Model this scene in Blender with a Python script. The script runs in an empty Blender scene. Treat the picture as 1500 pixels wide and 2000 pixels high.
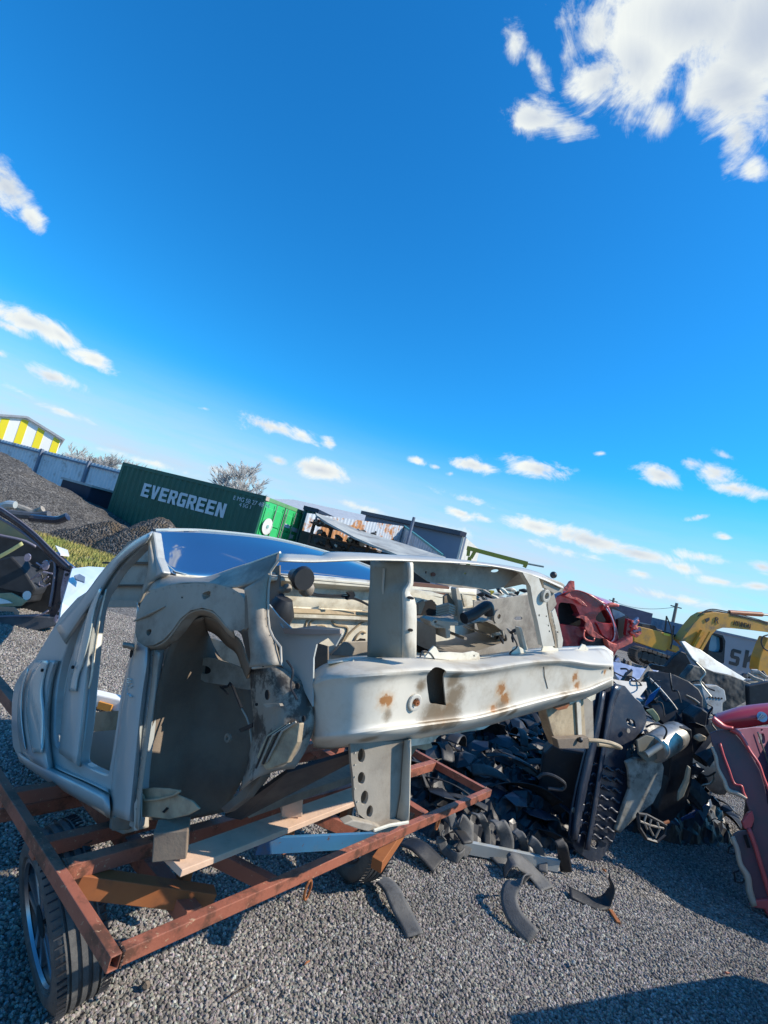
import bpy, bmesh, math, random
from mathutils import Vector, Matrix, Euler
from mathutils.geometry import tessellate_polygon
R = math.radians
random.seed(7)
scene = bpy.context.scene
col = scene.collection

# ------------------------------------------------------------------ camera
FPX, ROLL, PITCH, CAMZ = 1000.0, R(15.2), R(5.6), 1.55
cr, sr, cp, sp = math.cos(ROLL), math.sin(ROLL), math.cos(PITCH), math.sin(PITCH)
RT, UP, FW = Vector((1, 0, 0)), Vector((0, -sp, cp)), Vector((0, cp, sp))
CAM = Vector((0, 0, CAMZ))
cam_data = bpy.data.cameras.new('camera')
cam = bpy.data.objects.new('camera', cam_data); col.objects.link(cam)
X, Y, Z = cr*RT + sr*UP, -sr*RT + cr*UP, -FW
cam.matrix_world = Matrix(((X.x, Y.x, Z.x, CAM.x), (X.y, Y.y, Z.y, CAM.y), (X.z, Y.z, Z.z, CAM.z), (0, 0, 0, 1)))
cam_data.sensor_fit = 'HORIZONTAL'; cam_data.sensor_width = 36; cam_data.lens = 36*FPX/1500
cam_data.clip_start = 0.02; cam_data.clip_end = 3000
scene.camera = cam

# ------------------------------------------------------------------ sun, sky, exposure
SUN = Vector((1.0, -.05, .84)).normalized()
sun_el = math.asin(SUN.z); sun_az = math.atan2(SUN.x, SUN.y)
ld = bpy.data.lights.new('sun', 'SUN'); ld.energy = 5.0; ld.angle = R(.5); ld.color = (1.0, .90, .76)
sun = bpy.data.objects.new('sun', ld); col.objects.link(sun)
sun.rotation_euler = SUN.to_track_quat('Z', 'Y').to_euler()
scene.view_settings.view_transform = 'Standard'; scene.view_settings.look = 'None'
scene.view_settings.exposure = 0.36; scene.view_settings.gamma = 1.0
scene.view_settings.use_curve_mapping = False
scene.render.engine = 'CYCLES'
scene.cycles.max_bounces = 6; scene.cycles.transparent_max_bounces = 8

def ray(px, py):
    """direction through a measured point of the photograph (1500 x 2000), y = 1"""
    dx, dy = px-750, py-1000
    u, v = dx*cr+dy*sr, -dx*sr+dy*cr
    d = FW*FPX+RT*u-UP*v
    return d/d.y

def W(px, py, y):
    return CAM+ray(px, py)*y

def G(px, py, z=0.0):
    d = ray(px, py)
    return CAM+d*((z-CAM.z)/d.z)

class Plane:
    """a plane through point o with unit axes; works out where a measured point lies on it"""
    def __init__(s, o, a, tilt=0.0, up=None):
        s.o = Vector(o); s.a = Vector(a).normalized()
        s.u = Vector(up).normalized() if up else Vector((0, 0, 1))
        s.n = s.a.cross(s.u).normalized()       # faces the viewer side for a pointing right
        if tilt:
            m = Matrix.Rotation(tilt, 3, s.a); s.u = m @ s.u; s.n = m @ s.n
    def __call__(s, px, py, off=0.0):
        """off > 0 : behind the plane (away from the viewer)"""
        d = ray(px, py); o = s.o-s.n*off
        t = (o-CAM).dot(s.n)/d.dot(s.n)
        return CAM+d*t
    def shifted(s, off):
        p = Plane(s.o-s.n*off, s.a); p.u, p.n = s.u, s.n
        return p
    def to2(s, p): q = p-s.o; return (q.dot(s.a), q.dot(s.u))
    def to3(s, x, y, d=0.0): return s.o+s.a*x+s.u*y-s.n*d

# ------------------------------------------------------------------ world
world = bpy.data.worlds.new('World'); scene.world = world; world.use_nodes = True
wt = world.node_tree; wt.nodes.clear(); wl = wt.links
def wn(t, **k):
    n = wt.nodes.new(t)
    for a, b in k.items(): setattr(n, a, b)
    return n
def wmath(op, a, b=None, clamp=False):
    n = wn('ShaderNodeMath', operation=op, use_clamp=clamp)
    for i, s in enumerate((a, b)):
        if s is None: continue
        if hasattr(s, 'links') or hasattr(s, 'is_linked'): wl.new(s, n.inputs[i])
        else: n.inputs[i].default_value = s
    return n.outputs[0]
sky = wn('ShaderNodeTexSky', sky_type='NISHITA', sun_disc=False)
sky.sun_elevation = sun_el; sky.sun_rotation = sun_az; sky.air_density = 1.0; sky.dust_density = .3; sky.ozone_density = 4.0
hs = wn('ShaderNodeHueSaturation'); hs.inputs['Saturation'].default_value = SKY_SAT = 1.22; hs.inputs['Value'].default_value = 1.0
wl.new(sky.outputs[0], hs.inputs['Color'])
tint = wn('ShaderNodeMixRGB', blend_type='MULTIPLY'); tint.inputs[0].default_value = 1; tint.inputs[2].default_value = (.23, 1.01, 1.22, 1)
wl.new(hs.outputs[0], tint.inputs[1])
tc = wn('ShaderNodeTexCoord')
nrm = wn('ShaderNodeVectorMath', operation='NORMALIZE'); wl.new(tc.outputs['Generated'], nrm.inputs[0])
D = nrm.outputs[0]
sep = wn('ShaderNodeSeparateXYZ'); wl.new(D, sep.inputs[0])
def noise(scale, detail, rough, zs=1.0, src=None, dist=0.0):
    m = wn('ShaderNodeMapping'); m.inputs['Scale'].default_value = (1, 1, zs); wl.new(src or D, m.inputs[0])
    n = wn('ShaderNodeTexNoise'); n.inputs['Scale'].default_value = scale; n.inputs['Detail'].default_value = detail
    n.inputs['Roughness'].default_value = rough; n.inputs['Distortion'].default_value = dist
    wl.new(m.outputs[0], n.inputs['Vector']); return n.outputs['Fac']
CLOUDS = [ # centre x, y, radius x, y, turn (deg), density
 (1350, 40, 250, 150, 10, 1.25), (1430, 170, 150, 120, 20, 1.2), (1250, 120, 120, 120, 30, 1.05), (1500, 60, 200, 190, 0, 1.4),
 (1165, 60, 70, 80, 40, .80), (1440, 265, 55, 65, -20, .95), (1290, 235, 60, 60, 30, .9), (1180, 150, 110, 55, -40, .72),
 (1045, 230, 80, 42, 5, .98), (1110, 250, 50, 26, 10, .75), (1005, 85, 42, 26, 60, .62), (1050, 130, 50, 20, 60, .5), (1470, 330, 30, 30, -45, .6),
 (14, 365, 85, 42, 52, 1.15), (60, 425, 50, 22, 45, .85),
 (60, 632, 95, 24, 22, .95), (120, 655, 50, 16, 35, .8), (185, 703, 50, 18, 25, .85), (20, 640, 50, 10, 25, .6), (100, 737, 72, 20, 20, .95), (45, 768, 50, 9, 25, .5),
 (130, 808, 70, 9, 20, .5), (0, 690, 20, 10, 20, .6),
 (535, 835, 82, 19, 15, .9), (590, 853, 40, 13, 20, .85), (643, 865, 22, 14, 20, 1.0), (625, 918, 72, 20, 14, .95), (545, 900, 28, 10, 20, .7), (430, 918, 22, 8, 10, .6), (400, 798, 16, 5, 10, .5),
 (925, 908, 52, 18, 14, .95), (1050, 917, 80, 24, 12, 1.05), (815, 900, 22, 8, 15, .7), (852, 912, 16, 7, 10, .7), (880, 925, 14, 6, 0, .5), (915, 975, 60, 8, 15, .45),
 (1290, 928, 72, 26, 14, 1.05), (1352, 905, 44, 16, 10, .8), (1400, 925, 55, 34, 20, 1.0), (1435, 955, 75, 18, 10, 1.05), (1415, 890, 40, 14, 30, .8),
 (1370, 1010, 36, 9, -8, .75), (1412, 1048, 18, 8, 10, .65), (1172, 886, 12, 5, 0, .5),
 (900, 1003, 34, 9, 20, .8), (940, 1012, 28, 9, 15, .7), (1050, 1030, 90, 18, 12, .95), (1150, 1055, 110, 23, 14, 1.08), (1250, 1083, 105, 20, 14, .98), (1330, 1108, 60, 13, 12, .8),
 (1370, 1088, 62, 14, 8, .85), (1490, 1108, 50, 16, 15, .85), (1400, 1135, 62, 11, 10, .7), (1255, 1120, 45, 9, 10, .6), (1480, 1145, 50, 9, 5, .6), (1330, 1170, 120, 10, 12, .55),
 (1100, 1075, 90, 10, 14, .5), (700, 990, 60, 8, 15, .5), (860, 1030, 60, 8, 15, .5), (300, 905, 80, 8, 15, .45),
]
macc = None
for cx, cy, rx, ry, an, den in CLOUDS:
    den += .45 if (rx > 100 and cy < 300 and cx > 1000) else .16
    c = ray(cx, cy).normalized()
    ca, sa = math.cos(R(an)), math.sin(R(an))
    A = ray(cx+ca*rx, cy+sa*rx).normalized()-c; B = ray(cx-sa*ry, cy+ca*ry).normalized()-c
    ra, rb = A.length, B.length
    a = (A-c*A.dot(c)).normalized(); b = (B-c*B.dot(c)-a*B.dot(a)).normalized(); n = a.cross(b)
    m = wn('ShaderNodeMapping', vector_type='TEXTURE')
    m.inputs['Location'].default_value = c
    m.inputs['Rotation'].default_value = Matrix((a, b, n)).transposed().to_euler()
    m.inputs['Scale'].default_value = (ra, rb, 1.0)
    wl.new(D, m.inputs[0])
    ln = wn('ShaderNodeVectorMath', operation='LENGTH'); wl.new(m.outputs[0], ln.inputs[0])
    v = wmath('SUBTRACT', den, wmath('MULTIPLY', ln.outputs['Value'], den))
    macc = v if macc is None else wmath('MAXIMUM', macc, v)
macc = wmath('MAXIMUM', macc, -1.0)
n1 = noise(9, 14, .70, 1.5, dist=.9); n2 = noise(34, 6, .6, 1.5); n3 = noise(6, 9, .62, 1.2, dist=.6)
f = wmath('ADD', wmath('MULTIPLY', wmath('SUBTRACT', n1, .5), 2.9), wmath('MULTIPLY', wmath('SUBTRACT', n2, .5), 1.0))
dens = wmath('ADD', macc, f)
mr = wn('ShaderNodeMapRange', interpolation_type='SMOOTHSTEP'); mr.inputs['From Min'].default_value = -.05; mr.inputs['From Max'].default_value = .88
wl.new(dens, mr.inputs['Value']); cmask = mr.outputs[0]
shade = wn('ShaderNodeMapRange', interpolation_type='SMOOTHSTEP'); shade.inputs['From Min'].default_value = .15; shade.inputs['From Max'].default_value = 1.75
wl.new(wmath('ADD', macc, wmath('MULTIPLY', wmath('SUBTRACT', n3, .5), 2.2)), shade.inputs['Value'])
ccol = wn('ShaderNodeMixRGB'); ccol.inputs[1].default_value = (.74, .77, .74, 1); ccol.inputs[2].default_value = (.43, .49, .58, 1)
wl.new(shade.outputs[0], ccol.inputs[0])
# thin veil towards the horizon
ve = wn('ShaderNodeMapRange', interpolation_type='SMOOTHSTEP'); ve.inputs['From Min'].default_value = .27; ve.inputs['From Max'].default_value = .045
wl.new(sep.outputs['Z'], ve.inputs['Value'])
n4 = noise(4.5, 7, .6, 7.0)
veil = wmath('MULTIPLY', ve.outputs[0], wmath('ADD', wmath('MULTIPLY', n4, .9), .36, True), True)
bg0 = wn('ShaderNodeMixRGB', blend_type='MULTIPLY'); bg0.inputs[0].default_value = 1; SKS = .150; bg0.inputs[2].default_value = (SKS, SKS, SKS, 1)
wl.new(tint.outputs[0], bg0.inputs[1])
mv = wn('ShaderNodeMixRGB'); mv.inputs[2].default_value = (.49, .58, .71, 1)
wl.new(veil, mv.inputs[0]); wl.new(bg0.outputs[0], mv.inputs[1])
mc = wn('ShaderNodeMixRGB'); wl.new(cmask, mc.inputs[0]); wl.new(mv.outputs[0], mc.inputs[1]); wl.new(ccol.outputs[0], mc.inputs[2])
bg = wn('ShaderNodeBackground'); bg.inputs['Strength'].default_value = 1.0
wo = wn('ShaderNodeOutputWorld'); wl.new(mc.outputs[0], bg.inputs[0]); wl.new(bg.outputs[0], wo.inputs[0])
world.cycles.sampling_method = 'MANUAL'; world.cycles.sample_map_resolution = 512

# ------------------------------------------------------------------ materials
def mat(name, base, rough=.5, metal=0.0, var=None, vscale=3.0, vamt=.5, dirt=None, dscale=2.0, dthr=.55, dsoft=.12,
        bump=0.0, bscale=40.0, spots=None, spotcol=(.22, .09, .03, 1), spec=.5, coat=0.0, dent=0.0, dentscale=4.0, backcol=None, rvar=.0, wear=None, wthr=.68, smudge=None):
    m = bpy.data.materials.new(name); m.use_nodes = True
    t = m.node_tree; L = t.links; P = t.nodes['Principled BSDF']
    def N(tp, **k):
        n = t.nodes.new(tp)
        for a, b in k.items(): setattr(n, a, b)
        return n
    g = N('ShaderNodeNewGeometry'); pos = g.outputs['Position']
    def nz(sc, det=5, ro=.6):
        n = N('ShaderNodeTexNoise'); n.inputs['Scale'].default_value = sc; n.inputs['Detail'].default_value = det; n.inputs['Roughness'].default_value = ro
        L.new(pos, n.inputs['Vector']); return n.outputs['Fac']
    def rng(v, lo, hi, smooth=True):
        r = N('ShaderNodeMapRange', interpolation_type='SMOOTHSTEP' if smooth else 'LINEAR'); r.inputs['From Min'].default_value = lo; r.inputs['From Max'].default_value = hi
        L.new(v, r.inputs['Value']); return r.outputs[0]
    def mix(fac, a, b, bt='MIX'):
        x = N('ShaderNodeMixRGB', blend_type=bt)
        for i, s in enumerate((fac, a, b)):
            if isinstance(s, (tuple, list)): x.inputs[i].default_value = tuple(s)[:3]+(1,)
            elif isinstance(s, (int, float)): x.inputs[i].default_value = s
            else: L.new(s, x.inputs[i])
        return x.outputs[0]
    c = tuple(base)[:3]+(1,)
    if var is None: var = tuple(x*.72 for x in base[:3])
    c = mix(rng(nz(vscale, 6), .5-vamt/2, .5+vamt/2), c, var)
    if dirt:
        c = mix(rng(nz(dscale, 8, .7), dthr-dsoft, dthr+dsoft), c, dirt)
    if wear:
        c = mix(rng(nz(55, 4, .75), wthr-.02, wthr+.03), c, wear)
    rough_s = None
    if spots:
        acc = None
        for (p, r) in spots:
            d = N('ShaderNodeVectorMath', operation='DISTANCE'); L.new(pos, d.inputs[0]); d.inputs[1].default_value = p
            q = N('ShaderNodeMath', operation='DIVIDE'); L.new(d.outputs['Value'], q.inputs[0]); q.inputs[1].default_value = r
            if acc is None: acc = q.outputs[0]
            else:
                mn = N('ShaderNodeMath', operation='MINIMUM'); L.new(acc, mn.inputs[0]); L.new(q.outputs[0], mn.inputs[1]); acc = mn.outputs[0]
        ad = N('ShaderNodeMath', operation='MULTIPLY_ADD'); L.new(nz(45, 6, .7), ad.inputs[0]); ad.inputs[1].default_value = 1.6; L.new(acc, ad.inputs[2])
        inner = rng(ad.outputs[0], 1.45, 1.15); outer = rng(ad.outputs[0], 2.0, 1.3)
        o2 = N('ShaderNodeMath', operation='MULTIPLY'); L.new(outer, o2.inputs[0]); o2.inputs[1].default_value = .45
        c = mix(o2.outputs[0], c, (.50, .32, .16))
        c = mix(inner, c, spotcol)
    if smudge:
        acc = None
        for (p, r) in smudge:
            d = N('ShaderNodeVectorMath', operation='DISTANCE'); L.new(pos, d.inputs[0]); d.inputs[1].default_value = p
            q = N('ShaderNodeMath', operation='DIVIDE'); L.new(d.outputs['Value'], q.inputs[0]); q.inputs[1].default_value = r
            if acc is None: acc = q.outputs[0]
            else:
                mn_ = N('ShaderNodeMath', operation='MINIMUM'); L.new(acc, mn_.inputs[0]); L.new(q.outputs[0], mn_.inputs[1]); acc = mn_.outputs[0]
        ad = N('ShaderNodeMath', operation='MULTIPLY_ADD'); L.new(nz(28, 7, .75), ad.inputs[0]); ad.inputs[1].default_value = 1.3; L.new(acc, ad.inputs[2])
        o3 = N('ShaderNodeMath', operation='MULTIPLY'); L.new(rng(ad.outputs[0], 1.75, .95), o3.inputs[0]); o3.inputs[1].default_value = .95
        c = mix(o3.outputs[0], c, (.19, .14, .085))
    if backcol:
        c = mix(g.outputs['Backfacing'], c, backcol)
    L.new(c, P.inputs['Base Color'])
    P.inputs['Roughness'].default_value = rough; P.inputs['Metallic'].default_value = metal
    if rvar:
        rr = N('ShaderNodeMapRange'); L.new(nz(6, 6, .7), rr.inputs['Value']); rr.inputs['From Min'].default_value = .3; rr.inputs['From Max'].default_value = .7
        rr.inputs['To Min'].default_value = max(.05, rough-rvar); rr.inputs['To Max'].default_value = min(1, rough+rvar); L.new(rr.outputs[0], P.inputs['Roughness'])
    P.inputs['Specular IOR Level'].default_value = spec
    P.inputs['Coat Weight'].default_value = coat; P.inputs['Coat Roughness'].default_value = .08
    last = None
    if dent:
        b = N('ShaderNodeBump'); b.inputs['Strength'].default_value = 1.0; b.inputs['Distance'].default_value = dent
        L.new(nz(dentscale, 2, .4), b.inputs['Height']); last = b.outputs[0]
    if bump:
        b = N('ShaderNodeBump'); b.inputs['Strength'].default_value = 1.0; b.inputs['Distance'].default_value = bump
        L.new(nz(bscale, 5, .65), b.inputs['Height'])
        if last: L.new(last, b.inputs['Normal'])
        last = b.outputs[0]
    if last: L.new(last, P.inputs['Normal'])
    return m

# ------------------------------------------------------------------ mesh building
def wloc(o):
    v = Vector((0, 0, 0))
    while o is not None:
        v += o.location; o = o.parent
    return v

class MB:
    def __init__(s): s.v = []; s.f = []; s.m = []; s.cm = 0
    def add(s, verts, faces):
        k = len(s.v); s.v += [Vector(p) for p in verts]; s.f += [tuple(i+k for i in f) for f in faces]; s.m += [s.cm]*len(faces); return s
    def box(s, c, size, ax=None):
        c = Vector(c); ax = ax or (Vector((1, 0, 0)), Vector((0, 1, 0)), Vector((0, 0, 1)))
        vs = []
        for i in (-1, 1):
            for j in (-1, 1):
                for k in (-1, 1):
                    vs.append(c+ax[0]*i*size[0]/2+ax[1]*j*size[1]/2+ax[2]*k*size[2]/2)
        return s.add(vs, [(0, 1, 3, 2), (4, 6, 7, 5), (0, 4, 5, 1), (2, 3, 7, 6), (0, 2, 6, 4), (1, 5, 7, 3)])
    def bar(s, p, q, w, h, up=(0, 0, 1), twist=0):
        p, q = Vector(p), Vector(q); d = (q-p).normalized(); sd = d.cross(Vector(up)).normalized(); u = sd.cross(d)
        if twist:
            m = Matrix.Rotation(twist, 3, d); sd = m @ sd; u = m @ u
        vs = []
        for e in (p, q):
            for a, b in ((-1, -1), (1, -1), (1, 1), (-1, 1)): vs.append(e+sd*a*w/2+u*b*h/2)
        return s.add(vs, [(3, 2, 1, 0), (4, 5, 6, 7), (0, 1, 5, 4), (1, 2, 6, 5), (2, 3, 7, 6), (3, 0, 4, 7)])
    def hollow(s, p, q, w, h, t=.004, up=(0, 0, 1)):
        """open-ended square tube"""
        p, q = Vector(p), Vector(q); d = (q-p).normalized(); sd = d.cross(Vector(up)).normalized(); u = sd.cross(d)
        vs = []
        for e in (p, q):
            for ww, hh in ((w, h), (w-2*t, h-2*t)):
                for a, b in ((-1, -1), (1, -1), (1, 1), (-1, 1)): vs.append(e+sd*a*ww/2+u*b*hh/2)
        fs = []
        for i in range(4):
            j = (i+1) % 4
            fs += [(i, j, j+8, i+8), (i+4, i+12, j+12, j+4), (i, i+4, j+4, j), (i+8, j+8, j+12, i+12)]
        return s.add(vs, fs)
    def tube(s, pts, r, n=8, cap=True):
        pts = [Vector(p) for p in pts]; rs = r if isinstance(r, (list, tuple)) else [r]*len(pts)
        vs, fs = [], []; prev = None
        for i, p in enumerate(pts):
            d = (pts[min(i+1, len(pts)-1)]-pts[max(i-1, 0)]).normalized()
            a = prev if prev is not None else (Vector((0, 0, 1)) if abs(d.z) < .9 else Vector((1, 0, 0)))
            a = (a-d*a.dot(d)).normalized(); prev = a; b = d.cross(a)
            for k in range(n):
                t = 2*math.pi*k/n; vs.append(p+(a*math.cos(t)+b*math.sin(t))*rs[i])
        for i in range(len(pts)-1):
            for k in range(n):
                l = (k+1) % n; fs.append((i*n+k, i*n+l, (i+1)*n+l, (i+1)*n+k))
        if cap: fs += [tuple(range(n))[::-1], tuple(range((len(pts)-1)*n, len(pts)*n))]
        return s.add(vs, fs)
    def grid(s, rows, closed=False):
        n = len(rows[0]); vs = [p for r in rows for p in r]; fs = []
        for i in range(len(rows)-1):
            for j in range(n-1 if not closed else n):
                l = (j+1) % n; fs.append((i*n+j, i*n+l, (i+1)*n+l, (i+1)*n+j))
        return s.add(vs, fs)
    def ngon3(s, pts): return s.add(pts, [tuple(range(len(pts)))])
    def prism(s, pl, outer, holes=(), th=.01, d0=0.0):
        """flat plate with holes; outlines are 2-D points on plane pl; front at depth d0, back at d0+th"""
        loops = [list(outer)]+[list(h) for h in holes]
        flat = [p for l in loops for p in l]
        tris = tessellate_polygon([[Vector((x, y, 0)) for x, y in l] for l in loops])
        n = len(flat)
        vs = [pl.to3(x, y, d0) for x, y in flat]+[pl.to3(x, y, d0+th) for x, y in flat]
        fs = []
        for t in tris:
            a, b, c = [Vector(flat[i]) for i in t]
            if (b-a).cross(c-a) < 0: t = (t[0], t[2], t[1])
            fs.append(tuple(t)); fs.append((t[2]+n, t[1]+n, t[0]+n))
        k = 0
        for li, l in enumerate(loops):
            ar = sum(l[i][0]*l[(i+1) % len(l)][1]-l[(i+1) % len(l)][0]*l[i][1] for i in range(len(l)))
            pos = (ar > 0) == (li == 0)
            for i in range(len(l)):
                a, b = k+i, k+(i+1) % len(l)
                fs.append((b, a, a+n, b+n) if pos else (a, b, b+n, a+n))
            k += len(l)
        return s.add(vs, fs)
    def build(s, name, mt, parent=None, smooth=False, solid=0.0, bevel=0.0, origin=None, flip=False, subsurf=0):
        me = bpy.data.meshes.new(name)
        if origin is not None: loc = Vector(origin)
        elif parent is None:
            c = sum(s.v, Vector())/len(s.v); loc = Vector((c.x, c.y, min(v.z for v in s.v)))
        else: loc = wloc(parent)
        me.from_pydata([v-loc for v in s.v], [], s.f); me.update()
        if flip: me.flip_normals()
        for q in (mt if isinstance(mt, (list, tuple)) else [mt]): me.materials.append(q)
        if isinstance(mt, (list, tuple)): me.polygons.foreach_set('material_index', s.m)
        if smooth:
            me.polygons.foreach_set('use_smooth', [True]*len(me.polygons))
            me.set_sharp_from_angle(angle=R(38))
        o = bpy.data.objects.new(name, me); col.objects.link(o)
        if parent is None: o.location = loc
        else: o.parent = parent
        if subsurf:
            q = o.modifiers.new('s', 'SUBSURF'); q.levels = q.render_levels = subsurf
        if solid:
            q = o.modifiers.new('t', 'SOLIDIFY'); q.thickness = solid; q.offset = 0
        if bevel:
            q = o.modifiers.new('b', 'BEVEL'); q.width = bevel; q.segments = 2; q.limit_method = 'ANGLE'; q.angle_limit = R(45)
        return o

def cr1(P, n):
    """Catmull-Rom through P, n samples per span"""
    out = []; P = [Vector(p) for p in P]
    if len(P) < 3:
        return [P[0].lerp(P[-1], i/n) for i in range(n+1)]
    for i in range(len(P)-1):
        a = P[i-1] if i else P[0]*2-P[1]; b, c = P[i], P[i+1]; d = P[i+2] if i+2 < len(P) else P[-1]*2-P[-2]
        for k in range(n):
            t = k/n; out.append(.5*((2*b)+(c-a)*t+(2*a-5*b+4*c-d)*t*t+(3*b-a-3*c+d)*t**3))
    out.append(P[-1]); return out
def crc(P, n):
    """closed Catmull-Rom for 2-D outlines"""
    out = []; P = [Vector(p) for p in P]; N = len(P)
    for i in range(N):
        a, b, c, d = P[i-1], P[i], P[(i+1) % N], P[(i+2) % N]
        for k in range(n):
            t = k/n; q = .5*((2*b)+(c-a)*t+(2*a-5*b+4*c-d)*t*t+(3*b-a-3*c+d)*t**3); out.append(tuple(q))
    return out
def loft(mb, rows, nu=5, nv=4):
    """rows of control points -> smooth grid"""
    R1 = [cr1(r, nu) for r in rows]
    cols = [cr1([R1[i][j] for i in range(len(rows))], nv) for j in range(len(R1[0]))]
    mb.grid([[cols[j][i] for j in range(len(cols))] for i in range(len(cols[0]))]); return mb
def pxl(pl, pts, off=0.0): return [pl.to2(pl(x, y, off)) for x, y in pts]
def plate(name, mt, parent, pl, outer, holes=(), th=.006, d0=0.0, bevel=0.0, smooth=0, **k):
    """plate traced from measured points, lying in plane pl at depth d0"""
    sh = pl.shifted(d0); o = pxl(sh, outer); hs_ = [pxl(sh, h) for h in holes]
    if smooth: o = crc(o, smooth)
    hs_ = [crc(h, 3) if len(h) > 3 else h for h in hs_]
    return MB().prism(sh, o, hs_, th).build(name, mt, parent, bevel=bevel, **k)
def oval(cx, cy, rx, ry, an=0, n=12):
    c, s_ = math.cos(R(an)), math.sin(R(an))
    return [(cx+rx*math.cos(t)*c-ry*math.sin(t)*s_, cy+rx*math.cos(t)*s_+ry*math.sin(t)*c) for t in [2*math.pi*i/n for i in range(n)]]
def tag(o, label=None, cat=None, group=None, kind=None):
    if label: o['label'] = label
    if cat: o['category'] = cat
    if group: o['group'] = group
    if kind: o['kind'] = kind
    return o
def thing(name, label, cat, loc, group=None):
    o = bpy.data.objects.new(name, None); col.objects.link(o); o.location = loc; o.empty_display_size = .2
    return tag(o, label, cat, group)
def copy_tree(o, parent=None):
    c = o.copy(); col.objects.link(c); c.parent = parent
    for ch in list(o.children): copy_tree(ch, c)
    return c
def disc(mb, c, n, r, th=.004, seg=20, r2=None):
    """ring or disc lying across direction n"""
    n = Vector(n).normalized(); a = n.orthogonal().normalized(); b = n.cross(a); c = Vector(c)
    rr = [(r2 or 0, 0), (r, 0), (r, th), (r2 or 0, th)] if r2 else [(0.0001, 0), (r, 0), (r, th), (0.0001, th)]
    rows = [[c+(a*math.cos(2*math.pi*k/seg)+b*math.sin(2*math.pi*k/seg))*q+n*h for k in range(seg)] for q, h in rr]
    if r2: rows.append(rows[0])
    mb.grid(rows, True); return mb
# ================================================================== ground
def gravel_mat(name, c1, c2, c3, scale=55, bump=.012, patches=None):
    m = bpy.data.materials.new(name); m.use_nodes = True; t = m.node_tree; L = t.links; P = t.nodes['Principled BSDF']
    def N(tp, **k):
        n = t.nodes.new(tp)
        for a, b in k.items(): setattr(n, a, b)
        return n
    g = N('ShaderNodeNewGeometry')
    v = N('ShaderNodeTexVoronoi'); v.inputs['Scale'].default_value = scale; v.inputs['Randomness'].default_value = 1; L.new(g.outputs['Position'], v.inputs['Vector'])
    r = N('ShaderNodeValToRGB'); sepc = N('ShaderNodeSeparateColor'); L.new(v.outputs['Color'], sepc.inputs[0]); L.new(sepc.outputs[0], r.inputs[0])
    e = r.color_ramp.elements; e[0].color = c1+(1,); e[1].color = c3+(1,); x = e.new(.5); x.color = c2+(1,)
    n = N('ShaderNodeTexNoise'); n.inputs['Scale'].default_value = .7; n.inputs['Detail'].default_value = 7; L.new(g.outputs['Position'], n.inputs['Vector'])
    mr_ = N('ShaderNodeMapRange'); L.new(n.outputs['Fac'], mr_.inputs['Value']); mr_.inputs['From Min'].default_value = .3; mr_.inputs['From Max'].default_value = .7; mr_.inputs['To Min'].default_value = .72; mr_.inputs['To Max'].default_value = 1.15
    mx = N('ShaderNodeVectorMath', operation='SCALE'); L.new(r.outputs[0], mx.inputs[0]); L.new(mr_.outputs[0], mx.inputs['Scale'])
    src = mx.outputs[0]
    if patches:
        n2 = N('ShaderNodeTexNoise'); n2.inputs['Scale'].default_value = patches[1]; n2.inputs['Detail'].default_value = 8; n2.inputs['Roughness'].default_value = .65; L.new(g.outputs['Position'], n2.inputs['Vector'])
        m2 = N('ShaderNodeMapRange', interpolation_type='SMOOTHSTEP'); m2.inputs['From Min'].default_value = patches[2]; m2.inputs['From Max'].default_value = patches[2]+.1; L.new(n2.outputs['Fac'], m2.inputs['Value'])
        mm = N('ShaderNodeMixRGB'); L.new(m2.outputs[0], mm.inputs[0]); L.new(src, mm.inputs[1]); mm.inputs[2].default_value = patches[0]+(1,); src = mm.outputs[0]
    L.new(src, P.inputs['Base Color']); P.inputs['Roughness'].default_value = .9; P.inputs['Specular IOR Level'].default_value = .2
    b = N('ShaderNodeBump'); b.invert = True; b.inputs['Distance'].default_value = bump; b.inputs['Strength'].default_value = 1; L.new(v.outputs['Distance'], b.inputs['Height']); L.new(b.outputs[0], P.inputs['Normal'])
    return m
M_ground = gravel_mat('crushed_gravel', (.10, .093, .085), (.20, .186, .17), (.36, .34, .31), 62, .018)
gm = MB()
N_ = 60
def gh(x, y): return .012*math.sin(x*1.7+.4)*math.cos(y*1.3)+.008*math.sin(x*4.1+y*2.7)
xs = sorted(set([-8+i*.2 for i in range(81)]+[-1500, -500, -150, -60, -25, -14, 14, 25, 60, 150, 500, 1500]))
ys = sorted(set([-3+i*.2 for i in range(80)]+[-300, -60, -15, 20, 35, 60, 150, 500, 1500, 2500]))
gm.grid([[Vector((x, y, gh(x, y) if abs(x) < 9 and -4 < y < 14 else 0)) for x in xs] for y in ys])
ground = gm.build('ground', M_ground, flip=False, smooth=True, origin=(0, 0, 0)); tag(ground, kind='structure')

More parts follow.
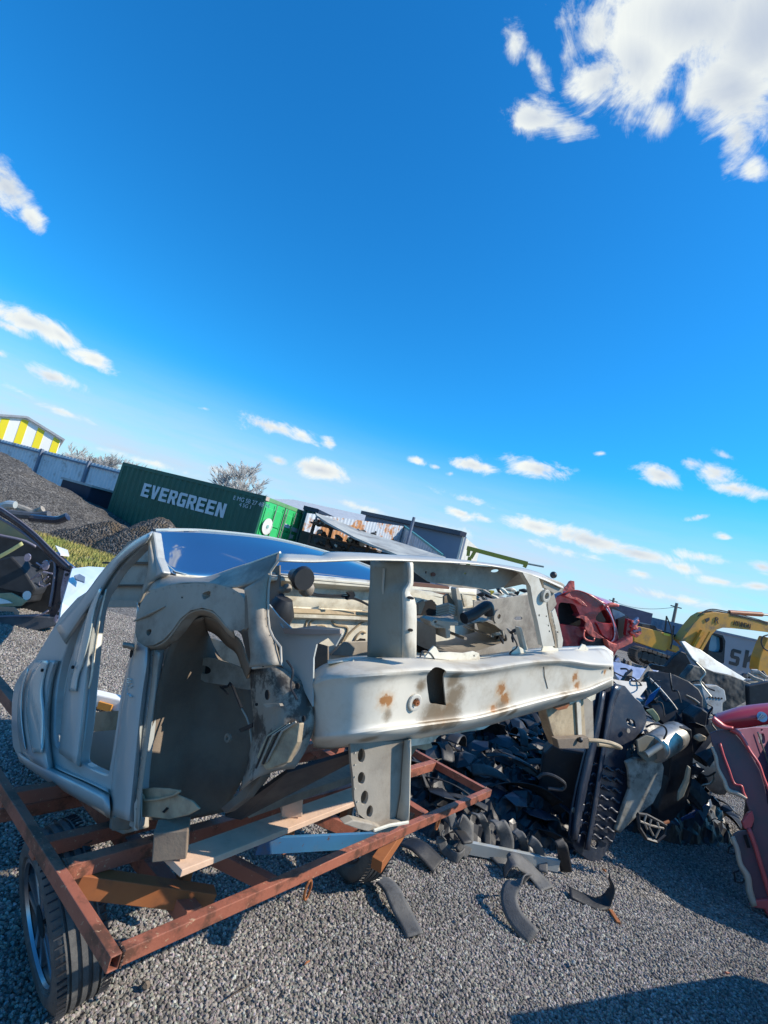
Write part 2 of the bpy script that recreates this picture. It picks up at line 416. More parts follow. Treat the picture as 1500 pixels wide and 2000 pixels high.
# loose crushed stones over the near ground (uncountable)
M_stone = bpy.data.materials.new('stone_chips'); M_stone.use_nodes = True
t = M_stone.node_tree; P = t.nodes['Principled BSDF']; oi = t.nodes.new('ShaderNodeObjectInfo'); rp = t.nodes.new('ShaderNodeValToRGB')
t.links.new(oi.outputs['Random'], rp.inputs[0]); e = rp.color_ramp.elements
e[0].color = (.13, .12, .11, 1); e[1].color = (.60, .57, .52, 1)
for q, c in ((.25, (.25, .228, .207, 1)), (.55, (.32, .292, .265, 1)), (.85, (.41, .38, .345, 1))): x = e.new(q); x.color = c
nn = t.nodes.new('ShaderNodeTexNoise'); nn.inputs['Scale'].default_value = 90; g_ = t.nodes.new('ShaderNodeNewGeometry'); t.links.new(g_.outputs['Position'], nn.inputs['Vector'])
mxx = t.nodes.new('ShaderNodeMixRGB'); mxx.blend_type = 'MULTIPLY'; mxx.inputs[0].default_value = .45; t.links.new(rp.outputs[0], mxx.inputs[1]); t.links.new(nn.outputs['Color'], mxx.inputs[2])
n9 = t.nodes.new('ShaderNodeTexNoise'); n9.inputs['Scale'].default_value = .9; n9.inputs['Detail'].default_value = 6; t.links.new(g_.outputs['Position'], n9.inputs['Vector'])
m9 = t.nodes.new('ShaderNodeMapRange'); m9.inputs['From Min'].default_value = .32; m9.inputs['From Max'].default_value = .68; m9.inputs['To Min'].default_value = .74; m9.inputs['To Max'].default_value = 1.18; t.links.new(n9.outputs['Fac'], m9.inputs['Value'])
s9 = t.nodes.new('ShaderNodeVectorMath'); s9.operation = 'SCALE'; t.links.new(mxx.outputs[0], s9.inputs[0]); t.links.new(m9.outputs[0], s9.inputs['Scale']); t.links.new(s9.outputs[0], P.inputs['Base Color']); P.inputs['Roughness'].default_value = .85; P.inputs['Specular IOR Level'].default_value = .25
def scatter(name, base, mt_, density, smin, smax, seed=1, ico=1):
    ng = bpy.data.node_groups.new(name+'_nodes', 'GeometryNodeTree')
    ng.interface.new_socket('Geometry', in_out='INPUT', socket_type='NodeSocketGeometry'); ng.interface.new_socket('Geometry', in_out='OUTPUT', socket_type='NodeSocketGeometry')
    n = ng.nodes; l = ng.links
    gi, go = n.new('NodeGroupInput'), n.new('NodeGroupOutput')
    dp = n.new('GeometryNodeDistributePointsOnFaces'); dp.inputs['Density'].default_value = density; dp.inputs['Seed'].default_value = seed
    ic = n.new('GeometryNodeMeshIcoSphere'); ic.inputs['Radius'].default_value = 1; ic.inputs['Subdivisions'].default_value = ico
    sm = n.new('GeometryNodeSetMaterial'); sm.inputs['Material'].default_value = mt_
    sh = n.new('GeometryNodeSetShadeSmooth'); sh.inputs['Shade Smooth'].default_value = False
    ip = n.new('GeometryNodeInstanceOnPoints')
    rr = n.new('FunctionNodeRandomValue'); rr.data_type = 'FLOAT_VECTOR'; rr.inputs[0].default_value = (0, 0, 0); rr.inputs[1].default_value = (6.28, 6.28, 6.28)
    rs = n.new('FunctionNodeRandomValue'); rs.data_type = 'FLOAT_VECTOR'; rs.inputs[0].default_value = (smin, smin, smin*.8); rs.inputs[1].default_value = (smax, smax*.8, smax*.8)
    rs.inputs['Seed'].default_value = 5
    l.new(gi.outputs[0], dp.inputs['Mesh']); l.new(dp.outputs['Points'], ip.inputs['Points'])
    l.new(ic.outputs['Mesh'], sh.inputs[0]); l.new(sh.outputs[0], sm.inputs[0]); l.new(sm.outputs[0], ip.inputs['Instance'])
    l.new(rr.outputs[0], ip.inputs['Rotation']); l.new(rs.outputs[0], ip.inputs['Scale']); l.new(ip.outputs[0], go.inputs[0])
    md = base.modifiers.new('scatter', 'NODES'); md.node_group = ng
    return base
def patch(name, x0, x1, y0, y1, step, inside):
    b = MB()
    nx, ny = int((x1-x0)/step), int((y1-y0)/step)
    for i in range(nx):
        for j in range(ny):
            x, y = x0+i*step, y0+j*step
            if inside(x+step/2, y+step/2):
                b.add([(x, y, gh(x, y)), (x+step, y, gh(x+step, y)), (x+step, y+step, gh(x+step, y+step)), (x, y+step, gh(x, y+step))], [(0, 1, 2, 3)])
    return b.build(name, M_stone, origin=(0, 0, 0))
def seen(x, y): return y > .6 and -.95*y-.6 < x < 1.05*y+.6
near = patch('loose_gravel', -3, 4.5, .6, 3.4, .1, seen); tag(near, kind='stuff', label='pale crushed gravel covering the yard floor', cat='gravel')
scatter('loose_gravel', near, M_stone, 9000, .0048, .0122, 2)
far_g = patch('gravel_further_out', -6, 6.6, 3.4, 7.0, .2, seen); tag(far_g, kind='stuff', label='pale crushed gravel further back in the yard', cat='gravel')
scatter('gravel_far', far_g, M_stone, 5200, .0055, .0125, 3)

# ================================================================== hills: dark spoil heaps on the left
M_mound = gravel_mat('dark_spoil', (.05, .048, .046), (.088, .083, .078), (.19, .18, .165), 26, .03, patches=((.11, .10, .088), 1.0, .60))
M_mound2 = gravel_mat('spoil_with_moss', (.04, .037, .034), (.085, .076, .066), (.18, .16, .14), 18, .05, patches=((.12, .09, .06), 1.6, .54))
from mathutils import noise as mn
def heap(name, base, hts, rad, mt_, n=110, seed=0, rough=.10):
    """heaps as rounded cones summed by maximum; base = (x0,x1,y0,y1)"""
    x0, x1, y0, y1 = base; rows = []
    for j in range(n+1):
        r = []
        for i in range(n+1):
            x, y = x0+(x1-x0)*i/n, y0+(y1-y0)*j/n; h = -.15
            for (cx, cy, hh, rx, ry) in hts:
                d = math.hypot((x-cx)/rx, (y-cy)/ry); h = max(h, hh*(1-(d*d/(d+.18)))*1.0-.0)
            if h > -.15:
                p = Vector((x*.9, y*.9, seed)); h += (mn.fractal(p*1.3, .8, 2.2, 6)*rough+mn.noise(p*6)*.03)*min(1, max(0, h*1.6+.2))
            r.append(Vector((x, y, max(h, -.15))))
        rows.append(r)
    o = MB().grid(rows).build(name, mt_, smooth=True, origin=(0, 0, 0)); tag(o, kind='structure')
    q = o.copy(); col.objects.link(q); q.name = name.replace('hill', 'stones'); q.modifiers.clear(); scatter(name+'_rubble', q, mt_, 7, .012, .045, seed+3)
    tag(q, 'loose stones and clods lying on the '+name.replace('_', ' '), 'stones', kind='stuff'); return o
pk = W(-20, 880, 17.0)
heap('spoil_hill', (-26, -5.0, 9, 22), [(pk.x-1.5, 17, pk.z, 8.2, 5.5), (-13.0, 15.5, 2.0, 6.0, 3.6)], 0, M_mound, rough=.09)
p2 = W(290, 1000, 12.2)
heap('low_earth_hill', (-9.5, -1.6, 8.2, 15), [(p2.x-.0, 13.2, p2.z+.02, 1.4, 1.0), (p2.x-1.3, 13.4, .75, 1.6, .8), (p2.x+.9, 13.0, .65, 1.3, .8)], 0, M_mound2, seed=5, rough=.14)

# grass (uncountable)
M_grass = mat('dry_green_grass', (.22, .27, .06), .8, var=(.42, .34, .11), vscale=2.5, vamt=.3)
gb = MB(); rnd = random.Random(3)
cnt = 0
while cnt < 24000:
    px = rnd.uniform(50, 275); py = rnd.uniform(1000, 1118)
    yl = 1012+(px-60)*.34; dens_ = math.exp(-((py-(yl+16))/30)**2)
    if rnd.random() > dens_: continue
    p = G(px, py); cnt += 1
    if mn.noise(Vector((p.x*1.1, p.y*.8, 3))) < -.30: continue
    zz = 0.0
    h = rnd.uniform(.05, .15); a = rnd.uniform(0, 6.28); w = rnd.uniform(.008, .02)
    s_ = Vector((math.cos(a)*w, math.sin(a)*w, 0)); b = Vector((rnd.uniform(-.05, .05), rnd.uniform(-.05, .05), h))
    gb.add([p-s_, p+s_, p+b], [(0, 1, 2)])
for k in range(0):
    x = rnd.gauss(p2.x+.9, .9); y = rnd.uniform(10.6, 12.6)
    d = math.hypot((x-p2.x+.2)/2.6, (y-12.3)/1.7); z = (p2.z+.25)*(1-(d*d/(d+.18)))
    if z < .03: continue
    p = Vector((x, y, z-.05)); h = rnd.uniform(.06, .18); a = rnd.uniform(0, 6.28); s_ = Vector((math.cos(a)*.01, math.sin(a)*.01, 0)); b = Vector((rnd.uniform(-.1, .1), rnd.uniform(-.1, .1), h))
    gb.add([p-s_, p+s_, p+b], [(0, 1, 2)])
grass = gb.build('grass', M_grass, origin=(0, 0, 0)); tag(grass, kind='stuff', label='patchy yellow-green grass in front of the spoil heap', cat='grass')
M_earth = gravel_mat('bare_earth', (.14, .11, .085), (.22, .18, .13), (.33, .28, .22), 25, .03, patches=((.20, .20, .07), 2.2, .52))
ep = [G(x, y, .02) for x, y in [(0, 990), (60, 1010), (150, 1040), (240, 1075), (290, 1110), (215, 1118), (140, 1080), (60, 1040), (0, 1020)]]
pe = MB(); c_ = sum(ep, Vector())/len(ep); pe.add([c_]+ep, [(0, i+1, (i+1) % len(ep)+1) for i in range(len(ep))]); tag(pe.build('earth_path', M_earth, origin=(0, 0, 0)), kind='structure')

# ================================================================== fence on the left
M_fence = mat('pale_corrugated_steel', (.66, .70, .72), .5, .0, var=(.56, .60, .62), vscale=.6, dirt=(.25, .23, .2), dthr=.62)
M_post = mat('blue_grey_post', (.16, .20, .27), .6)
def corrugated(mb, a, b, z0, z1, pitch=.2, depth=.03, n=None):
    a, b = Vector(a), Vector(b); d = b-a; L_ = d.length; d.normalize(); nn_ = Vector((d.y, -d.x, 0))
    k = int(L_/pitch*4); top, bot = [], []
    for i in range(k+1):
        o = nn_*(depth if (i % 4) in (1, 2) else 0); p = a+d*(L_*i/k)+o
        top.append(Vector((p.x, p.y, z1 if not callable(z1) else z1(i/k)))); bot.append(Vector((p.x, p.y, z0)))
    mb.grid([bot, top])
def fence(name, label, a, b, h, mt_, np_, pm, group=None, pitch=.2):
    f_ = thing(name, label, 'fence', Vector((a[0], a[1], 0)), group)
    m = MB(); corrugated(m, (a[0], a[1], 0), (b[0], b[1], 0), 0, h, pitch); m.build('fence_panel', mt_, f_, solid=.004)
    a, b = Vector((a[0], a[1], 0)), Vector((b[0], b[1], 0)); d = (b-a).normalized(); n_ = Vector((d.y, -d.x, 0))
    for i in range(np_):
        p = a.lerp(b, (i+.5)/np_)+n_*.09; MB().bar(p, p+Vector((0, 0, h+.04)), .12, .10, up=d).build('fence_post', pm, f_)
    MB().bar(a+n_*.07+Vector((0, 0, h-.15)), b+n_*.07+Vector((0, 0, h-.15)), .04, .06).build('rail', pm, f_)
    return f_
fa, fb = W(-120, 840, 26), W(330, 940, 21.5)
def fz(px, py, y): return W(px, py, y).z
fence('corrugated_fence', 'pale grey corrugated metal fence behind the dark spoil heap', (fa.x, fa.y), (fb.x, fb.y), 2.5, M_fence, 5, M_post)
# skip behind the heap
sk = thing('waste_skip', 'dark blue metal skip half hidden behind the spoil heap by the fence', 'skip', W(185, 975, 19.5)*1)
sk.location.z = 0
M_skip = mat('dark_blue_steel', (.02, .03, .06), .5, .2)
p = W(185, 975, 19.5)
pp = [W(150, 943, 19.5), W(205, 958, 19.0)]
ctr = (pp[0]+pp[1])/2; dd = (pp[1]-pp[0]); dd.z = 0; wd = dd.length; dd.normalize(); nn2 = Vector((dd.y, -dd.x, 0))
MB().box(Vector((ctr.x, ctr.y, ctr.z/2)), (wd, 1.2, ctr.z), (dd, nn2, Vector((0, 0, 1)))).build('skip_body', M_skip, sk, bevel=.02)
MB().box(Vector((ctr.x, ctr.y, ctr.z+.03)), (wd+.1, 1.3, .08), (dd, nn2, Vector((0, 0, 1)))).build('skip_rim', mat('pale_rim', (.5, .5, .48), .6), sk)

# ================================================================== white building with yellow stripes
bw = thing('storage_hall', 'white metal hall with broad yellow vertical stripes beyond the fence', 'building', W(60, 900, 48)*1); bw.location.z = 0
M_white = mat('white_cladding', (.80, .80, .76), .5, var=(.72, .72, .7), vscale=.3); M_yel = mat('yellow_cladding', (.80, .66, .02), .5, var=(.74, .6, .02), vscale=.3)
bpl = Plane(W(60, 900, 48), (1, .66, 0))
r2 = bpl.to2(bpl(119, 858)); rb = -bpl.o.z
apex = bpl.to2(bpl(52, 817)); lft = bpl.to2(bpl(-60, 795)); top0 = bpl.to2(bpl(-60, 790))
left_x = 2*apex[0]-r2[0]; eave = r2[1]
outer = [(left_x, rb), (r2[0], rb), (r2[0], eave), apex, (left_x, eave)]
hw = MB().prism(bpl, outer, (), .15).build('gable_wall', M_white, bw)
st = [(20, 36), (52, 66), (100, 119)]
for i in range(-5, 3):
    pass
sw_ = bpl.to2(bpl(36, 840))[0]-bpl.to2(bpl(20, 840))[0]
x1_ = bpl.to2(bpl(27, 840))[0]; x2_ = bpl.to2(bpl(62, 850))[0]; pitch_ = x2_-x1_
def roofz(x): return eave+(apex[1]-eave)*(1-abs(x-apex[0])/(r2[0]-apex[0]))
k = -6
sx = r2[0]-sw_/2-.02
while sx > left_x+sw_/2:
    a, b = sx-sw_/2, sx+sw_/2
    pts = [(a, rb), (b, rb), (b, roofz(b)-.15), (apex[0], apex[1]-.15), (a, roofz(a)-.15)] if a < apex[0] < b else [(a, rb), (b, rb), (b, roofz(b)-.15), (a, roofz(a)-.15)]
    MB().prism(bpl, pts, (), .03, -.03).build('yellow_stripe', M_yel, bw); sx -= pitch_
rf = MB(); 
for xa, xb in ((left_x-.3, apex[0]), (apex[0], r2[0]+.3)):
    za, zb = roofz(xa)+.1, roofz(xb)+.1
    q = [bpl.to3(xa, za, -.3), bpl.to3(xb, zb, -.3), bpl.to3(xb, zb, 30), bpl.to3(xa, za, 30)]; rf.add(q, [(0, 1, 2, 3)])
rf.build('roof', mat('grey_roof', (.35, .37, .4), .5), bw, solid=.2)
sd_ = MB(); q = [bpl.to3(r2[0], rb, .15), bpl.to3(r2[0], rb, 30), bpl.to3(r2[0], eave, 30), bpl.to3(r2[0], eave, .15)]; sd_.add(q, [(0, 1, 2, 3)])
q = [bpl.to3(left_x, rb, .15), bpl.to3(left_x, rb, 30), bpl.to3(left_x, eave, 30), bpl.to3(left_x, eave, .15)]; sd_.add(q, [(0, 1, 2, 3)])
sd_.build('side_wall', M_white, bw, solid=.1)

# ================================================================== bare trees
M_twig = mat('bare_twigs', (.43, .425, .41), .9, var=(.33, .325, .31), vscale=1.0); M_trunk = mat('grey_bark', (.20, .18, .16), .9)
def bare_tree(base, h, w, seed, label, group='bare trees beyond the fence', dens=1.0):
    tr = thing('bare_tree', label, 'tree', base, group); rn = random.Random(seed)
    tk, cw = MB(), MB()
    def br(p, d, L_, r, lev):
        q = p+d*L_; tgt = tk if lev < 2 else cw
        if lev < 3: tgt.tube([p, p.lerp(q, .5)+Vector((rn.uniform(-1, 1), rn.uniform(-1, 1), 0))*L_*.04, q], [r, r*.85, r*.62], 5, False)
        else:
            s_ = d.orthogonal().normalized()*max(r, .036); cw.add([p-s_, p+s_, q], [(0, 1, 2)])
        if lev >= 5: return
        nb = (4, 5, 5, 5, 4)[lev] if dens >= 1 else (3, 4, 4, 4, 3)[lev]
        for k in range(nb):
            a = rn.uniform(0, 6.28); sp_ = rn.uniform(.25, .75)*(w/h*1.6)
            e = (d+Vector((math.cos(a)*sp_, math.sin(a)*sp_, rn.uniform(-.1, .25)))).normalized()
            br(p.lerp(q, rn.uniform(.45, 1)), e, L_*rn.uniform(.55, .8), r*.5, lev+1)
    br(Vector(base), Vector((0, 0, 1)), h*.34, h*.016, 0)
    tk.build('trunk', M_trunk, tr); cw.build('crown', M_twig, tr); return tr
TREES = [(165, 900, 60, 5.2, 4.8, 'broad bare tree just right of the striped white hall'), (190, 905, 62, 4.6, 3.6, 'bare tree standing right of the broadest bare tree'),
         (140, 893, 66, 3.8, 3.4, 'low bare tree touching the corner of the striped white hall'), (240, 925, 64, 3.6, 2.4, 'small bare tree above the left end of the green container'),
         (300, 935, 70, 4.0, 4.6, 'low bare tree peeping over the middle of the green container'), (340, 945, 72, 3.5, 4.0, 'faint bare tree peeping over the white letters of the container'),
         (478, 975, 50, 5.4, 3.8, 'lone round bare tree behind the right end of the green container')]
for i, (px, py, y, h, w, lb) in enumerate(TREES):
    p = W(px, py, y); bz = p.copy(); bz.z = 0
    # crown top measured on the photograph
    tops = {0: 862, 1: 872, 2: 868, 3: 895, 4: 905, 5: 915, 6: 905}[i]
    h = W(px+8, tops, y).z*1.2
    bare_tree(bz, h, w*1.6, 40+i, lb, dens=1 if i < 2 or i == 6 else .5)
# low brush along the top of the fence line
br_ = MB(); rn = random.Random(9)
for i in range(2600):
    px = rn.uniform(100, 600); y = 58; p = W(px, 1000, y); p.z = 0; H = rn.uniform(2.2, 4.2)
    a = Vector((rn.uniform(-.4, .4), rn.uniform(-2, 2), 0)); s_ = Vector((.02, 0, 0)); q = p+a
    br_.add([q-s_, q+s_, q+Vector((rn.uniform(-.5, .5), 0, H))], [(0, 1, 2)])
tag(br_.build('distant_brush', M_twig, origin=(0, 0, 0)), kind='stuff', label='low line of distant leafless brush', cat='brush')

# ================================================================== shipping containers
M_dgreen = mat('shaded_green_corrugated', (.005, .075, .048), .5, var=(.009, .10, .062), vscale=.8, dirt=(.10, .07, .04), dscale=1.6, dthr=.70, dsoft=.03, dent=.04, dentscale=1.5)  # shade on the container side is put into this darker green
M_lgreen = mat('sunlit_green_door', (.03, .42, .12), .45, var=(.04, .50, .16), vscale=1.5, dirt=(.12, .30, .12), dthr=.66)  # same container green, brightened in colour for the sunlit door end
M_letter = mat('white_lettering', (.62, .66, .68), .6, var=(.5, .55, .56), vscale=5)
M_rustred = mat('red_rust', (.16, .05, .03), .7)
M_steelrod = mat('galvanised_rod', (.42, .42, .36), .5, .5)
M_black = mat('black_plastic', (.012, .013, .016), .45, var=(.02, .021, .024), vscale=6, rvar=.15)
FONT = {
 'E': ([(0, 0), (.8, 0), (.8, .2), (.28, .2), (.28, .4), (.72, .4), (.72, .6), (.28, .6), (.28, .8), (.8, .8), (.8, 1), (0, 1)], []),
 'V': ([(0, 1), (.27, 1), (.4, .35), (.53, 1), (.8, 1), (.54, 0), (.26, 0)], []),
 'R': ([(0, 0), (.27, 0), (.27, .36), (.36, .36), (.54, 0), (.85, 0), (.62, .42), (.8, .55), (.8, .85), (.68, 1), (0, 1)], [[(.27, .57), (.27, .81), (.54, .81), (.54, .57)]]),
 'A': ([(0, 0), (.27, 0), (.27, .36), (.53, .36), (.53, 0), (.8, 0), (.8, 1), (.14, 1), (0, .85)], [[(.27, .55), (.27, .8), (.53, .8), (.53, .55)]]),
 'G': ([(.12, 0), (.8, 0), (.8, .56), (.44, .56), (.44, .38), (.55, .38), (.55, .2), (.27, .2), (.27, .8), (.8, .8), (.8, 1), (.12, 1), (0, .88), (0, .12)], []),
 'N': ([(0, 0), (.26, 0), (.26, .6), (.54, 0), (.8, 0), (.8, 1), (.54, 1), (.54, .42), (.26, 1), (0, 1)], []),
 'S': ([(0, 0), (.66, 0), (.8, .14), (.8, .48), (.68, .6), (.27, .6), (.27, .8), (.8, .8), (.8, 1), (.12, 1), (0, .88), (0, .52), (.12, .4), (.53, .4), (.53, .2), (0, .2)], []),
 'K': ([(0, 0), (.24, 0), (.24, .32), (.38, .42), (.66, -.12), (.98, -.2), (.62, .56), (.95, 1), (.62, 1), (.24, .62), (.24, 1), (0, 1)], []),
}
def word(mb, s_, pl, x, y, w, h, gap=.14, th=.012, d0=-.012):
    n = len(s_); cw = w/(n*.8+(n-1)*gap)
    for i, ch in enumerate(s_):
        o, hl = FONT[ch]; ox = x+i*(.8+gap)*cw
        mb.prism(pl, [(ox+a*cw, y+b*h) for a, b in o], [[(ox+a*cw, y+b*h) for a, b in q] for q in hl], th, d0)
def textmesh(s_, pl, x, y, size, name, mt_, parent, d0=-.01, th=.004, sx=1.0, offset=0.0):
    cu = bpy.data.curves.new('tmp', 'FONT'); cu.body = s_; cu.size = size; cu.extrude = th/2; cu.offset = offset
    ob = bpy.data.objects.new('tmp', cu); col.objects.link(ob); dg = bpy.context.evaluated_depsgraph_get()
    me = bpy.data.meshes.new_from_object(ob.evaluated_get(dg)); m = MB()
    m.add([pl.to3(x+v.co.x*sx, y+v.co.y, d0-v.co.z) for v in me.vertices], [tuple(p.vertices) for p in me.polygons])
    bpy.data.objects.remove(ob); bpy.data.curves.remove(cu); bpy.data.meshes.remove(me)
    return m.build(name, mt_, parent)
TL, TR = W(240, 903, 18.0), W(519, 969, 15.6)
H_ = (TL.z+TR.z)/2
ct = thing('shipping_container', 'green shipping container with white EVERGREEN lettering, shaded dark side and sunlit bright doors', 'container', Vector(((TL.x+TR.x)/2, (TL.y+TR.y)/2, 0)))
cpl = Plane((TL.x, TL.y, 0), (TR.x-TL.x, TR.y-TL.y, 0)); LEN = (Vector((TR.x, TR.y, 0))-Vector((TL.x, TL.y, 0))).length
m = MB(); a, b = cpl.to3(0, 0, .04), cpl.to3(LEN, 0, .04)
corrugated(m, a, b, .12, H_-.06, .24, .03); m.build('side_wall', M_dgreen, ct, solid=.004)
WD = 2.44
m = MB()
for z in (.06, H_-.05):
    for d_ in (.04, WD-.04): m.bar(cpl.to3(0, z, d_), cpl.to3(LEN, z, d_), .08, .12)
for x in (.06, LEN-.06):
    for d_ in (.05, WD-.05): m.bar(cpl.to3(x, .12, d_), cpl.to3(x, H_-.11, d_), .11, .12, up=cpl.a)
m.build('frame', M_dgreen, ct)
m = MB(); corrugated(m, cpl.to3(0, 0, WD-.03), cpl.to3(LEN, 0, WD-.03), .12, H_-.06, .24, .03); m.build('rear_wall', M_dgreen, ct, solid=.004)
MB().add([cpl.to3(0, H_-.02, 0.02), cpl.to3(LEN, H_-.02, 0.02), cpl.to3(LEN, H_-.02, WD-.02), cpl.to3(0, H_-.02, WD-.02)], [(0, 1, 2, 3)]).build('roof', M_dgreen, ct, solid=.02)
MB().add([cpl.to3(0.01, .1, .02), cpl.to3(.01, .1, WD), cpl.to3(.01, H_-.05, WD), cpl.to3(.01, H_-.05, .02)], [(0, 1, 2, 3)]).build('end_wall', M_dgreen, ct, solid=.01)
def on(px, py): return cpl.to2(cpl(px, py))
e0, e1 = on(274, 970), on(437, 1008); eh = on(279, 943)[1]-e0[1]
m = MB(); word(m, 'EVERGAEEN'.replace('GA', 'GR') if False else 'EVERGREEN', cpl, e0[0], (e0[1]+e1[1])/2-.02, e1[0]-e0[0], eh*.96); m.build('lettering', M_letter, ct)
tp = on(456, 972); textmesh('E MG SB 27 48 96', cpl, tp[0], tp[1]-.06, .19, 'container_number', M_letter, ct, sx=1.0); tp = on(468, 985); textmesh('4 5G 1', cpl, tp[0], tp[1]-.06, .17, 'type_code', M_letter, ct)
# doors on the right-hand end
dpl = Plane(cpl.to3(LEN, 0, 0), -cpl.n)
for side in (0, 1):
    x0 = .10+side*1.14; x1 = x0+1.10
    dr = MB().prism(dpl, [(x0, .14), (x1, .14), (x1, H_-.13), (x0, H_-.13)], (), .05, 0).build('door', M_lgreen, ct)
    for c0 in (0, 1):
        for zi, (za, zb) in enumerate(((.25, .95), (1.0, 1.7), (1.75, 2.28))):
            xa = x0+.06+c0*.52; MB().prism(dpl, [(xa, za), (xa+.42, za), (xa+.42, min(zb, H_-.2)), (xa, min(zb, H_-.2))], (), .03, -.03).build('raised_panel', M_lgreen, dr, bevel=.012)
    for xr in (x0+.30, x0+.82):
        MB().tube([dpl.to3(xr+.24*(1 if side == 0 else -1), .16, -.07), dpl.to3(xr+.24*(1 if side == 0 else -1), H_-.14, -.07)], .018, 8).build('locking_rod', M_steelrod, dr)
m = MB()
m.prism(dpl, [(0, 0), (WD, 0), (WD, .13), (0, .13)], (), .08, -.01); m.build('door_sill', mat('pale_green_sill', (.14, .34, .14), .5), ct); m = MB(); m.prism(dpl, [(0, H_-.12), (WD, H_-.12), (WD, H_), (0, H_)], (), .08, -.01); m.build('door_frame', mat('pale_green_frame', (.14, .34, .14), .5), ct)
for x in (0.0, WD-.18):
    MB().prism(dpl, [(x, H_-.12), (x+.18, H_-.12), (x+.18, H_), (x, H_)], (), .02, -.04).build('corner_casting', mat('pale_casting', (.55, .45, .38), .6) if x == 0 else bpy.data.materials['pale_casting'], ct)
m = MB(); disc(m, dpl.to3(.42, 1.72, -.07), dpl.n, .26, .012, 28); m.build('round_label', mat('white_sticker', (.75, .75, .72), .5), ct)
m = MB(); disc(m, dpl.to3(.42, 1.72, -.084), dpl.n, .06, .01, 16); m.build('label_centre', mat('teal_sticker', (.25, .45, .42), .5), ct)
m = MB(); disc(m, dpl.to3(.36, .85, -.07), dpl.n, .10, .012, 20); m.build('round_label', bpy.data.materials['white_sticker'], ct)
for (x, z, w, h) in ((1.36, 1.86, .34, .12), (1.80, 1.8, .46, .14), (1.82, 1.55, .26, .14), (1.45, .95, .16, .07), (1.45, .82, .12, .06), (1.82, .9, .2, .3)):
    MB().prism(dpl, [(x, z), (x+w, z), (x+w, z+h), (x, z+h)], (), .006, -.05).build('marking_plate', M_letter, ct)
# second, darker container just right of the doors
q0, q1 = W(590, 1003, 17.4), W(614, 1005, 16.9)
c2 = thing('dark_container', 'narrow dark teal corrugated container end beside the bright green doors', 'container', Vector((q0.x, q0.y, 0)))
M_teal = mat('dark_teal_steel', (.010, .06, .07), .45, var=(.014, .085, .09), vscale=1.5)
e_dir = Vector((-cpl.n.x, -cpl.n.y, 0)); q0 = Vector((q0.x, q0.y, 0)); hz = W(590, 985, 17.0).z
pl2 = Plane(q0, (1, -.25, 0)); w2 = pl2.to2(pl2(617, 1010))[0]
m = MB(); corrugated(m, pl2.to3(0, 0, .05), pl2.to3(w2, 0, .05), .1, hz-.1, .15, .05); m.build('end_wall', M_teal, c2, solid=.005)
m = MB(); m.bar(pl2.to3(0, hz-.06, .03), pl2.to3(w2, hz-.06, .03), .12, .14); m.bar(pl2.to3(w2, 0, .03), pl2.to3(w2, hz, .03), .1, .1, up=pl2.a); m.bar(pl2.to3(w2, hz-.06, .1), pl2.to3(w2, hz-.06, 5), .1, .12)
m.add([pl2.to3(w2, .1, .06), pl2.to3(w2, .1, 5), pl2.to3(w2, hz-.05, 5), pl2.to3(w2, hz-.05, .06)], [(0, 1, 2, 3)]); m.add([pl2.to3(0, hz, .06), pl2.to3(w2, hz, .06), pl2.to3(w2, hz, 5), pl2.to3(0, hz, 5)], [(0, 1, 2, 3)]); m.build('frame', M_skip, c2)

# ================================================================== shed with shelves of parts, corrugated fence, blue hall, yellow gantry
sh = thing('parts_shed', 'open shed with a long pale sloping roof over racks of scrap parts', 'shed', W(700, 1060, 13)*1); sh.location.z = 0
M_roof = mat('weathered_pale_roof', (.46, .47, .42), .7, var=(.28, .29, .28), vscale=1.5, dirt=(.2, .18, .15), dthr=.6)
rr_ = [W(619, 1003, 15.2), W(860, 1083, 11.6), W(700, 1085, 8.8), W(655, 1040, 11.3)]
M_ = MB(); M_.grid([[W(x, y, 15.4-i*.35) for i, (x, y) in enumerate([(616, 1003), (659, 1018), (703, 1038), (747, 1051), (790, 1064), (838, 1080), (870, 1090)])], [W(x, y, 13.6-i*.35) for i, (x, y) in enumerate([(618, 1008), (637, 1021), (692, 1051), (727, 1066), (761, 1079), (790, 1092), (830, 1100)])]]); M_.build('roof', M_roof, sh, solid=.05)
M_wood = mat('dark_rack_timber', (.10, .07, .05), .8, var=(.05, .04, .03), vscale=3)
rk = Plane(W(650, 1050, 15.0), (1, -.25, 0))
for k, (pa, pb) in enumerate((((612, 1022), (730, 1052)), ((608, 1043), (740, 1077)), ((605, 1062), (740, 1098)))):
    MB().bar(rk(*pa), rk(*pb), .5, .05).build('shelf', M_wood, sh)
for px in (616, 650, 690, 725):
    a = rk(px, 1015+(px-616)*.28); b = a.copy(); b.z = 0; MB().bar(a, b, .08, .08, up=rk.a).build('rack_post', M_wood, sh)
a_, b_ = rk(600, 1000, 1.2), rk(860, 1060, 1.2)
m = MB(); m.add([Vector((a_.x, a_.y, 0)), Vector((b_.x, b_.y, 0)), Vector((b_.x, b_.y, 1.9)), Vector((a_.x, a_.y, 1.9))], [(0, 1, 2, 3)]); m.build('back_wall', mat('shadowed_boards', (.05, .045, .04), .9), sh, solid=.03)
M_parts = [mat('alloy_scrap', (.42, .40, .36), .45, .6), mat('grimy_steel', (.12, .11, .10), .6, .3), mat('rusty_iron', (.20, .10, .06), .8), mat('dusty_rubber', (.05, .05, .05), .7)]
rn = random.Random(21)
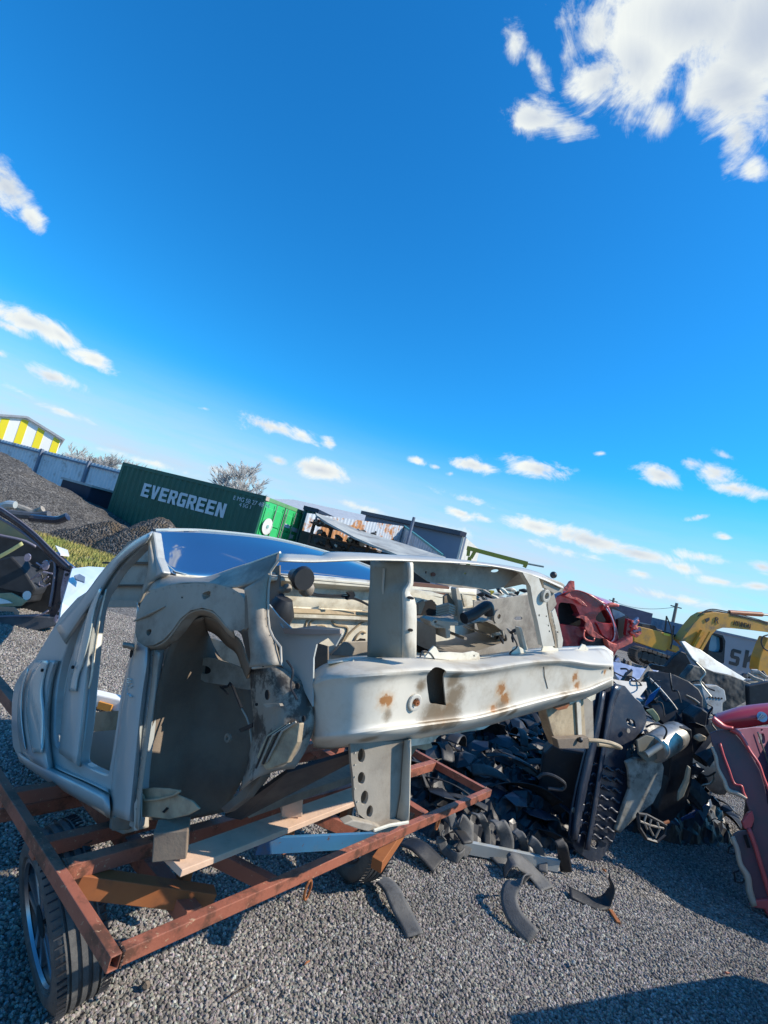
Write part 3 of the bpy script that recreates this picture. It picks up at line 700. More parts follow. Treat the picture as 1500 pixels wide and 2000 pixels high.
for k in range(80):
    sh_i = rn.randrange(3); px = rn.uniform(616, 735); py = (1020, 1041, 1061)[sh_i]+(px-612)*.265-rn.uniform(0, 5)
    p = rk(px, py, rn.uniform(-.2, .2)); m = MB()
    a = Vector((rn.uniform(-1, 1), rn.uniform(-.4, .4), rn.uniform(-.5, .5))).normalized(); L_ = rn.uniform(.06, .2); r_ = rn.uniform(.03, .08)
    m.tube([p-a*L_, p-a*L_*.4, p+a*L_*.3, p+a*L_], [r_*.7, r_, r_*.85, r_*.4], 6)
    if rn.random() < .5: disc(m, p+Vector((0, -.05, .02)), (rn.uniform(-.5, .5), -1, rn.uniform(-.5, .5)), r_*1.3, .04, 8)
    pm_ = rn.choice(M_parts); tag(m.build('car_part', pm_), '%s machine part on the %s rack of the open shed, %s end' % (pm_.name.replace('_', ' '), ('top', 'middle', 'lowest')[sh_i], 'left' if px < 655 else 'middle' if px < 695 else 'right'), 'car part', 'scrap parts on the shed racks')
M_rustfence = mat('streaked_corrugated', (.52, .56, .60), .5, var=(.40, .44, .48), vscale=.8, dirt=(.45, .20, .07), dscale=.9, dthr=.54, dsoft=.03)
f1, f2 = W(622, 1000, 23), W(870, 1077, 13.2)
ff = thing('rusty_fence', 'silver corrugated fence with orange rust streaks above the shed roof', 'fence', Vector((f1.x, f1.y, 0)))
g1, g2 = W(600, 1002, 16.8), W(790, 1028, 23.5); g3 = W(864, 1084, 19.5)
m = MB(); corrugated(m, Vector((g1.x, g1.y, 0)), Vector((g2.x, g2.y, 0)), 0, lambda t: g1.z+(g2.z-g1.z)*t, .25, .04); m.build('fence_panel', M_rustfence, ff, solid=.004)
m = MB(); corrugated(m, Vector((g2.x, g2.y, 0)), Vector((g3.x, g3.y, 0)), 0, lambda t: g2.z+(g3.z-g2.z)*t, .25, .04); m.build('fence_panel', mat('pale_blue_corrugated', (.42, .52, .58), .5), ff, solid=.004)
m = MB(); m.bar(g2, g3, .1, .08); m.build('top_rail', mat('teal_rail', (.06, .25, .26), .5), ff)
# long low roof line behind
lr = thing('long_low_building', 'long pale grey roof stretching behind the rusty corrugated fence', 'building', W(640, 1000, 34)*1); lr.location.z = 0
l1, l2 = W(500, 967, 40), W(850, 1045, 33)
m = MB(); A_, B_ = Vector((l1.x, l1.y, l1.z)), Vector((l2.x, l2.y, l2.z)); bk = Vector((1.5, 8, 1.0))
m.add([Vector((A_.x, A_.y, 0)), Vector((B_.x, B_.y, 0)), B_+Vector((0, 0, -.5)), A_+Vector((0, 0, -.5))], [(0, 1, 2, 3)]); m.build('wall', mat('pale_grey_wall', (.42, .44, .45), .7), lr, solid=.1)
m = MB(); m.add([A_+Vector((-.5, -.5, -.5)), B_+Vector((.5, -.5, -.5)), B_+bk, A_+bk], [(0, 1, 2, 3)]); m.build('roof', mat('pale_roof_sheet', (.50, .52, .53), .6), lr, solid=.08)
# blue-grey hall
bh = thing('blue_hall', 'dark blue-grey flat hall with a pale gable end beyond the rusty fence', 'building', W(800, 1060, 28)*1); bh.location.z = 0
b1, b2 = W(715, 1005, 34), W(905, 1047, 24)
pb = Plane((b1.x, b1.y, 0), (b2.x-b1.x, b2.y-b1.y, 0)); lb_ = (Vector((b2.x-b1.x, b2.y-b1.y))).length
MB().prism(pb, [(0, 0), (lb_, 0), (lb_, b2.z), (0, b1.z)], (), .2).build('side_wall', mat('slate_blue_cladding', (.10, .14, .21), .6, var=(.13, .17, .24), vscale=.3), bh)
en = W(935, 1073, 27.5); MB().add([pb.to3(lb_, 0, 0), Vector((en.x, en.y, 0)), en, pb.to3(lb_, b2.z, 0)], [(0, 1, 2, 3)]).build('end_wall', mat('cream_cladding', (.6, .58, .52), .6), bh, solid=.1)
MB().bar(pb.to3(-.3, b1.z+.08, -.1), pb.to3(lb_+.1, b2.z+.08, -.1), .35, .22).build('eaves', M_skip, bh)
# pole on roof line
pa = W(808, 1010, 20); pz = W(801, 1040, 20); q = Vector((pz.x, pz.y, 0)); o = MB().tube([q, Vector((pz.x, pz.y, pa.z))], .06, 8).build('lamp_post', M_post)
tag(o, 'thin dark post rising behind the rusty corrugated fence', 'post')
# yellow gantry
gy = thing('yellow_crane_arm', 'yellow steel crane beam sticking up behind the silver shell', 'crane', W(980, 1100, 14)*1); gy.location.z = 0
M_yb = mat('yellow_paint', (.42, .34, .03), .5, var=(.36, .28, .03), vscale=3)
gp = Plane(W(980, 1090, 14), (1, -.1, 0))
MB().bar(gp(912, 1070), gp(1030, 1101), .1, .11).build('beam', M_yb, gy)
for a, b in (((916, 1071), (914, 1086)), ((928, 1076), (920, 1090)), ((1028, 1100), (1024, 1108))): MB().bar(gp(*a), gp(*b), .08, .09, up=gp.a).build('bracket', M_yb, gy)
MB().tube([gp(1030, 1101), gp(1062, 1107)], .025, 6).build('rod', M_steelrod, gy)
mm_ = gp(918, 1088); MB().bar(mm_, Vector((mm_.x, mm_.y, 0)), .1, .1, up=gp.a).build('mast', M_yb, gy)
# far fence and utility poles on the right
h1, h2 = W(1225, 1190, 44), W(1420, 1245, 36)
MBf = thing('far_fence', 'low blue-grey fence far behind the yellow excavator', 'fence', Vector((h1.x, h1.y, 0)))
m = MB(); corrugated(m, Vector((h1.x, h1.y, 0)), Vector((h2.x, h2.y, 0)), 0, (h1.z+h2.z)/2, .5, .06); m.build('fence_panel', mat('blue_grey_sheet', (.17, .23, .30), .6), MBf, solid=.01)
m = MB(); a = W(1200, 1180, 40); b = W(1270, 1205, 38); m.box(Vector(((a.x+b.x)/2, (a.y+b.y)/2, a.z/2)), (2.4, 1.5, a.z)); tag(m.build('dark_site_cabin', mat('purple_grey_sheet', (.10, .09, .14), .6)), 'dark flat cabin behind the red wreck', 'cabin')
poles = []
for px, pt, pbm, y, lb in ((1322, 1178, 1230, 46, 'grey utility pole standing behind the excavator'), (1199, 1168, 1200, 60, 'far dark utility pole above the red wreck')):
    a = W(px, pt, y); b = Vector((a.x, a.y, 0)); u_ = thing('utility_pole', lb, 'pole', b, 'utility poles'); MB().tube([b, a], [.16, .13], 8).build('pole', M_trunk, u_); MB().bar(a+Vector((-.5, 0, -.35)), a+Vector((.5, 0, -.35)), .1, .1).build('crossarm', M_trunk, u_); poles.append(a)
m = MB(); a, b = poles[0], poles[1]; m.tube([a.lerp(b, i/12)-Vector((0, 0, .35+4*.5*(i/12)*(1-i/12))) for i in range(13)], .02, 4); tag(m.build('overhead_wire', M_black), 'thin overhead wire strung between the two utility poles', 'wire')
# ================================================================== trailer
HF = .56
M_rust = mat('red_oxide_steel', (.36, .125, .075), .6, .05, var=(.27, .085, .05), vscale=4, dirt=(.12, .05, .03), dscale=7, dthr=.55, dsoft=.07, bump=.0012, bscale=110, wear=(.42, .26, .16), wthr=.64)
M_rust2 = mat('orange_rust_steel', (.36, .13, .04), .65, .1, var=(.28, .09, .03), vscale=5, dirt=(.15, .06, .03), dscale=6, dthr=.6)
C1, C2 = G(217, 1872, HF), G(955, 1547, HF)
A_ = (C2-C1).normalized(); B_ = Vector((-A_.y, A_.x, 0))
WID = (C2-C1).length; TLEN = 1.75
tr = thing('trailer', 'rusty red-brown steel frame trailer carrying the silver car shell', 'trailer', Vector((C1.x+A_.x*WID/2+B_.x*1.5, C1.y+A_.y*WID/2+B_.y*1.5, 0)))
def tp(a, b, z=HF): return Vector((C1.x, C1.y, z))+A_*a+B_*b
m = MB(); m.hollow(tp(.018, 0), tp(WID, 0), .027, .036, .004); m.build('front_rail', M_rust, tr, bevel=.002)
m = MB(); m.hollow(tp(0, -.016), tp(0, TLEN), .027, .036, .004); m.build('side_rail', M_rust, tr, bevel=.002)
m = MB(); m.hollow(tp(WID-.02, .017), tp(WID-.02, TLEN), .027, .036, .004); m.build('side_rail', M_rust, tr, bevel=.002)
def AB(px, py, z): p = G(px, py, z)-C1; return p.dot(A_), p.dot(B_)
cb = AB(125, 1712, HF-.02)[1]
TLEN = AB(-60, 1480, HF)[1]+.4
for k, b in enumerate((cb, AB(130, 1612, HF)[1], AB(40, 1525, HF)[1])):
    MB().bar(tp(.017, b, HF-(.004 if k == 0 else .05)), tp(WID-.037, b, HF-(.004 if k == 0 else .05)), .035, .045).build('cross_beam', M_rust, tr, bevel=.002)
# lower frame that carries the axle, diagonals and uprights
zl = .43
d1a = tp(*AB(150, 1722, HF-.05), HF-.05); d1b = tp(*AB(412, 1757, zl), zl)
MB().bar(d1a, d1b, .045, .06).build('diagonal_brace', M_rust2, tr, bevel=.002)
MB().bar(tp(*AB(385, 1655, HF-.06), HF-.06), tp(*AB(545, 1735, zl), zl), .035, .045).build('diagonal_brace', M_rust, tr, bevel=.002)
MB().bar(tp(*AB(735, 1690, zl), zl), tp(*AB(800, 1595, HF-.04), HF-.04), .045, .05).build('diagonal_brace', M_rust2, tr, bevel=.002)
MB().bar(tp(*AB(590, 1580, HF-.05), HF-.05), tp(*AB(690, 1625, zl), zl), .04, .05).build('diagonal_brace', M_rust, tr, bevel=.002)
for px, pa, pz in ((371, 1672, 1735), (570, 1600, 1642), (683, 1560, 1600)):
    t_ = tp(*AB(px, pa, HF-.04), HF-.04); MB().bar(t_, Vector((t_.x, t_.y, zl-.03)), .035, .035, up=A_).build('upright', M_rust2, tr, bevel=.002)
MB().bar(tp(.05, .95, zl-.05), tp(WID-.05, .95, zl-.05), .05, .05).build('axle', M_rust, tr, bevel=.004)
for a in (.34, WID-.34): MB().bar(tp(a, .15, zl), tp(a, 2.6, zl), .05, .05).build('lower_rail', M_rust, tr, bevel=.002)
for px, py in ((601, 1738), (855, 1607)):
    c = G(px, py, HF-.06); n = B_; pts = [c+A_*math.cos(t)*.012+Vector((0, 0, math.sin(t)*.03)) for t in [i*math.pi/6 for i in range(13)]]
    MB().tube(pts, .0045, 6).build('tie_loop', M_rust2, tr)
M_weld = mat('weld_bead', (.10, .06, .045), .45, .5, bump=.001, bscale=200)
def bead(p, q):
    n = 14; rn_ = random.Random(int(abs(p.x)*1e4)); MB().tube([p.lerp(q, i/n)+Vector((rn_.uniform(-1, 1), rn_.uniform(-1, 1), rn_.uniform(-1, 1)))*.0012 for i in range(n+1)], [rn_.uniform(.0022, .0042) for i in range(n+1)], 7).build('weld_bead', M_weld, tr, smooth=True)
bead(tp(.0175, -.016, HF+.018), tp(.0175, .016, HF+.018)); bead(tp(.0175, -.0145, HF+.018), tp(.0175, -.0145, HF-.018))
bead(tp(.017, cb-.018, HF+.018), tp(.017, cb+.018, HF+.018)); bead(tp(.016, cb-.019, HF+.018), tp(.016, cb-.019, HF-.02)); bead(tp(WID-.036, .017, HF+.018), tp(WID-.006, .017, HF+.018))
# wheels
M_tyre = mat('worn_rubber', (.055, .055, .055), .8, var=(.085, .083, .08), vscale=9, dirt=(.12, .115, .105), dscale=14, dthr=.56, bump=.0015, bscale=160)
M_rim = mat('dark_alloy', (.03, .032, .036), .35, .6); M_rimedge = mat('machined_alloy', (.45, .46, .48), .3, .9)
def wheel(parent, c, axis, r=.250, w=.138, rr=.176):
    c = Vector(c); ax = Vector(axis).normalized(); v = ax.cross(Vector((0, 0, 1))).normalized(); u = v.cross(ax)   # ax points outwards
    wh = bpy.data.objects.new('wheel', None); col.objects.link(wh); wh.parent = parent; wh.location = c-wloc(parent)
    def ring(prof, n=64): return [[c+(u*math.cos(2*math.pi*k/n)+v*math.sin(2*math.pi*k/n))*q+ax*h for k in range(n)] for q, h in prof]
    hw = w/2
    prof = [(rr, hw-.02), (rr+.012, hw), (rr+.035, hw+.004), (r-.03, hw), (r-.008, hw-.012), (r, hw-.028)]
    for gx in (.040, .013, -.013, -.040): prof += [(r, gx+.006), (r-.009, gx+.005), (r-.009, gx-.005), (r, gx-.006)]
    prof += [(r, -hw+.028), (r-.008, -hw+.012), (r-.03, -hw), (rr+.012, -hw), (rr, -hw+.02)]
    m = MB(); m.grid(ring(prof), True)
    m.build('tyre', M_tyre, wh, smooth=True)
    m = MB()
    for k in range(70):                       # shoulder sipes
        t = 2*math.pi*k/70
        for sx in (1, -1):
            d = u*math.cos(t)+v*math.sin(t); tg = ax.cross(d); m.box(c+d*(r+.001)+ax*sx*.058, (.024, .004, .005), (ax, tg, d))
    m.build('tread_sipe', M_black, wh); bpy.context.scene
    m = MB(); m.grid(ring([(rr, -hw+.02), (rr-.012, -hw+.025), (rr-.02, 0), (rr-.012, hw-.03), (rr-.004, hw-.016), (rr, hw-.02)]), True); m.build('rim', M_rim, wh, smooth=True)
    m = MB(); m.grid(ring([(rr+.002, hw-.012), (rr+.005, hw-.006), (rr-.006, hw-.004), (rr-.008, hw-.014)]), True); m.build('rim_edge', M_rimedge, wh, smooth=True)
    for k in range(5):
        t = 2*math.pi*k/5+.3; d = u*math.cos(t)+v*math.sin(t); tg = ax.cross(d); m = MB()
        for s_ in (-1, 1):
            rows = [[c+d*q+tg*(s_*(.012+.02*(q/rr))+e*wd_)+ax*(hw-.028+hh) for e, hh in ((-1, -.015), (-.8, .012), (.8, .012), (1, -.015))] for q, wd_ in ((.03, .012), (.09, .010), (.15, .010), (rr-.012, .013))]
            m.grid(rows)
        m.build('spoke', M_rimedge, wh, solid=.004)
    m = MB(); disc(m, c+ax*(hw-.032), ax, .045, .02, 20); m.build('hub_cap', M_rim, wh)
    return wh
ax_l = -A_
wc = W(66, 1826, 1.56); wb = (wc-C1).dot(B_)
AXL = Vector((-.87, -.50, 0)).normalized()
wheel(tr, (-.643, 1.728, .252), (math.cos(3.94)*math.cos(-.30), math.sin(3.94)*math.cos(-.30), math.sin(-.30)))
wr = G(668, 1724); wheel(tr, Vector((wr.x+.02, wr.y+.10, .245)), -AXL)
WB = wb
# planks, blocks and the blue bar lying on the trailer
M_plank = mat('pale_sawn_timber', (.66, .46, .33), .75, var=(.54, .37, .26), vscale=14, dirt=(.28, .2, .15), dscale=3, dthr=.62, bump=.001, bscale=90)
M_block = mat('grey_timber', (.26, .20, .14), .8, var=(.18, .135, .10), vscale=14, dirt=(.12, .09, .07), dscale=4, dthr=.6, bump=.001, bscale=90)
zt = HF+.045
pk1, pk2 = G(330, 1692, zt), G(700, 1552, zt)
d_ = (pk2-pk1).normalized()
o = MB().bar(pk1+d_*.01, pk2+d_*.25, .085, .02).build('timber_plank', M_plank, bevel=.002); tag(o, 'pale pinkish plank lying across the trailer under the wooden blocks', 'plank', 'planks on the trailer')
p3, p4 = G(470, 1575, zt+.1), G(700, 1503, zt+.1)
d2_ = (p4-p3).normalized()
o = MB().bar(p3, p4+d2_*.25, .09, .03).build('timber_plank', M_block, bevel=.002); tag(o, 'grey plank behind the pale one, close under the car shell', 'plank', 'planks on the trailer')
def blk(px, py, zb, w, h, lb, mt_=M_block, yaw=-.72, dpt=None):
    p = G(px, py, zb); a = Vector((d_.x*math.cos(yaw)-d_.y*math.sin(yaw), d_.x*math.sin(yaw)+d_.y*math.cos(yaw), 0)); n = Vector((-a.y, a.x, 0))
    m_ = Matrix.Rotation(R(-13), 3, n); a = m_ @ a; u3 = n.cross(a); u3 = -u3 if u3.z < 0 else u3
    o = MB().box(p+n*(dpt or w)/2+u3*h/2, (w, dpt or w, h), (a, n, u3)).build('timber_block', mt_, bevel=.003); return tag(o, lb, 'wooden block', 'blocks under the shell')
blk(330, 1682, zt+.011, .088, .078, 'grey wooden block at the left end of the pale plank', dpt=.07)
blk(570, 1598, zt+.011, .072, .085, 'tan wooden block near the middle of the pale plank', M_plank, dpt=.07)
blk(236, 1622, HF+.02, .05, .04, 'small dark block tucked under the left corner of the shell')
bl1, bl2 = G(502, 1652, HF-.02), G(735, 1640, HF-.02)
M_blue = mat('blue_painted_steel', (.05, .20, .38), .5, .1, var=(.04, .15, .3), vscale=4, dirt=(.16, .12, .08), dscale=5, dthr=.60, wear=(.13, .06, .03), wthr=.66)
o = MB().bar(bl1, bl2, .012, .055).build('steel_bar', M_blue, bevel=.001); o2 = MB().bar(bl1+Vector((0, .02, -.025)), bl2+Vector((0, .02, -.025)), .04, .006).build('lower_flange', M_blue, o); tag(o, 'chipped blue steel angle bar lying across the trailer frame', 'bar')

# ================================================================== the silver car shell
SP = Plane((-.576, 1.70, 0), (.8, -.6, 0))     # side of the car, facing the viewer's left
FP = Plane((-.054, 1.35, 0), (.8, .6, 0))      # front of the car
def spot(pl, px, py, r, off=0): p = pl(px, py, off); return ((p.x, p.y, p.z), r)
SILV, SILV2, DIRT = (.47, .44, .37), (.38, .355, .30), (.30, .25, .19)
M_sil = mat('silver_paint', SILV, .5, .0, var=SILV2, vscale=2.2, dirt=(.37, .34, .29), dscale=3.2, dthr=.62, bump=.0003, bscale=220, dent=.006, dentscale=7, coat=.05, rvar=.1)
M_side = mat('silver_with_blue_shade', (.43, .45, .43), .38, .12, var=(.36, .38, .365), vscale=2.2, dirt=(.27, .26, .24), dscale=3.5, dthr=.64, dent=.004, dentscale=6, coat=.5, rvar=.1)  # blue-grey cast of the shaded car side is put into the silver
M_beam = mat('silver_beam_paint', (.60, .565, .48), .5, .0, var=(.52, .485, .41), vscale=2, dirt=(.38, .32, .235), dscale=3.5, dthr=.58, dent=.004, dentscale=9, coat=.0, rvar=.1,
             spots=[spot(FP, 746, 1366, .034, .0), spot(FP, 757, 1368, .030, .0), spot(FP, 860, 1402, .05, .01), spot(FP, 880, 1385, .03, .01), spot(FP, 978, 1345, .036, .02), spot(FP, 984, 1366, .042, .02), spot(FP, 962, 1386, .034, .02), spot(FP, 1122, 1322, .034, .02), spot(FP, 1126, 1338, .030, .02), spot(FP, 1180, 1312, .022, .02)], spotcol=(.33, .15, .05, 1), smudge=[spot(FP, x, y, r, .01) for x, y, r in ((888, 1330, .05), (892, 1360, .06), (880, 1395, .07), (850, 1400, .07), (835, 1415, .05), (826, 1340, .03), (748, 1392, .03), (980, 1385, .04), (622, 1400, .03), (720, 1444, .04), (1000, 1392, .03), (1100, 1362, .03))])
M_cream = mat('cream_and_sunlit_silver', (.74, .70, .58), .45, .0, var=(.68, .63, .50), vscale=5, dirt=(.36, .29, .19), dscale=6, dthr=.58, bump=.0006, bscale=90, dent=.006, dentscale=14)  # shell silver brightened and yellowed in colour for sunlit inner faces
M_arch = mat('dusty_underseal', (.14, .108, .08), .85, var=(.21, .165, .122), vscale=5, dirt=(.20, .165, .125), dscale=4, dthr=.60, bump=.002, bscale=130, dent=.01, dentscale=8)
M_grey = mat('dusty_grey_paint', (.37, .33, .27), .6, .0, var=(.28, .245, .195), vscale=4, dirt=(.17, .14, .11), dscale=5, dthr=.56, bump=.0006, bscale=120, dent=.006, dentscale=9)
M_tan = mat('muddy_tan_sheet', (.46, .37, .24), .7, var=(.38, .29, .18), vscale=8, dirt=(.24, .18, .12), dscale=7, dthr=.58, bump=.001, bscale=80, dent=.004, dentscale=15)
M_glass = bpy.data.materials.new('windscreen_glass'); M_glass.use_nodes = True; P = M_glass.node_tree.nodes['Principled BSDF']
P.inputs['Base Color'].default_value = (.02, .05, .13, 1); P.inputs['Roughness'].default_value = .06; P.inputs['Metallic'].default_value = 0; P.inputs['IOR'].default_value = 2.8; P.inputs['Specular IOR Level'].default_value = .8
M_frit = mat('black_glass_border', (.02, .03, .05), .12)
M_hole = mat('cavity_shade_black', (.006, .006, .007), .9)  # near-black plates put the shade inside holes into colour; also bolts and seams
p0 = SP(215, 1590)
car = thing('car_shell', 'stripped silver car body shell with no wheels or engine resting on the rusty trailer', 'car body', Vector((p0.x+.2, p0.y+.2, HF+.03)))
def edges(l): return l
# --- body side frame with two door openings
open1 = [(286, 1064), (262, 1083), (232, 1115), (212, 1146), (200, 1165), (191, 1195), (184, 1240), (178, 1300), (173, 1345), (168, 1400), (163, 1440), (157, 1480), (163, 1492), (205, 1512), (213, 1500), (221, 1452), (229, 1397), (236, 1350), (247, 1303), (259, 1252), (264, 1210), (270, 1177), (290, 1110)]
open2 = [(172, 1178), (158, 1200), (142, 1232), (128, 1268), (118, 1300), (110, 1345), (106, 1392), (106, 1440), (113, 1462), (118, 1440), (120, 1390), (126, 1340), (134, 1298), (148, 1256), (164, 1215)]
outer = [(299, 1037), (290, 1040), (262, 1057), (232, 1083), (203, 1114), (176, 1150), (150, 1167), (120, 1200), (96, 1238), (68, 1285), (42, 1312), (27, 1338), (22, 1372), (21, 1420), (24, 1458), (36, 1484), (60, 1506), (117, 1541), (190, 1582), (215, 1598), (262, 1620), (270, 1560), (275, 1500), (288, 1400), (300, 1300), (305, 1262), (285, 1215), (283, 1165), (300, 1130), (318, 1118), (306, 1088)]
plate('body_side', M_side, car, SP, outer, [open1, open2], th=.035, bevel=.006)
def strip(name, mt_, parent, pl, L_, R_, bulge=-.03, offs=(0, 0), th=.004, nm=1):
    rows = [[pl(x, y, offs[0]) for x, y in L_]]
    n = len(L_)
    for t in ((.18, .8), (.5, 1), (.82, .8)) if nm else ():
        rows.append([pl(L_[i][0]*(1-t[0])+R_[i][0]*t[0], L_[i][1]*(1-t[0])+R_[i][1]*t[0], bulge*t[1]+offs[0]*(1-t[0])+offs[1]*t[0]) for i in range(n)])
    rows.append([pl(x, y, offs[1]) for x, y in R_])
    return loft(MB(), rows, 4, 3).build(name, mt_, parent, smooth=True, solid=th)
M_pil = mat('pale_trim_and_reflection', (.52, .58, .56), .25, .3, var=(.47, .53, .51), vscale=3, coat=.6, dirt=(.36, .36, .33), dscale=4, dthr=.64)  # white-green reflections on the pillars put into colour; also trim and residue
strip('centre_pillar', M_side, car, SP, [(188, 1160), (168, 1205), (150, 1250), (138, 1300), (128, 1350), (121, 1410), (116, 1470)], [(203, 1163), (190, 1205), (182, 1255), (176, 1310), (170, 1370), (164, 1430), (156, 1498)], -.030, (-.002, -.002))
strip('pillar_reflection', M_pil, car, SP, [(193, 1150), (174, 1190), (160, 1240), (149, 1290), (140, 1320), (134, 1350)], [(200, 1150), (187, 1190), (178, 1240), (167, 1285), (155, 1320), (150, 1350)], -.012, (-.034, -.034), .002)
strip('rear_pillar', M_side, car, SP, [(70, 1290), (52, 1315), (40, 1345), (35, 1385), (36, 1430), (44, 1478)], [(116, 1290), (106, 1325), (101, 1360), (98, 1400), (98, 1445), (106, 1510)], -.035, (-.002, -.002))
strip('pillar_reflection', M_pil, car, SP, [(80, 1292), (62, 1320), (54, 1350), (52, 1390), (56, 1430), (64, 1470)], [(97, 1290), (88, 1320), (84, 1350), (87, 1390), (87, 1430), (84, 1470)], -.010, (-.040, -.040), .002)
strip('pillar_trim_line', M_pil, car, SP, [(53, 1305), (41, 1345), (39, 1400), (47, 1462)], [(57, 1307), (45, 1348), (43, 1402), (51, 1464)], -.008, (-.035, -.035), .002)
strip('sealing_flange', M_cream, car, SP, [(206, 1152), (194, 1200), (184, 1260), (177, 1320), (172, 1345)], [(209, 1150), (198, 1200), (188, 1260), (181, 1320), (175, 1346)], -.006, (-.02, -.02), .002)
strip('sill', M_side, car, SP, [(36, 1470), (80, 1490), (120, 1508), (165, 1528), (213, 1552)], [(38, 1486), (76, 1514), (117, 1540), (170, 1570), (215, 1598)], -.035, (-.002, .0))
strip('sill_step', M_side, car, SP, [(113, 1466), (140, 1478), (165, 1494), (190, 1506), (212, 1516)], [(108, 1500), (135, 1513), (162, 1524), (188, 1536), (212, 1548)], -.01, (.08, -.01))
strip('roof_rail', M_side, car, SP, [(298, 1038), (262, 1057), (230, 1084), (200, 1116), (175, 1150), (145, 1186), (110, 1225)], [(286, 1060), (262, 1078), (234, 1104), (212, 1135), (197, 1160), (170, 1195), (128, 1258)], -.028, (-.002, -.002))
strip('hinge_pillar', M_side, car, SP, [(268, 1177), (262, 1252), (247, 1320), (238, 1380), (229, 1450), (220, 1520), (214, 1590)], [(292, 1270), (291, 1310), (286, 1350), (280, 1400), (274, 1460), (268, 1530), (260, 1606)], -.03, (-.002, -.002))
strip('pillar_flange', M_grey, car, SP, [(300, 1268), (297, 1320), (290, 1380), (282, 1440), (274, 1500), (266, 1560), (262, 1612)], [(313, 1276), (307, 1320), (300, 1380), (291, 1440), (283, 1500), (275, 1560), (271, 1622)], .004, (-.012, -.03), .003, 0)
plate('jacking_corner', M_grey, car, SP, [(215, 1585), (262, 1600), (262, 1624), (240, 1630), (212, 1618)], (), .05, .01, .004)
strip('a_pillar', M_grey, car, SP, [(289, 1064), (291, 1090), (288, 1120), (276, 1160), (270, 1180)], [(301, 1044), (312, 1100), (318, 1122), (300, 1140), (284, 1168)], -.015, (-.002, .03))
for q in [oval(284, 1184, 3, 8, 10), oval(279, 1226, 3, 9, 8), oval(272, 1212, 2, 4), oval(256, 1275, 2.5, 10, 12)]:
    plate('access_hole', M_hole, car, SP, q, (), .003, -.034)
for x, y in ((89, 1312), (149, 1306)): # striker bolts
    m = MB(); disc(m, SP(x-5, y-3, -.05), SP.n, .006, .006, 10); m.build('striker', M_hole, car)
# scuffed patch on the hinge pillar
strip('hinge_stub', M_grey, car, SP, [(240, 1255), (250, 1256), (262, 1258)], [(240, 1264), (250, 1266), (262, 1270)], -.05, (-.03, -.03))
# --- far side and roof seen through the door opening
IN = SP.shifted(.75)
plate('inner_roof', M_grey, car, SP, [(250, 1058), (330, 1030), (340, 1120), (300, 1180), (180, 1182), (196, 1140), (215, 1100)], (), .01, .45)
for y in (1098, 1142): strip('roof_bow', M_arch, car, SP, [(200, y), (250, y), (300, y)], [(200, y+2.5), (250, y+2.5), (300, y+2.5)], .43, (.43, .43))
plate('far_sill', M_grey, car, SP, [(150, 1170), (300, 1174), (300, 1186), (150, 1186)], (), .02, .40)
fl = [SP(60, 1455, .1), SP(225, 1532, .03), SP(255, 1560, .05), SP(290, 1500, .5), SP(300, 1440, 1.0), SP(60, 1420, .8)]
MB().ngon3(fl).build('floor_pan', M_tan, car, solid=.006)
plate('inner_wheelhouse', M_tan, car, SP, [(165, 1392), (235, 1388), (232, 1430), (205, 1432), (166, 1426)], (), .01, .35)
plate('tunnel', M_side, car, SP, [(160, 1432), (232, 1425), (240, 1520), (160, 1500)], (), .01, .20)
# --- upper wing structure (shotgun panel)
so = [(283, 1165), (296, 1153), (318, 1146), (340, 1142), (380, 1139), (420, 1140), (447, 1147), (465, 1156), (476, 1168), (482, 1200), (480, 1226), (470, 1232), (452, 1231), (441, 1221), (430, 1206), (415, 1192), (395, 1187), (372, 1192), (352, 1208), (335, 1232), (318, 1250), (300, 1260), (282, 1262), (268, 1252), (264, 1235), (268, 1200), (275, 1178)]
plate('wing_rail', M_grey, car, SP, so, [[(395, 1164), (397, 1158), (409, 1154), (411, 1158), (409, 1166), (398, 1171)], [(286, 1238), (287, 1231), (295, 1229), (295, 1236), (290, 1242)], oval(355.5, 1167, 2, 2)], .05, -.035, .012)
# arch lip turned inwards
lip = [(268, 1258), (300, 1262), (322, 1252), (340, 1232), (356, 1210), (374, 1195), (395, 1190), (415, 1195), (430, 1208), (443, 1224), (456, 1233)]
loft(MB(), [[SP(x, y, -.03) for x, y in lip], [SP(x+2, y+7, .0) for x, y in lip], [SP(x+3, y+14, .05) for x, y in lip]], 4, 3).build('arch_lip', M_grey, car, smooth=True, solid=.004)
# rib pressed into the rail
MB().tube([SP(262, 1213, -.037), SP(290, 1200, -.040), SP(322, 1184, -.038)], [.003, .006, .002], 8).build('pressed_rib', M_grey, car, smooth=True)
# top sheet rising to the front corner
t_rows = [[SP(316, 1120, .05), SP(352, 1127, .05), SP(400, 1128, .06), SP(455, 1110, .06), SP(505, 1094, .05), SP(546, 1080, .04)],
          [SP(300, 1140, .0), SP(350, 1134, .0), SP(400, 1131, .0), SP(455, 1124, .01), SP(500, 1112, .01), SP(544, 1094, .02)],
          [SP(290, 1156, -.03), SP(345, 1141, -.03), SP(400, 1139, -.03), SP(450, 1148, -.03), SP(490, 1140, -.02), SP(524, 1126, .0)]]
loft(MB(), t_rows, 4, 4).build('wing_top', M_grey, car, smooth=True, solid=.004)
MB().tube([SP(480, 1104, .048), SP(512, 1092, .045), SP(547, 1079, .04), SP(546, 1094, .04)], .004, 6).build('torn_edge', M_cream, car)
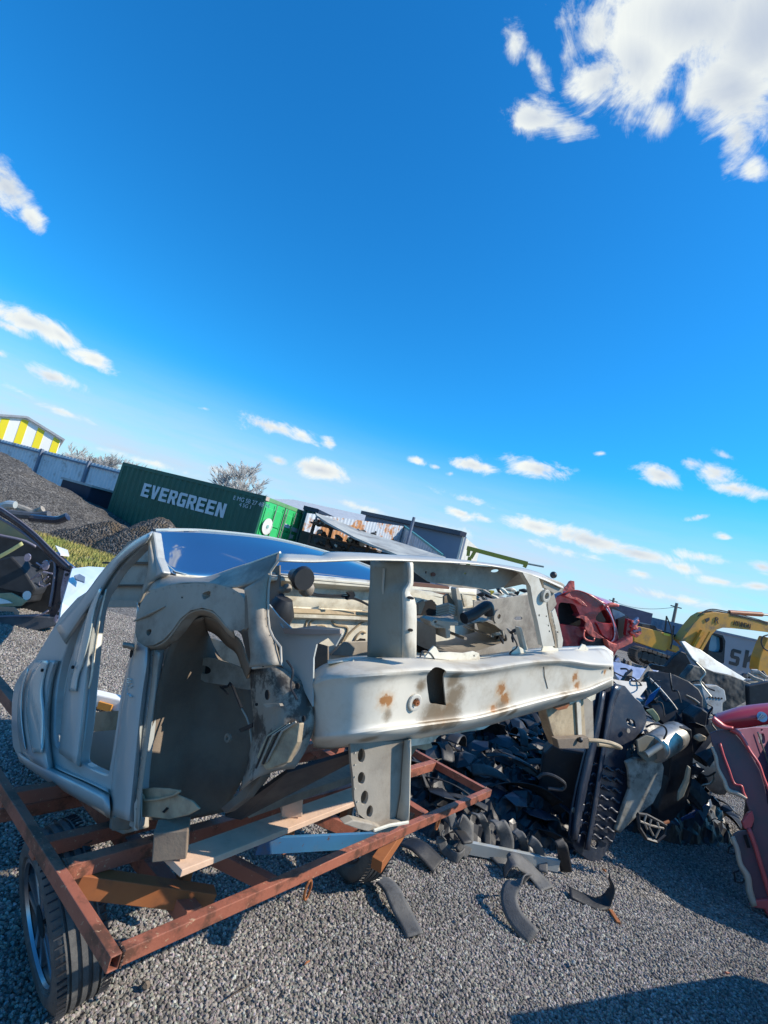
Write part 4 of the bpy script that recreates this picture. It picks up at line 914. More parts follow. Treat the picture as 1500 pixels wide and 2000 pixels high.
# front flange with its bright edge
f_l = [(478, 1150), (482, 1180), (484, 1215), (487, 1250), (490, 1280), (488, 1303)]
f_r = [(528, 1118), (522, 1150), (521, 1190), (524, 1225), (538, 1258), (548, 1298)]
strip('front_flange', M_grey, car, SP, f_l, f_r, -.02, (-.035, -.005), .004)
MB().tube([SP(546, 1092, .0)]+[SP(x+1, y, -.008) for x, y in [(528, 1116), (523, 1150), (522, 1200), (525, 1228), (533, 1246), (547, 1264), (549, 1298), (520, 1302), (492, 1305)]], .0035, 6).build('flange_edge', M_sil, car)
MB().tube([SP(483, 1158, -.04), SP(493, 1185, -.042), SP(489, 1230, -.042), SP(494, 1262, -.042), SP(512, 1285, -.035), SP(514, 1303, -.03)], .0018, 5).build('seam', M_hole, car)
plate('flange_recess', M_arch, car, SP, [(478, 1165), (486, 1160), (486, 1225), (478, 1232)], (), .004, -.042)
m = MB(); disc(m, SP(499, 1221, -.036), SP.n, .005, .003, 10); m.build('flange_hole', M_pil, car)
# --- wheel house: dark concave skin
rows = []
wh_l = [(398, 1205), (365, 1217), (342, 1243), (322, 1290), (308, 1350), (296, 1420), (284, 1490), (274, 1550), (268, 1600)]
wh_c = [(402, 1225), (385, 1245), (370, 1280), (360, 1330), (350, 1390), (344, 1450), (338, 1510), (330, 1560), (325, 1602)]
wh_m = [(408, 1240), (408, 1262), (412, 1300), (412, 1350), (410, 1400), (406, 1450), (396, 1510), (386, 1560), (380, 1598)]
wh_r = [(412, 1250), (420, 1268), (450, 1312), (492, 1350), (500, 1400), (496, 1450), (486, 1490), (470, 1530), (440, 1585)]
rows = [[SP(x, y, o) for x, y in c] for c, o in ((wh_l, .02), (wh_c, .13), (wh_m, .24), (wh_r, .30))]
loft(MB(), rows, 4, 4).build('wheel_house', M_arch, car, smooth=True, solid=.004)
plate('wheel_house_patch', M_grey, car, SP, [(390, 1292), (405, 1284), (432, 1290), (462, 1300), (492, 1318), (495, 1345), (470, 1345), (440, 1338), (400, 1332), (386, 1318)], [oval(399, 1308, 13, 8, 12)], .006, .20, .004, 2)
plate('oval_hole', M_hole, car, SP, oval(399, 1308, 14, 9, 12), (), .002, .215)
m = MB(); disc(m, SP(447, 1441, .22), SP.n, .014, .008, 16, .006); m.build('grommet', M_grey, car)
arch_top = [(340, 1238), (368, 1212), (400, 1205), (428, 1214), (450, 1236), (470, 1252), (484, 1290), (490, 1303)]
loft(MB(), [[SP(x, y, .03) for x, y in arch_top], [SP(x-3, y+12, .10) for x, y in arch_top], [SP(x-8, y+24, .22) for x, y in arch_top]], 4, 4).build('arch_liner', M_arch, car, smooth=True, solid=.004)
plate('sun_block_panel', M_arch, car, SP, [(290, 1155), (400, 1135), (546, 1104), (546, 1235), (640, 1262), (640, 1400), (510, 1400), (490, 1335), (484, 1290), (472, 1240), (446, 1214), (420, 1205), (400, 1240), (340, 1290), (305, 1300)], (), .006, .32)  # added hidden panel that keeps the sun out of the wheel house
# bright inner wing seen over the wheel house
plate('inner_wing', M_cream, car, SP, [(404, 1248), (425, 1250), (450, 1262), (470, 1284), (485, 1310), (480, 1322), (455, 1312), (425, 1300), (408, 1280)], (), .006, .36, .0, 2)
# tan lower corner
plate('lower_corner', M_tan, car, SP, [(276, 1541), (300, 1538), (330, 1540), (352, 1544), (346, 1552), (375, 1564), (390, 1580), (368, 1592), (330, 1601), (300, 1597), (275, 1596)], (), .006, .0, .003)
MB().tube([SP(279, 1552, -.006), SP(283, 1563, -.006), SP(310, 1561, -.006), SP(340, 1553, -.006), SP(352, 1545, -.006)], .0035, 6).build('pressed_edge', M_tan, car)
plate('lower_corner_slot', M_hole, car, SP, [(316, 1586), (325, 1577), (328, 1579), (320, 1588)], (), .002, -.004)
plate('corner_flange', M_sil, car, SP, [(262, 1570), (276, 1545), (275, 1600), (268, 1622), (262, 1622)], (), .004, -.02)
# wiring and brake line
MB().tube([SP(x, y, .16) for x, y in [(432, 1343), (446, 1340), (449, 1334), (455, 1342), (463, 1362), (472, 1384)]], .0042, 6).build('wiring', M_black, car)
MB().tube([SP(x, y, .16) for x, y in [(430, 1341), (438, 1348), (446, 1356)]], .003, 6).build('wiring', M_black, car)
MB().tube([SP(x, y, .16) for x, y in [(472, 1384), (482, 1402), (488, 1420), (492, 1455), (496, 1470), (505, 1474), (540, 1473), (545, 1462), (544, 1436)]], .0028, 6).build('brake_line', M_steelrod, car)
plate('line_clip', M_black, car, SP, [(466, 1424), (492, 1412), (493, 1420), (470, 1430)], (), .008, .15)
# --- strut tower and chassis leg behind the arch
cl = [[(488, 1302), (492, 1360), (496, 1420), (486, 1480), (468, 1545)], [(520, 1300), (530, 1360), (535, 1410), (525, 1470), (500, 1520)], [(558, 1308), (575, 1350), (580, 1400), (565, 1460), (540, 1505)], [(606, 1345), (612, 1380), (612, 1420), (598, 1462), (575, 1500)]]
rows = [[SP(x, y, o) for x, y in c] for c, o in zip(cl, (.10, .06, .09, .14))]
loft(MB(), rows, 4, 4).build('strut_tower', mat('mud_stained_paint', (.22, .19, .15), .6, .1, var=(.30, .28, .24), vscale=6, dirt=(.05, .042, .035), dscale=9, dthr=.52, dsoft=.05, bump=.001, bscale=80, dent=.008, dentscale=14), car, smooth=True, solid=.004)
for q in (oval(521, 1357, 4, 10), oval(580, 1340, 4, 6), oval(592, 1404, 3, 6), oval(500, 1376, 2, 3)): plate('tower_hole', M_hole, car, SP, q, (), .004, .035)
plate('tower_bracket', M_grey, car, SP, [(514, 1375), (545, 1374), (548, 1379), (520, 1382)], (), .012, .03)
plate('chassis_leg', M_tan, car, SP, [(500, 1478), (520, 1436), (548, 1418), (585, 1412), (580, 1450), (560, 1490), (520, 1505)], (), .02, .05, .004)  # tan puts the sunlit patch on the chassis leg into the colour
for k in range(4):
    MB().tube([SP(500+k*7, 1500-k*4, .045), SP(524+k*9, 1440-k*4, .042), SP(560+k*6, 1416-k*2, .045)], .003, 6).build('hose_line', (M_black, M_steelrod, M_black, M_grey)[k], car)
plate('chassis_box', M_arch, car, SP, [(470, 1545), (500, 1478), (520, 1480), (508, 1520), (480, 1560), (440, 1590), (430, 1580)], (), .04, .12, .004)
ul = [SP(440, 1592, .15), SP(560, 1506, .15), SP(690, 1466, .3), SP(690, 1484, .35), SP(560, 1532, .3), SP(470, 1598, .2)]
MB().ngon3(ul).build('subframe_panel', M_black, car, solid=.01)
# --- inner side wall turning to the bay
plate('bay_side_wall', M_side, car, SP, [(525, 1180), (545, 1205), (570, 1228), (612, 1222), (664, 1228), (667, 1240), (655, 1262), (640, 1245), (618, 1258), (612, 1285), (610, 1380), (590, 1342), (562, 1312), (549, 1300), (548, 1262), (532, 1242), (524, 1222)], (), .006, .12, .004)
plate('bay_wall_lip', mat('pinkish_worn_edge', (.38, .29, .24), .6), car, SP, [(545, 1216), (552, 1226), (664, 1230), (664, 1238), (600, 1240), (556, 1238)], (), .01, .10, .002)
# --- firewall and cowl, facing the sun
BW = FP.shifted(.62)
def bw_rows(rs): return [[BW(x, y, o) for x, y in r] for r, o in rs]
xs_ = [520, 570, 620, 670, 720, 780, 850, 930]
def rowy(y0, y1): return [(x, y0+(y1-y0)*(x-520)/410) for x in xs_]
prof = [(1118, 1150, .0), (1123, 1156, -.02), (1131, 1162, -.02), (1136, 1168, .02), (1141, 1173, .05), (1165, 1190, .035), (1182, 1204, .045), (1196, 1212, .02), (1198, 1214, -.005), (1203, 1218, -.005), (1207, 1222, .02), (1290, 1300, .03), (1360, 1360, .02)]
MB().grid(bw_rows([(rowy(a, b), o) for a, b, o in prof])).build('firewall', M_cream, car, smooth=True, solid=.004)
MB().grid(bw_rows([(rowy(1119, 1158), -.012), (rowy(1125, 1163), -.022)])).build('cowl_seal', M_black, car, solid=.003)
MB().grid(bw_rows([(rowy(1186, 1203), .02), (rowy(1195, 1210), .0)])).build('cowl_gutter', M_tan, car, solid=.003)
for c in ([(596, 1226), (600, 1212), (612, 1204)], [(604, 1228), (606, 1216), (616, 1208)], [(645, 1206), (655, 1220), (676, 1224), (678, 1234), (668, 1254)], [(712, 1212), (694, 1226), (680, 1240), (672, 1252)], [(616, 1228), (620, 1222), (632, 1222), (638, 1228)], [(690, 1262), (696, 1244), (706, 1234), (714, 1236)]):
    MB().tube(cr1([BW(x, y, .018) for x, y in c], 4), .005, 6).build('pressed_bead', M_tan, car, smooth=True)
M_wire = M_black
horn = thing_part = None
def ball(name, p, r, mt_, parent, sq=(1, 1, 1)):
    rows = [[Vector(p)+Vector((math.sin(a)*math.cos(b)*r*sq[0], math.sin(a)*math.sin(b)*r*sq[1], math.cos(a)*r*sq[2])) for b in [2*math.pi*k/14 for k in range(14)]] for a in [.01+math.pi*.995*i/8 for i in range(9)]]
    m = MB(); m.grid(rows, True); return m.build(name, mt_, parent, smooth=True)
def fwp(px, py, off): return BW(px, py, off)
c = fwp(586, 1128, -.10); m = MB(); n_ = FP.n
m.tube([c-n_*.05, c-n_*.0, c+n_*.02, c+n_*.035], [.024, .034, .046, .04], 16); m.build('horn', M_black, car, smooth=True)
ball('horn_body', c+Vector((.03, .03, -.035)), .03, M_grey, car)
ball('bulb_holder', fwp(561, 1149, -.03), .018, M_grey, car); ball('bulb_holder', fwp(550, 1153, -.05), .014, M_arch, car); ball('bulb_holder', fwp(549, 1166, -.06), .014, M_black, car)
m = MB(); c = fwp(541, 1192, -.08); m.tube([c+n_*.03+Vector((0, 0, .05)), c+n_*.02, c-Vector((-.01, 0, .05)), c-Vector((-.03, 0, .09))], [.03, .055, .05, .018], 14); m.build('brake_servo', M_black, car, smooth=True)
MB().tube(cr1([fwp(x, y, -.03) for x, y in [(592, 1146), (602, 1158), (618, 1163), (650, 1165), (678, 1166), (700, 1172), (722, 1183)]], 4), .005, 6).build('wiring', M_black, car)
MB().tube(cr1([fwp(x, y, -.03) for x, y in [(600, 1152), (620, 1160), (660, 1162), (688, 1160)]], 4), .002, 5).build('wiring', M_black, car)
plate('wire_clip', M_black, car, BW, [(680, 1158), (692, 1156), (694, 1164), (688, 1170), (678, 1172), (684, 1164)], (), .02, -.05)
plate('wall_opening', M_hole, car, BW, [(698, 1252), (704, 1247), (714, 1248), (714, 1262), (700, 1266)], (), .004, .01)
plate('bay_bracket', M_grey, car, BW, [(645, 1280), (672, 1254), (722, 1252), (722, 1284)], (), .01, .0, .004)
MB().tube([fwp(640, 1234, -.1), fwp(652, 1236, -.12), fwp(662, 1246, -.12), fwp(656, 1256, -.1)], .012, 8).build('rubber_mount', M_black, car)
# --- windscreen
top = [W(302, 1037, 1.98), W(360, 1036, 2.15), W(420, 1039, 2.30), (W(520, 1050, 2.62)), W(600, 1068, 2.85), W(680, 1092, 3.05), W(760, 1122, 3.2)]
bot = [W(312, 1094, 1.84), W(345, 1124, 1.86), W(430, 1130, 1.98), W(530, 1124, 2.16), W(610, 1126, 2.32), W(700, 1135, 2.55), W(770, 1146, 2.75)]
mid = [(a+b)/2+Vector((0, 0, .018)) for a, b in zip(top, bot)]
ws = loft(MB(), [top, mid, bot], 6, 5).build('windscreen', M_glass, car, smooth=True, solid=.006)
def border(P, Q, t): return [(a+(b-a)*t)+Vector((0, 0, .003)) for a, b in zip(P, Q)]
MB().tube(cr1([top[0]+Vector((-.006, 0, 0)), W(308, 1075, 1.88), W(316, 1100, 1.86), W(335, 1118, 1.86), W(360, 1127, 1.88)], 5), .008, 8).build('windscreen_seal', M_black, ws, smooth=True)
MB().tube(cr1([p+Vector((0, 0, .004)) for p in top], 5), .005, 6).build('windscreen_trim', M_pil, ws, smooth=True)
MB().tube(cr1([p+Vector((0, -.01, 0)) for p in bot[1:]], 5), .007, 6).build('windscreen_trim', M_cream, ws, smooth=True)
MB().tube([W(312, 1060, 1.905), W(322, 1098, 1.845), W(342, 1116, 1.845), W(365, 1122, 1.87)], .002, 6).build('frit_line', M_pil, ws, smooth=True)
# roof skin running back from the screen
rt = [p for p in top]; rb_ = [SP(296, 1038, .05)+Vector((-.55, .60, -.34)), top[2]+Vector((-.5, .62, -.34)), top[4]+Vector((-.5, .62, -.36)), top[6]+Vector((-.5, .62, -.4))]
rows = [[top[0], top[2], top[4], top[6]], [top[0]+Vector((-.10, .18, -.10)), top[2]+Vector((-.14, .22, -.08)), top[4]+Vector((-.14, .22, -.08)), top[6]+Vector((-.14, .22, -.10))]]
loft(MB(), rows, 4, 4).build('roof', M_side, car, smooth=True, solid=.004)
# --- front bulkhead: upper cross member, two uprights
um_t = [(545, 1082), (600, 1084), (626, 1086), (640, 1079), (700, 1080), (760, 1084), (850, 1089), (900, 1094), (950, 1100), (1000, 1107), (1050, 1118), (1098, 1140)]
um_b = [(545, 1096), (600, 1098), (640, 1097), (700, 1095), (760, 1095), (830, 1097), (880, 1099), (930, 1102), (975, 1108), (1020, 1118), (1060, 1132), (1100, 1150)]
um_m = [((a[0]+b[0])/2, (a[1]+b[1])/2) for a, b in zip(um_t, um_b)]
ua = [FP(x, y, .14) for x, y in um_t]; ub = [FP(x, y, .04) for x, y in um_m]; uc = [FP(x, y, .02) for x, y in um_b]
ud = [p+Vector((-.6, .8, -.02))*.0+Vector((0, 0, -.02)) for p in uc]
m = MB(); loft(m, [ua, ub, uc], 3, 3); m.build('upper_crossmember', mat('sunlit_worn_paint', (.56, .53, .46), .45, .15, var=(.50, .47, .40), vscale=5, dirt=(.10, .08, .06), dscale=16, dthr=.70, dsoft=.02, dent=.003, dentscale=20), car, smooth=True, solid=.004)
plate('crossmember_web', M_grey, car, FP, [(800, 1097), (860, 1099), (985, 1109), (1012, 1121), (996, 1134), (984, 1147), (955, 1152), (895, 1148), (865, 1142), (836, 1136), (806, 1115)], [oval(832, 1118, 2, 3), oval(909, 1120, 2, 2), oval(967, 1115, 8, 3, -5)], .004, .09, .0)
plate('web_rust_plug', M_rustred, car, FP, oval(847, 1122, 4, 4), (), .003, .085)
rws = [[FP(985, 1108, .10), FP(1030, 1118, .06), FP(1070, 1132, .05), FP(1102, 1142, .08)], [FP(984, 1148, .2), FP(1020, 1140, .14), FP(1060, 1146, .1), FP(1098, 1158, .10)]]
MB().grid(rws).build('corner_gusset', M_grey, car, solid=.006)
plate('corner_wing', M_grey, car, FP, [(1060, 1126), (1098, 1138), (1103, 1142), (1097, 1155), (1082, 1160), (1062, 1148)], (), .012, .03, .003)
ball('bump_stop', FP(1081, 1123, .09), .014, M_black, car)
# left upright: shaded outer face, sunlit front flange
UL = [(724, 1096), (723, 1140), (720, 1180), (719, 1220), (718, 1284)]
UM = [(796, 1098), (797, 1136), (786, 1156), (786, 1200), (785, 1284)]
UR = [(806, 1098), (806, 1140), (800, 1160), (812, 1182), (812, 1284)]
rows = [[FP(x, y, .16) for x, y in UL], [FP((x+a)/2, (y+b)/2, .085) for (x, y), (a, b) in zip(UL, UM)], [FP(x, y, .02) for x, y in UM]]
M_upr = mat('shaded_olive_upright', (.30, .31, .27), .55, .0, var=(.25, .26, .22), vscale=3, dirt=(.20, .18, .14), dscale=5, dthr=.6, dent=.004, dentscale=9)  # darker colour stands for the shade on the outer face
loft(MB(), rows, 3, 4).build('upright', M_upr, car, smooth=True, solid=.004)
loft(MB(), [[FP(x, y, .02) for x, y in UM], [FP((x+a)/2, (y+b)/2, .012) for (x, y), (a, b) in zip(UM, UR)], [FP(x, y, .03) for x, y in UR]], 3, 3).build('upright_flange', M_beam, car, smooth=True, solid=.004)
plate('flange_slot', M_hole, car, FP, oval(803, 1168, 6, 3, 15), (), .004, .005); plate('flange_slot', M_hole, car, FP, oval(803, 1231, 4, 3, 0), (), .004, .005)
MB().tube([FP(735, 1190, .128), FP(745, 1230, .11), FP(756, 1275, .10)], .006, 8).build('pressed_rib', M_sil, car, smooth=True)
MB().tube([FP(750, 1110, .1), FP(748, 1150, .1), FP(755, 1200, .09), FP(765, 1222, .075)], .004, 8).build('pressed_rib', M_sil, car, smooth=True)
# right upright
RL = [(1022, 1112), (1038, 1128), (1048, 1160), (1054, 1200), (1060, 1260)]
RM = [(1052, 1125), (1068, 1140), (1066, 1190), (1076, 1225), (1084, 1264)]
plate('upright', M_beam, car, FP, [(1020, 1117), (1034, 1120), (1052, 1128), (1060, 1150), (1069, 1162), (1067, 1182), (1072, 1210), (1084, 1262), (1060, 1262), (1050, 1212), (1042, 1180), (1036, 1145)], [oval(1063, 1164, 4, 7, -8), oval(1053, 1202, 1.5, 2.5), oval(1067, 1204, 1.2, 2), oval(1071, 1222, 1.2, 2), oval(1073, 1233, 1.2, 2)], .02, .02, .004)
m = MB(); n_ = FP.n; disc(m, FP(1063, 1163, .018), n_, .024, .012, 20, .012); m.build('hole_collar', M_sil, car, bevel=.002)
plate('upright_side', M_grey, car, FP, [(1066, 1150), (1082, 1158), (1088, 1180), (1078, 1195), (1086, 1230), (1092, 1266), (1084, 1266), (1072, 1205)], (), .01, .05, .003)
plate('outer_flange', M_beam, car, FP, [(1078, 1195), (1084, 1188), (1092, 1215), (1100, 1250), (1098, 1266), (1090, 1266), (1086, 1230)], [oval(1089, 1235, 1.4, 2)], .006, .03, .002)
# --- engine bay furniture between the uprights
BY = FP.shifted(.30)
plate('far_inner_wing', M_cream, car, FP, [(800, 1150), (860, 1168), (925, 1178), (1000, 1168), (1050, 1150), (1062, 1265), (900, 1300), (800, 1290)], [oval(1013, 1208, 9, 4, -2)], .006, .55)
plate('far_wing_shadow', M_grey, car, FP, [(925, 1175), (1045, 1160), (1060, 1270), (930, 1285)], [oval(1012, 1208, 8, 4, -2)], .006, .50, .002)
m = MB(); disc(m, FP(971, 1203, .49), n_, .035, .012, 24, .012); m.build('pressed_ring', M_grey, car)
plate('bay_block', M_grey, car, FP, [(897, 1222), (940, 1214), (962, 1212), (968, 1222), (985, 1235), (990, 1252), (960, 1262), (930, 1272), (905, 1276), (852, 1276), (851, 1226), (870, 1222)], [oval(909, 1247, 3, 3), oval(962, 1243, 3, 2), [(925, 1215), (950, 1211), (950, 1214), (925, 1218)]], .16, .26, .008)
plate('bay_shelf', M_grey, car, FP, [(840, 1212), (853, 1210), (880, 1214), (896, 1213), (896, 1222), (880, 1222), (880, 1246), (872, 1248), (870, 1228), (852, 1227), (842, 1221)], [oval(851, 1215, 2, 2)], .06, .22, .004)
plate('bay_post', M_sil, car, FP, [(890, 1150), (896, 1147), (905, 1185), (904, 1218), (896, 1218), (895, 1185)], (), .03, .28, .003)
plate('bay_panel', M_cream, car, FP, [(902, 1160), (922, 1165), (924, 1182), (908, 1186)], (), .01, .34)
plate('bay_cavity', M_hole, car, FP, [(816, 1180), (845, 1172), (860, 1190), (850, 1225), (850, 1275), (816, 1275)], (), .01, .42)
m = MB()
for k in range(4): m.tube([FP(852, 1186+k*5, .30), FP(875, 1180+k*5, .27), FP(892, 1186+k*5, .30)], .006, 6)
m.build('spring_coil', M_grey, car, smooth=True)
MB().tube(cr1([FP(x, y, .24) for x, y in [(906, 1208), (925, 1200), (940, 1190), (953, 1184), (956, 1200)]], 4), .022, 12).build('air_hose', M_black, car, smooth=True)
plate('upper_bracket', M_arch, car, FP, [(868, 1165), (876, 1160), (888, 1178), (888, 1185), (868, 1184)], (), .01, .3)
plate('torn_bracket', M_arch, car, FP, [(818, 1178), (828, 1172), (830, 1180), (822, 1200), (817, 1200)], (), .01, .2)
plate('bay_strut', M_beam, car, FP, [(1013, 1225), (1019, 1226), (1026, 1250), (1032, 1270), (1024, 1270)], (), .02, .12, .002)
M_parts2 = M_parts
rn = random.Random(4)
for k in range(14):
    x, y = rn.uniform(968, 1010), rn.uniform(1232, 1250); p = FP(x, y, .25+rn.uniform(0, .06)); a = Vector((rn.uniform(-1, 1), rn.uniform(-1, 1), rn.uniform(-1, 1))).normalized()*.02
    MB().tube([p-a, p, p+a], [.004, .008, .004], 6).build('loose_connector', rn.choice([M_black, M_steelrod, M_grey]), car)
plate('brown_panel', mat('rusty_brown_box', (.16, .07, .04), .7, var=(.08, .04, .03), vscale=8), car, FP, [(802, 1137), (845, 1141), (878, 1146), (876, 1164), (840, 1160), (803, 1152)], (), .02, .60)
plate('white_ledge', M_cream, car, FP, [(800, 1150), (850, 1158), (880, 1166), (880, 1170), (850, 1164), (800, 1156)], (), .02, .50)
rn = random.Random(14)
for k in range(26):
    x, y = rn.uniform(880, 1040), rn.uniform(1152, 1172); p = FP(x, y, .75+rn.uniform(0, .1)); a = Vector((rn.uniform(-1, 1), rn.uniform(-.3, .3), rn.uniform(-.4, .4))).normalized()*rn.uniform(.02, .05)
    MB().tube([p-a, p, p+a], [.006, .014, .006], 5).build('bay_clutter', rn.choice([M_black, M_black, M_grey, M_cream, M_yb]), car)
# --- bumper beam
bx = [612, 640, 690, 745, 800, 840, 880, 920, 960, 1010, 1060, 1110, 1150, 1180, 1197]
def interp(tab, x):
    for (a, ya), (b, yb) in zip(tab, tab[1:]):
        if x <= b: return ya+(yb-ya)*max(0, (x-a))/(b-a)
    return tab[-1][1]
TB = [(612, 1312), (640, 1296), (700, 1287), (800, 1285), (900, 1290), (960, 1284), (1030, 1273), (1140, 1268), (1180, 1268), (1197, 1280)]
TF = [(612, 1326), (640, 1312), (700, 1306), (780, 1301), (850, 1298), (900, 1302), (940, 1300), (1000, 1290), (1060, 1284), (1110, 1283), (1150, 1287), (1197, 1292)]
T2 = [(612, 1336), (640, 1324), (700, 1318), (780, 1312), (850, 1308), (900, 1312), (940, 1310), (1000, 1299), (1060, 1292), (1110, 1291), (1150, 1297), (1197, 1300)]
T3 = [(612, 1350), (640, 1342), (700, 1336), (800, 1326), (850, 1320), (900, 1324), (940, 1322), (1000, 1312), (1060, 1303), (1110, 1301), (1150, 1305), (1197, 1308)]
MID = [(612, 1395), (700, 1385), (850, 1368), (960, 1352), (1060, 1335), (1150, 1322), (1197, 1316)]
B3 = [(612, 1430), (700, 1422), (850, 1404), (920, 1396), (960, 1386), (1060, 1360), (1150, 1340), (1197, 1322)]
B2 = [(612, 1442), (700, 1434), (850, 1414), (920, 1405), (960, 1396), (1060, 1369), (1150, 1347), (1197, 1327)]
BF = [(612, 1450), (700, 1446), (780, 1437), (850, 1428), (920, 1416), (960, 1406), (1060, 1378), (1150, 1354), (1197, 1333)]
BB = [(612, 1458), (640, 1462), (700, 1455), (780, 1446), (850, 1436), (960, 1414), (1060, 1386), (1150, 1360), (1197, 1338)]
def foff(x, base):
    # the left third turns back from the front plane
    o = base
    if x < 700: o += .10*((700-x)/88)**1.5
    elif x < 745: o += .0
    if x > 1180: o += .02
    return o
prof = [(TB, .11), (TF, .035), (T2, .0), (T3, .018), (MID, .020), (B3, .018), (B2, .0), (BF, .025), (BB, .09)]
rows = []
for tab, o in prof:
    r = []
    for x in bx:
        oo = o-.028*max(0, 1-abs(x-748)/60.0)*(1 if tab in (T2, T3, MID, B3, B2) else .4)
        if x < 700 and tab in (T3, MID, B3): oo -= .015
        r.append(FP(x, interp(tab, x), foff(x, oo)))
    rows.append(r)
mb = loft(MB(), rows, 4, 4)
beam = mb.build('bumper_beam', M_beam, car, smooth=True, solid=.005)
# opening and bolt hole cut through the beam
def cut(o, pl, outline, th=.2, d0=-.1):
    c = MB().prism(pl, crc(pxl(pl, outline), 4), (), th, d0).build('cutter', M_hole, None, origin=(0, 0, 0))
    o.modifiers.new('cut', 'BOOLEAN'); md = o.modifiers[-1]; md.operation = 'DIFFERENCE'; md.object = c; md.solver = 'EXACT'
    bpy.context.view_layer.update(); dg = bpy.context.evaluated_depsgraph_get(); me = bpy.data.meshes.new_from_object(o.evaluated_get(dg))
    o.modifiers.clear(); old = o.data; o.data = me; bpy.data.objects.remove(c)
cut(beam, FP, [(839, 1316), (842, 1308), (852, 1305), (864, 1306), (871, 1312), (874, 1330), (878, 1375), (878, 1382), (862, 1380), (848, 1377), (844, 1360)], .09, -.05)
plate('beam_inner_skin', M_arch, car, FP, [(820, 1300), (890, 1296), (895, 1390), (822, 1398)], (), .004, .075)
m = MB(); disc(m, FP(809, 1371, .012), n_, .026, .008, 24, .013); m.build('bolt_boss', M_beam, beam, bevel=.003)
m = MB(); disc(m, FP(811, 1371, .010), n_, .009, .012, 6, .003); m.build('rusty_nut', M_rust2, beam)
m = MB(); disc(m, FP(1191, 1305, .0), n_, .006, .004, 10); m.build('end_hole', M_hole, beam)
ts = [(1192, 1280), (1202, 1300), (1202, 1322), (1197, 1334)]
# left return of the beam
lr_r = [[FP(612, 1326, foff(612, .035)), FP(612, 1395, foff(612, .0)), FP(612, 1450, foff(612, .02))], [FP(607, 1345, .20), FP(606, 1395, .19), FP(608, 1440, .20)], [FP(612, 1350, .26), FP(610, 1395, .26), FP(614, 1442, .26)]]
loft(MB(), lr_r, 4, 4).build('beam_end', M_beam, beam, smooth=True, solid=.005)
# sunlit tray above and ragged flange below the beam
tray = [[FP(x, interp(TB, x), .11) for x in bx[1:]], [FP(x, interp(TB, x)-6, .20) for x in bx[1:]]]
MB().grid(tray).build('beam_tray', M_cream, car, smooth=True, solid=.004)
plate('tray_tab', M_cream, car, FP, [(830, 1284), (842, 1268), (848, 1262), (852, 1264), (858, 1275), (880, 1274), (905, 1276), (925, 1272), (936, 1276), (938, 1290), (935, 1296)], [oval(926, 1281, 1.5, 2)], .006, .10, .002)
plate('tray_tab', M_cream, car, FP, [(998, 1282), (1003, 1265), (1012, 1262), (1020, 1266), (1030, 1274), (1058, 1272), (1062, 1258), (1072, 1252), (1086, 1254), (1092, 1274), (1130, 1268), (1138, 1258), (1144, 1260), (1150, 1269), (1148, 1274)], (), .006, .10, .002)
plate('beam_lower_flange', M_cream, car, FP, [(790, 1446), (860, 1434), (960, 1412), (1060, 1384), (1150, 1360), (1165, 1352), (1162, 1366), (1155, 1370), (1145, 1362), (1112, 1376), (1105, 1383), (1090, 1378), (1050, 1390), (1015, 1397), (1005, 1402), (960, 1415), (945, 1424), (935, 1426), (925, 1418), (900, 1422), (860, 1436), (840, 1452), (800, 1458)], (), .005, .09, .0)
plate('rusty_bracket', M_rust2, car, FP, [(1082, 1378), (1110, 1370), (1114, 1374), (1108, 1384), (1092, 1388), (1084, 1384)], (), .01, .08, .002)
# legs below the beam
plate('left_leg', M_grey, car, FP, [(684, 1452), (790, 1446), (800, 1444), (780, 1600), (742, 1618), (728, 1612), (700, 1590), (692, 1560), (690, 1520), (686, 1490)], [oval(706, 1476, 7, 14, 4), oval(706, 1520, 7, 12, 4), oval(712, 1558, 7, 14, 8), oval(722, 1585, 6, 12, 10)], .012, .05, .003)
plate('leg_inner_skin', M_grey, car, FP, [(688, 1452), (776, 1446), (770, 1598), (740, 1612), (702, 1588), (694, 1540)], (), .004, .10)
lg = [[FP(x, y, o) for x, y in pts] for pts, o in (([(790, 1446), (786, 1500), (783, 1550), (774, 1602)], .045), ([(802, 1444), (800, 1500), (799, 1560), (797, 1606)], .02), ([(803, 1444), (801, 1500), (800, 1560), (798, 1606)], .14))]
MB().grid(lg).build('leg_side', M_beam, car, smooth=True, solid=.004)
plate('leg_foot', M_grey, car, FP, [(672, 1610), (690, 1602), (722, 1608), (745, 1616), (778, 1604), (797, 1606), (760, 1626), (735, 1628), (700, 1620)], (), .03, .03, .003)
MB().tube([FP(730, 1622, .02), FP(760, 1612, .015), FP(797, 1606, .01)], .005, 6).build('torn_edge', M_cream, car)
plate('leg_brace', M_tan, car, FP, [(800, 1452), (840, 1444), (846, 1460), (832, 1466), (815, 1462), (804, 1478)], (), .01, .2, .003)
plate('right_leg', M_tan, car, FP, [(1066, 1382), (1140, 1362), (1146, 1456), (1138, 1462), (1090, 1460), (1078, 1430), (1070, 1400)], (), .05, .12, .004)
plate('leg_plate', M_grey, car, FP, [(1124, 1372), (1158, 1356), (1160, 1440), (1150, 1462), (1140, 1460), (1126, 1420)], (), .01, .16, .003)
plate('leg_light_edge', M_beam, car, FP, [(1126, 1368), (1134, 1366), (1137, 1440), (1130, 1440)], (), .006, .11, .0)
plate('leg_base', M_arch, car, FP, [(1088, 1444), (1150, 1440), (1150, 1462), (1092, 1462)], (), .03, .08, .003)
ball('leg_bolt', FP(1133, 1445, .07), .012, M_black, car)
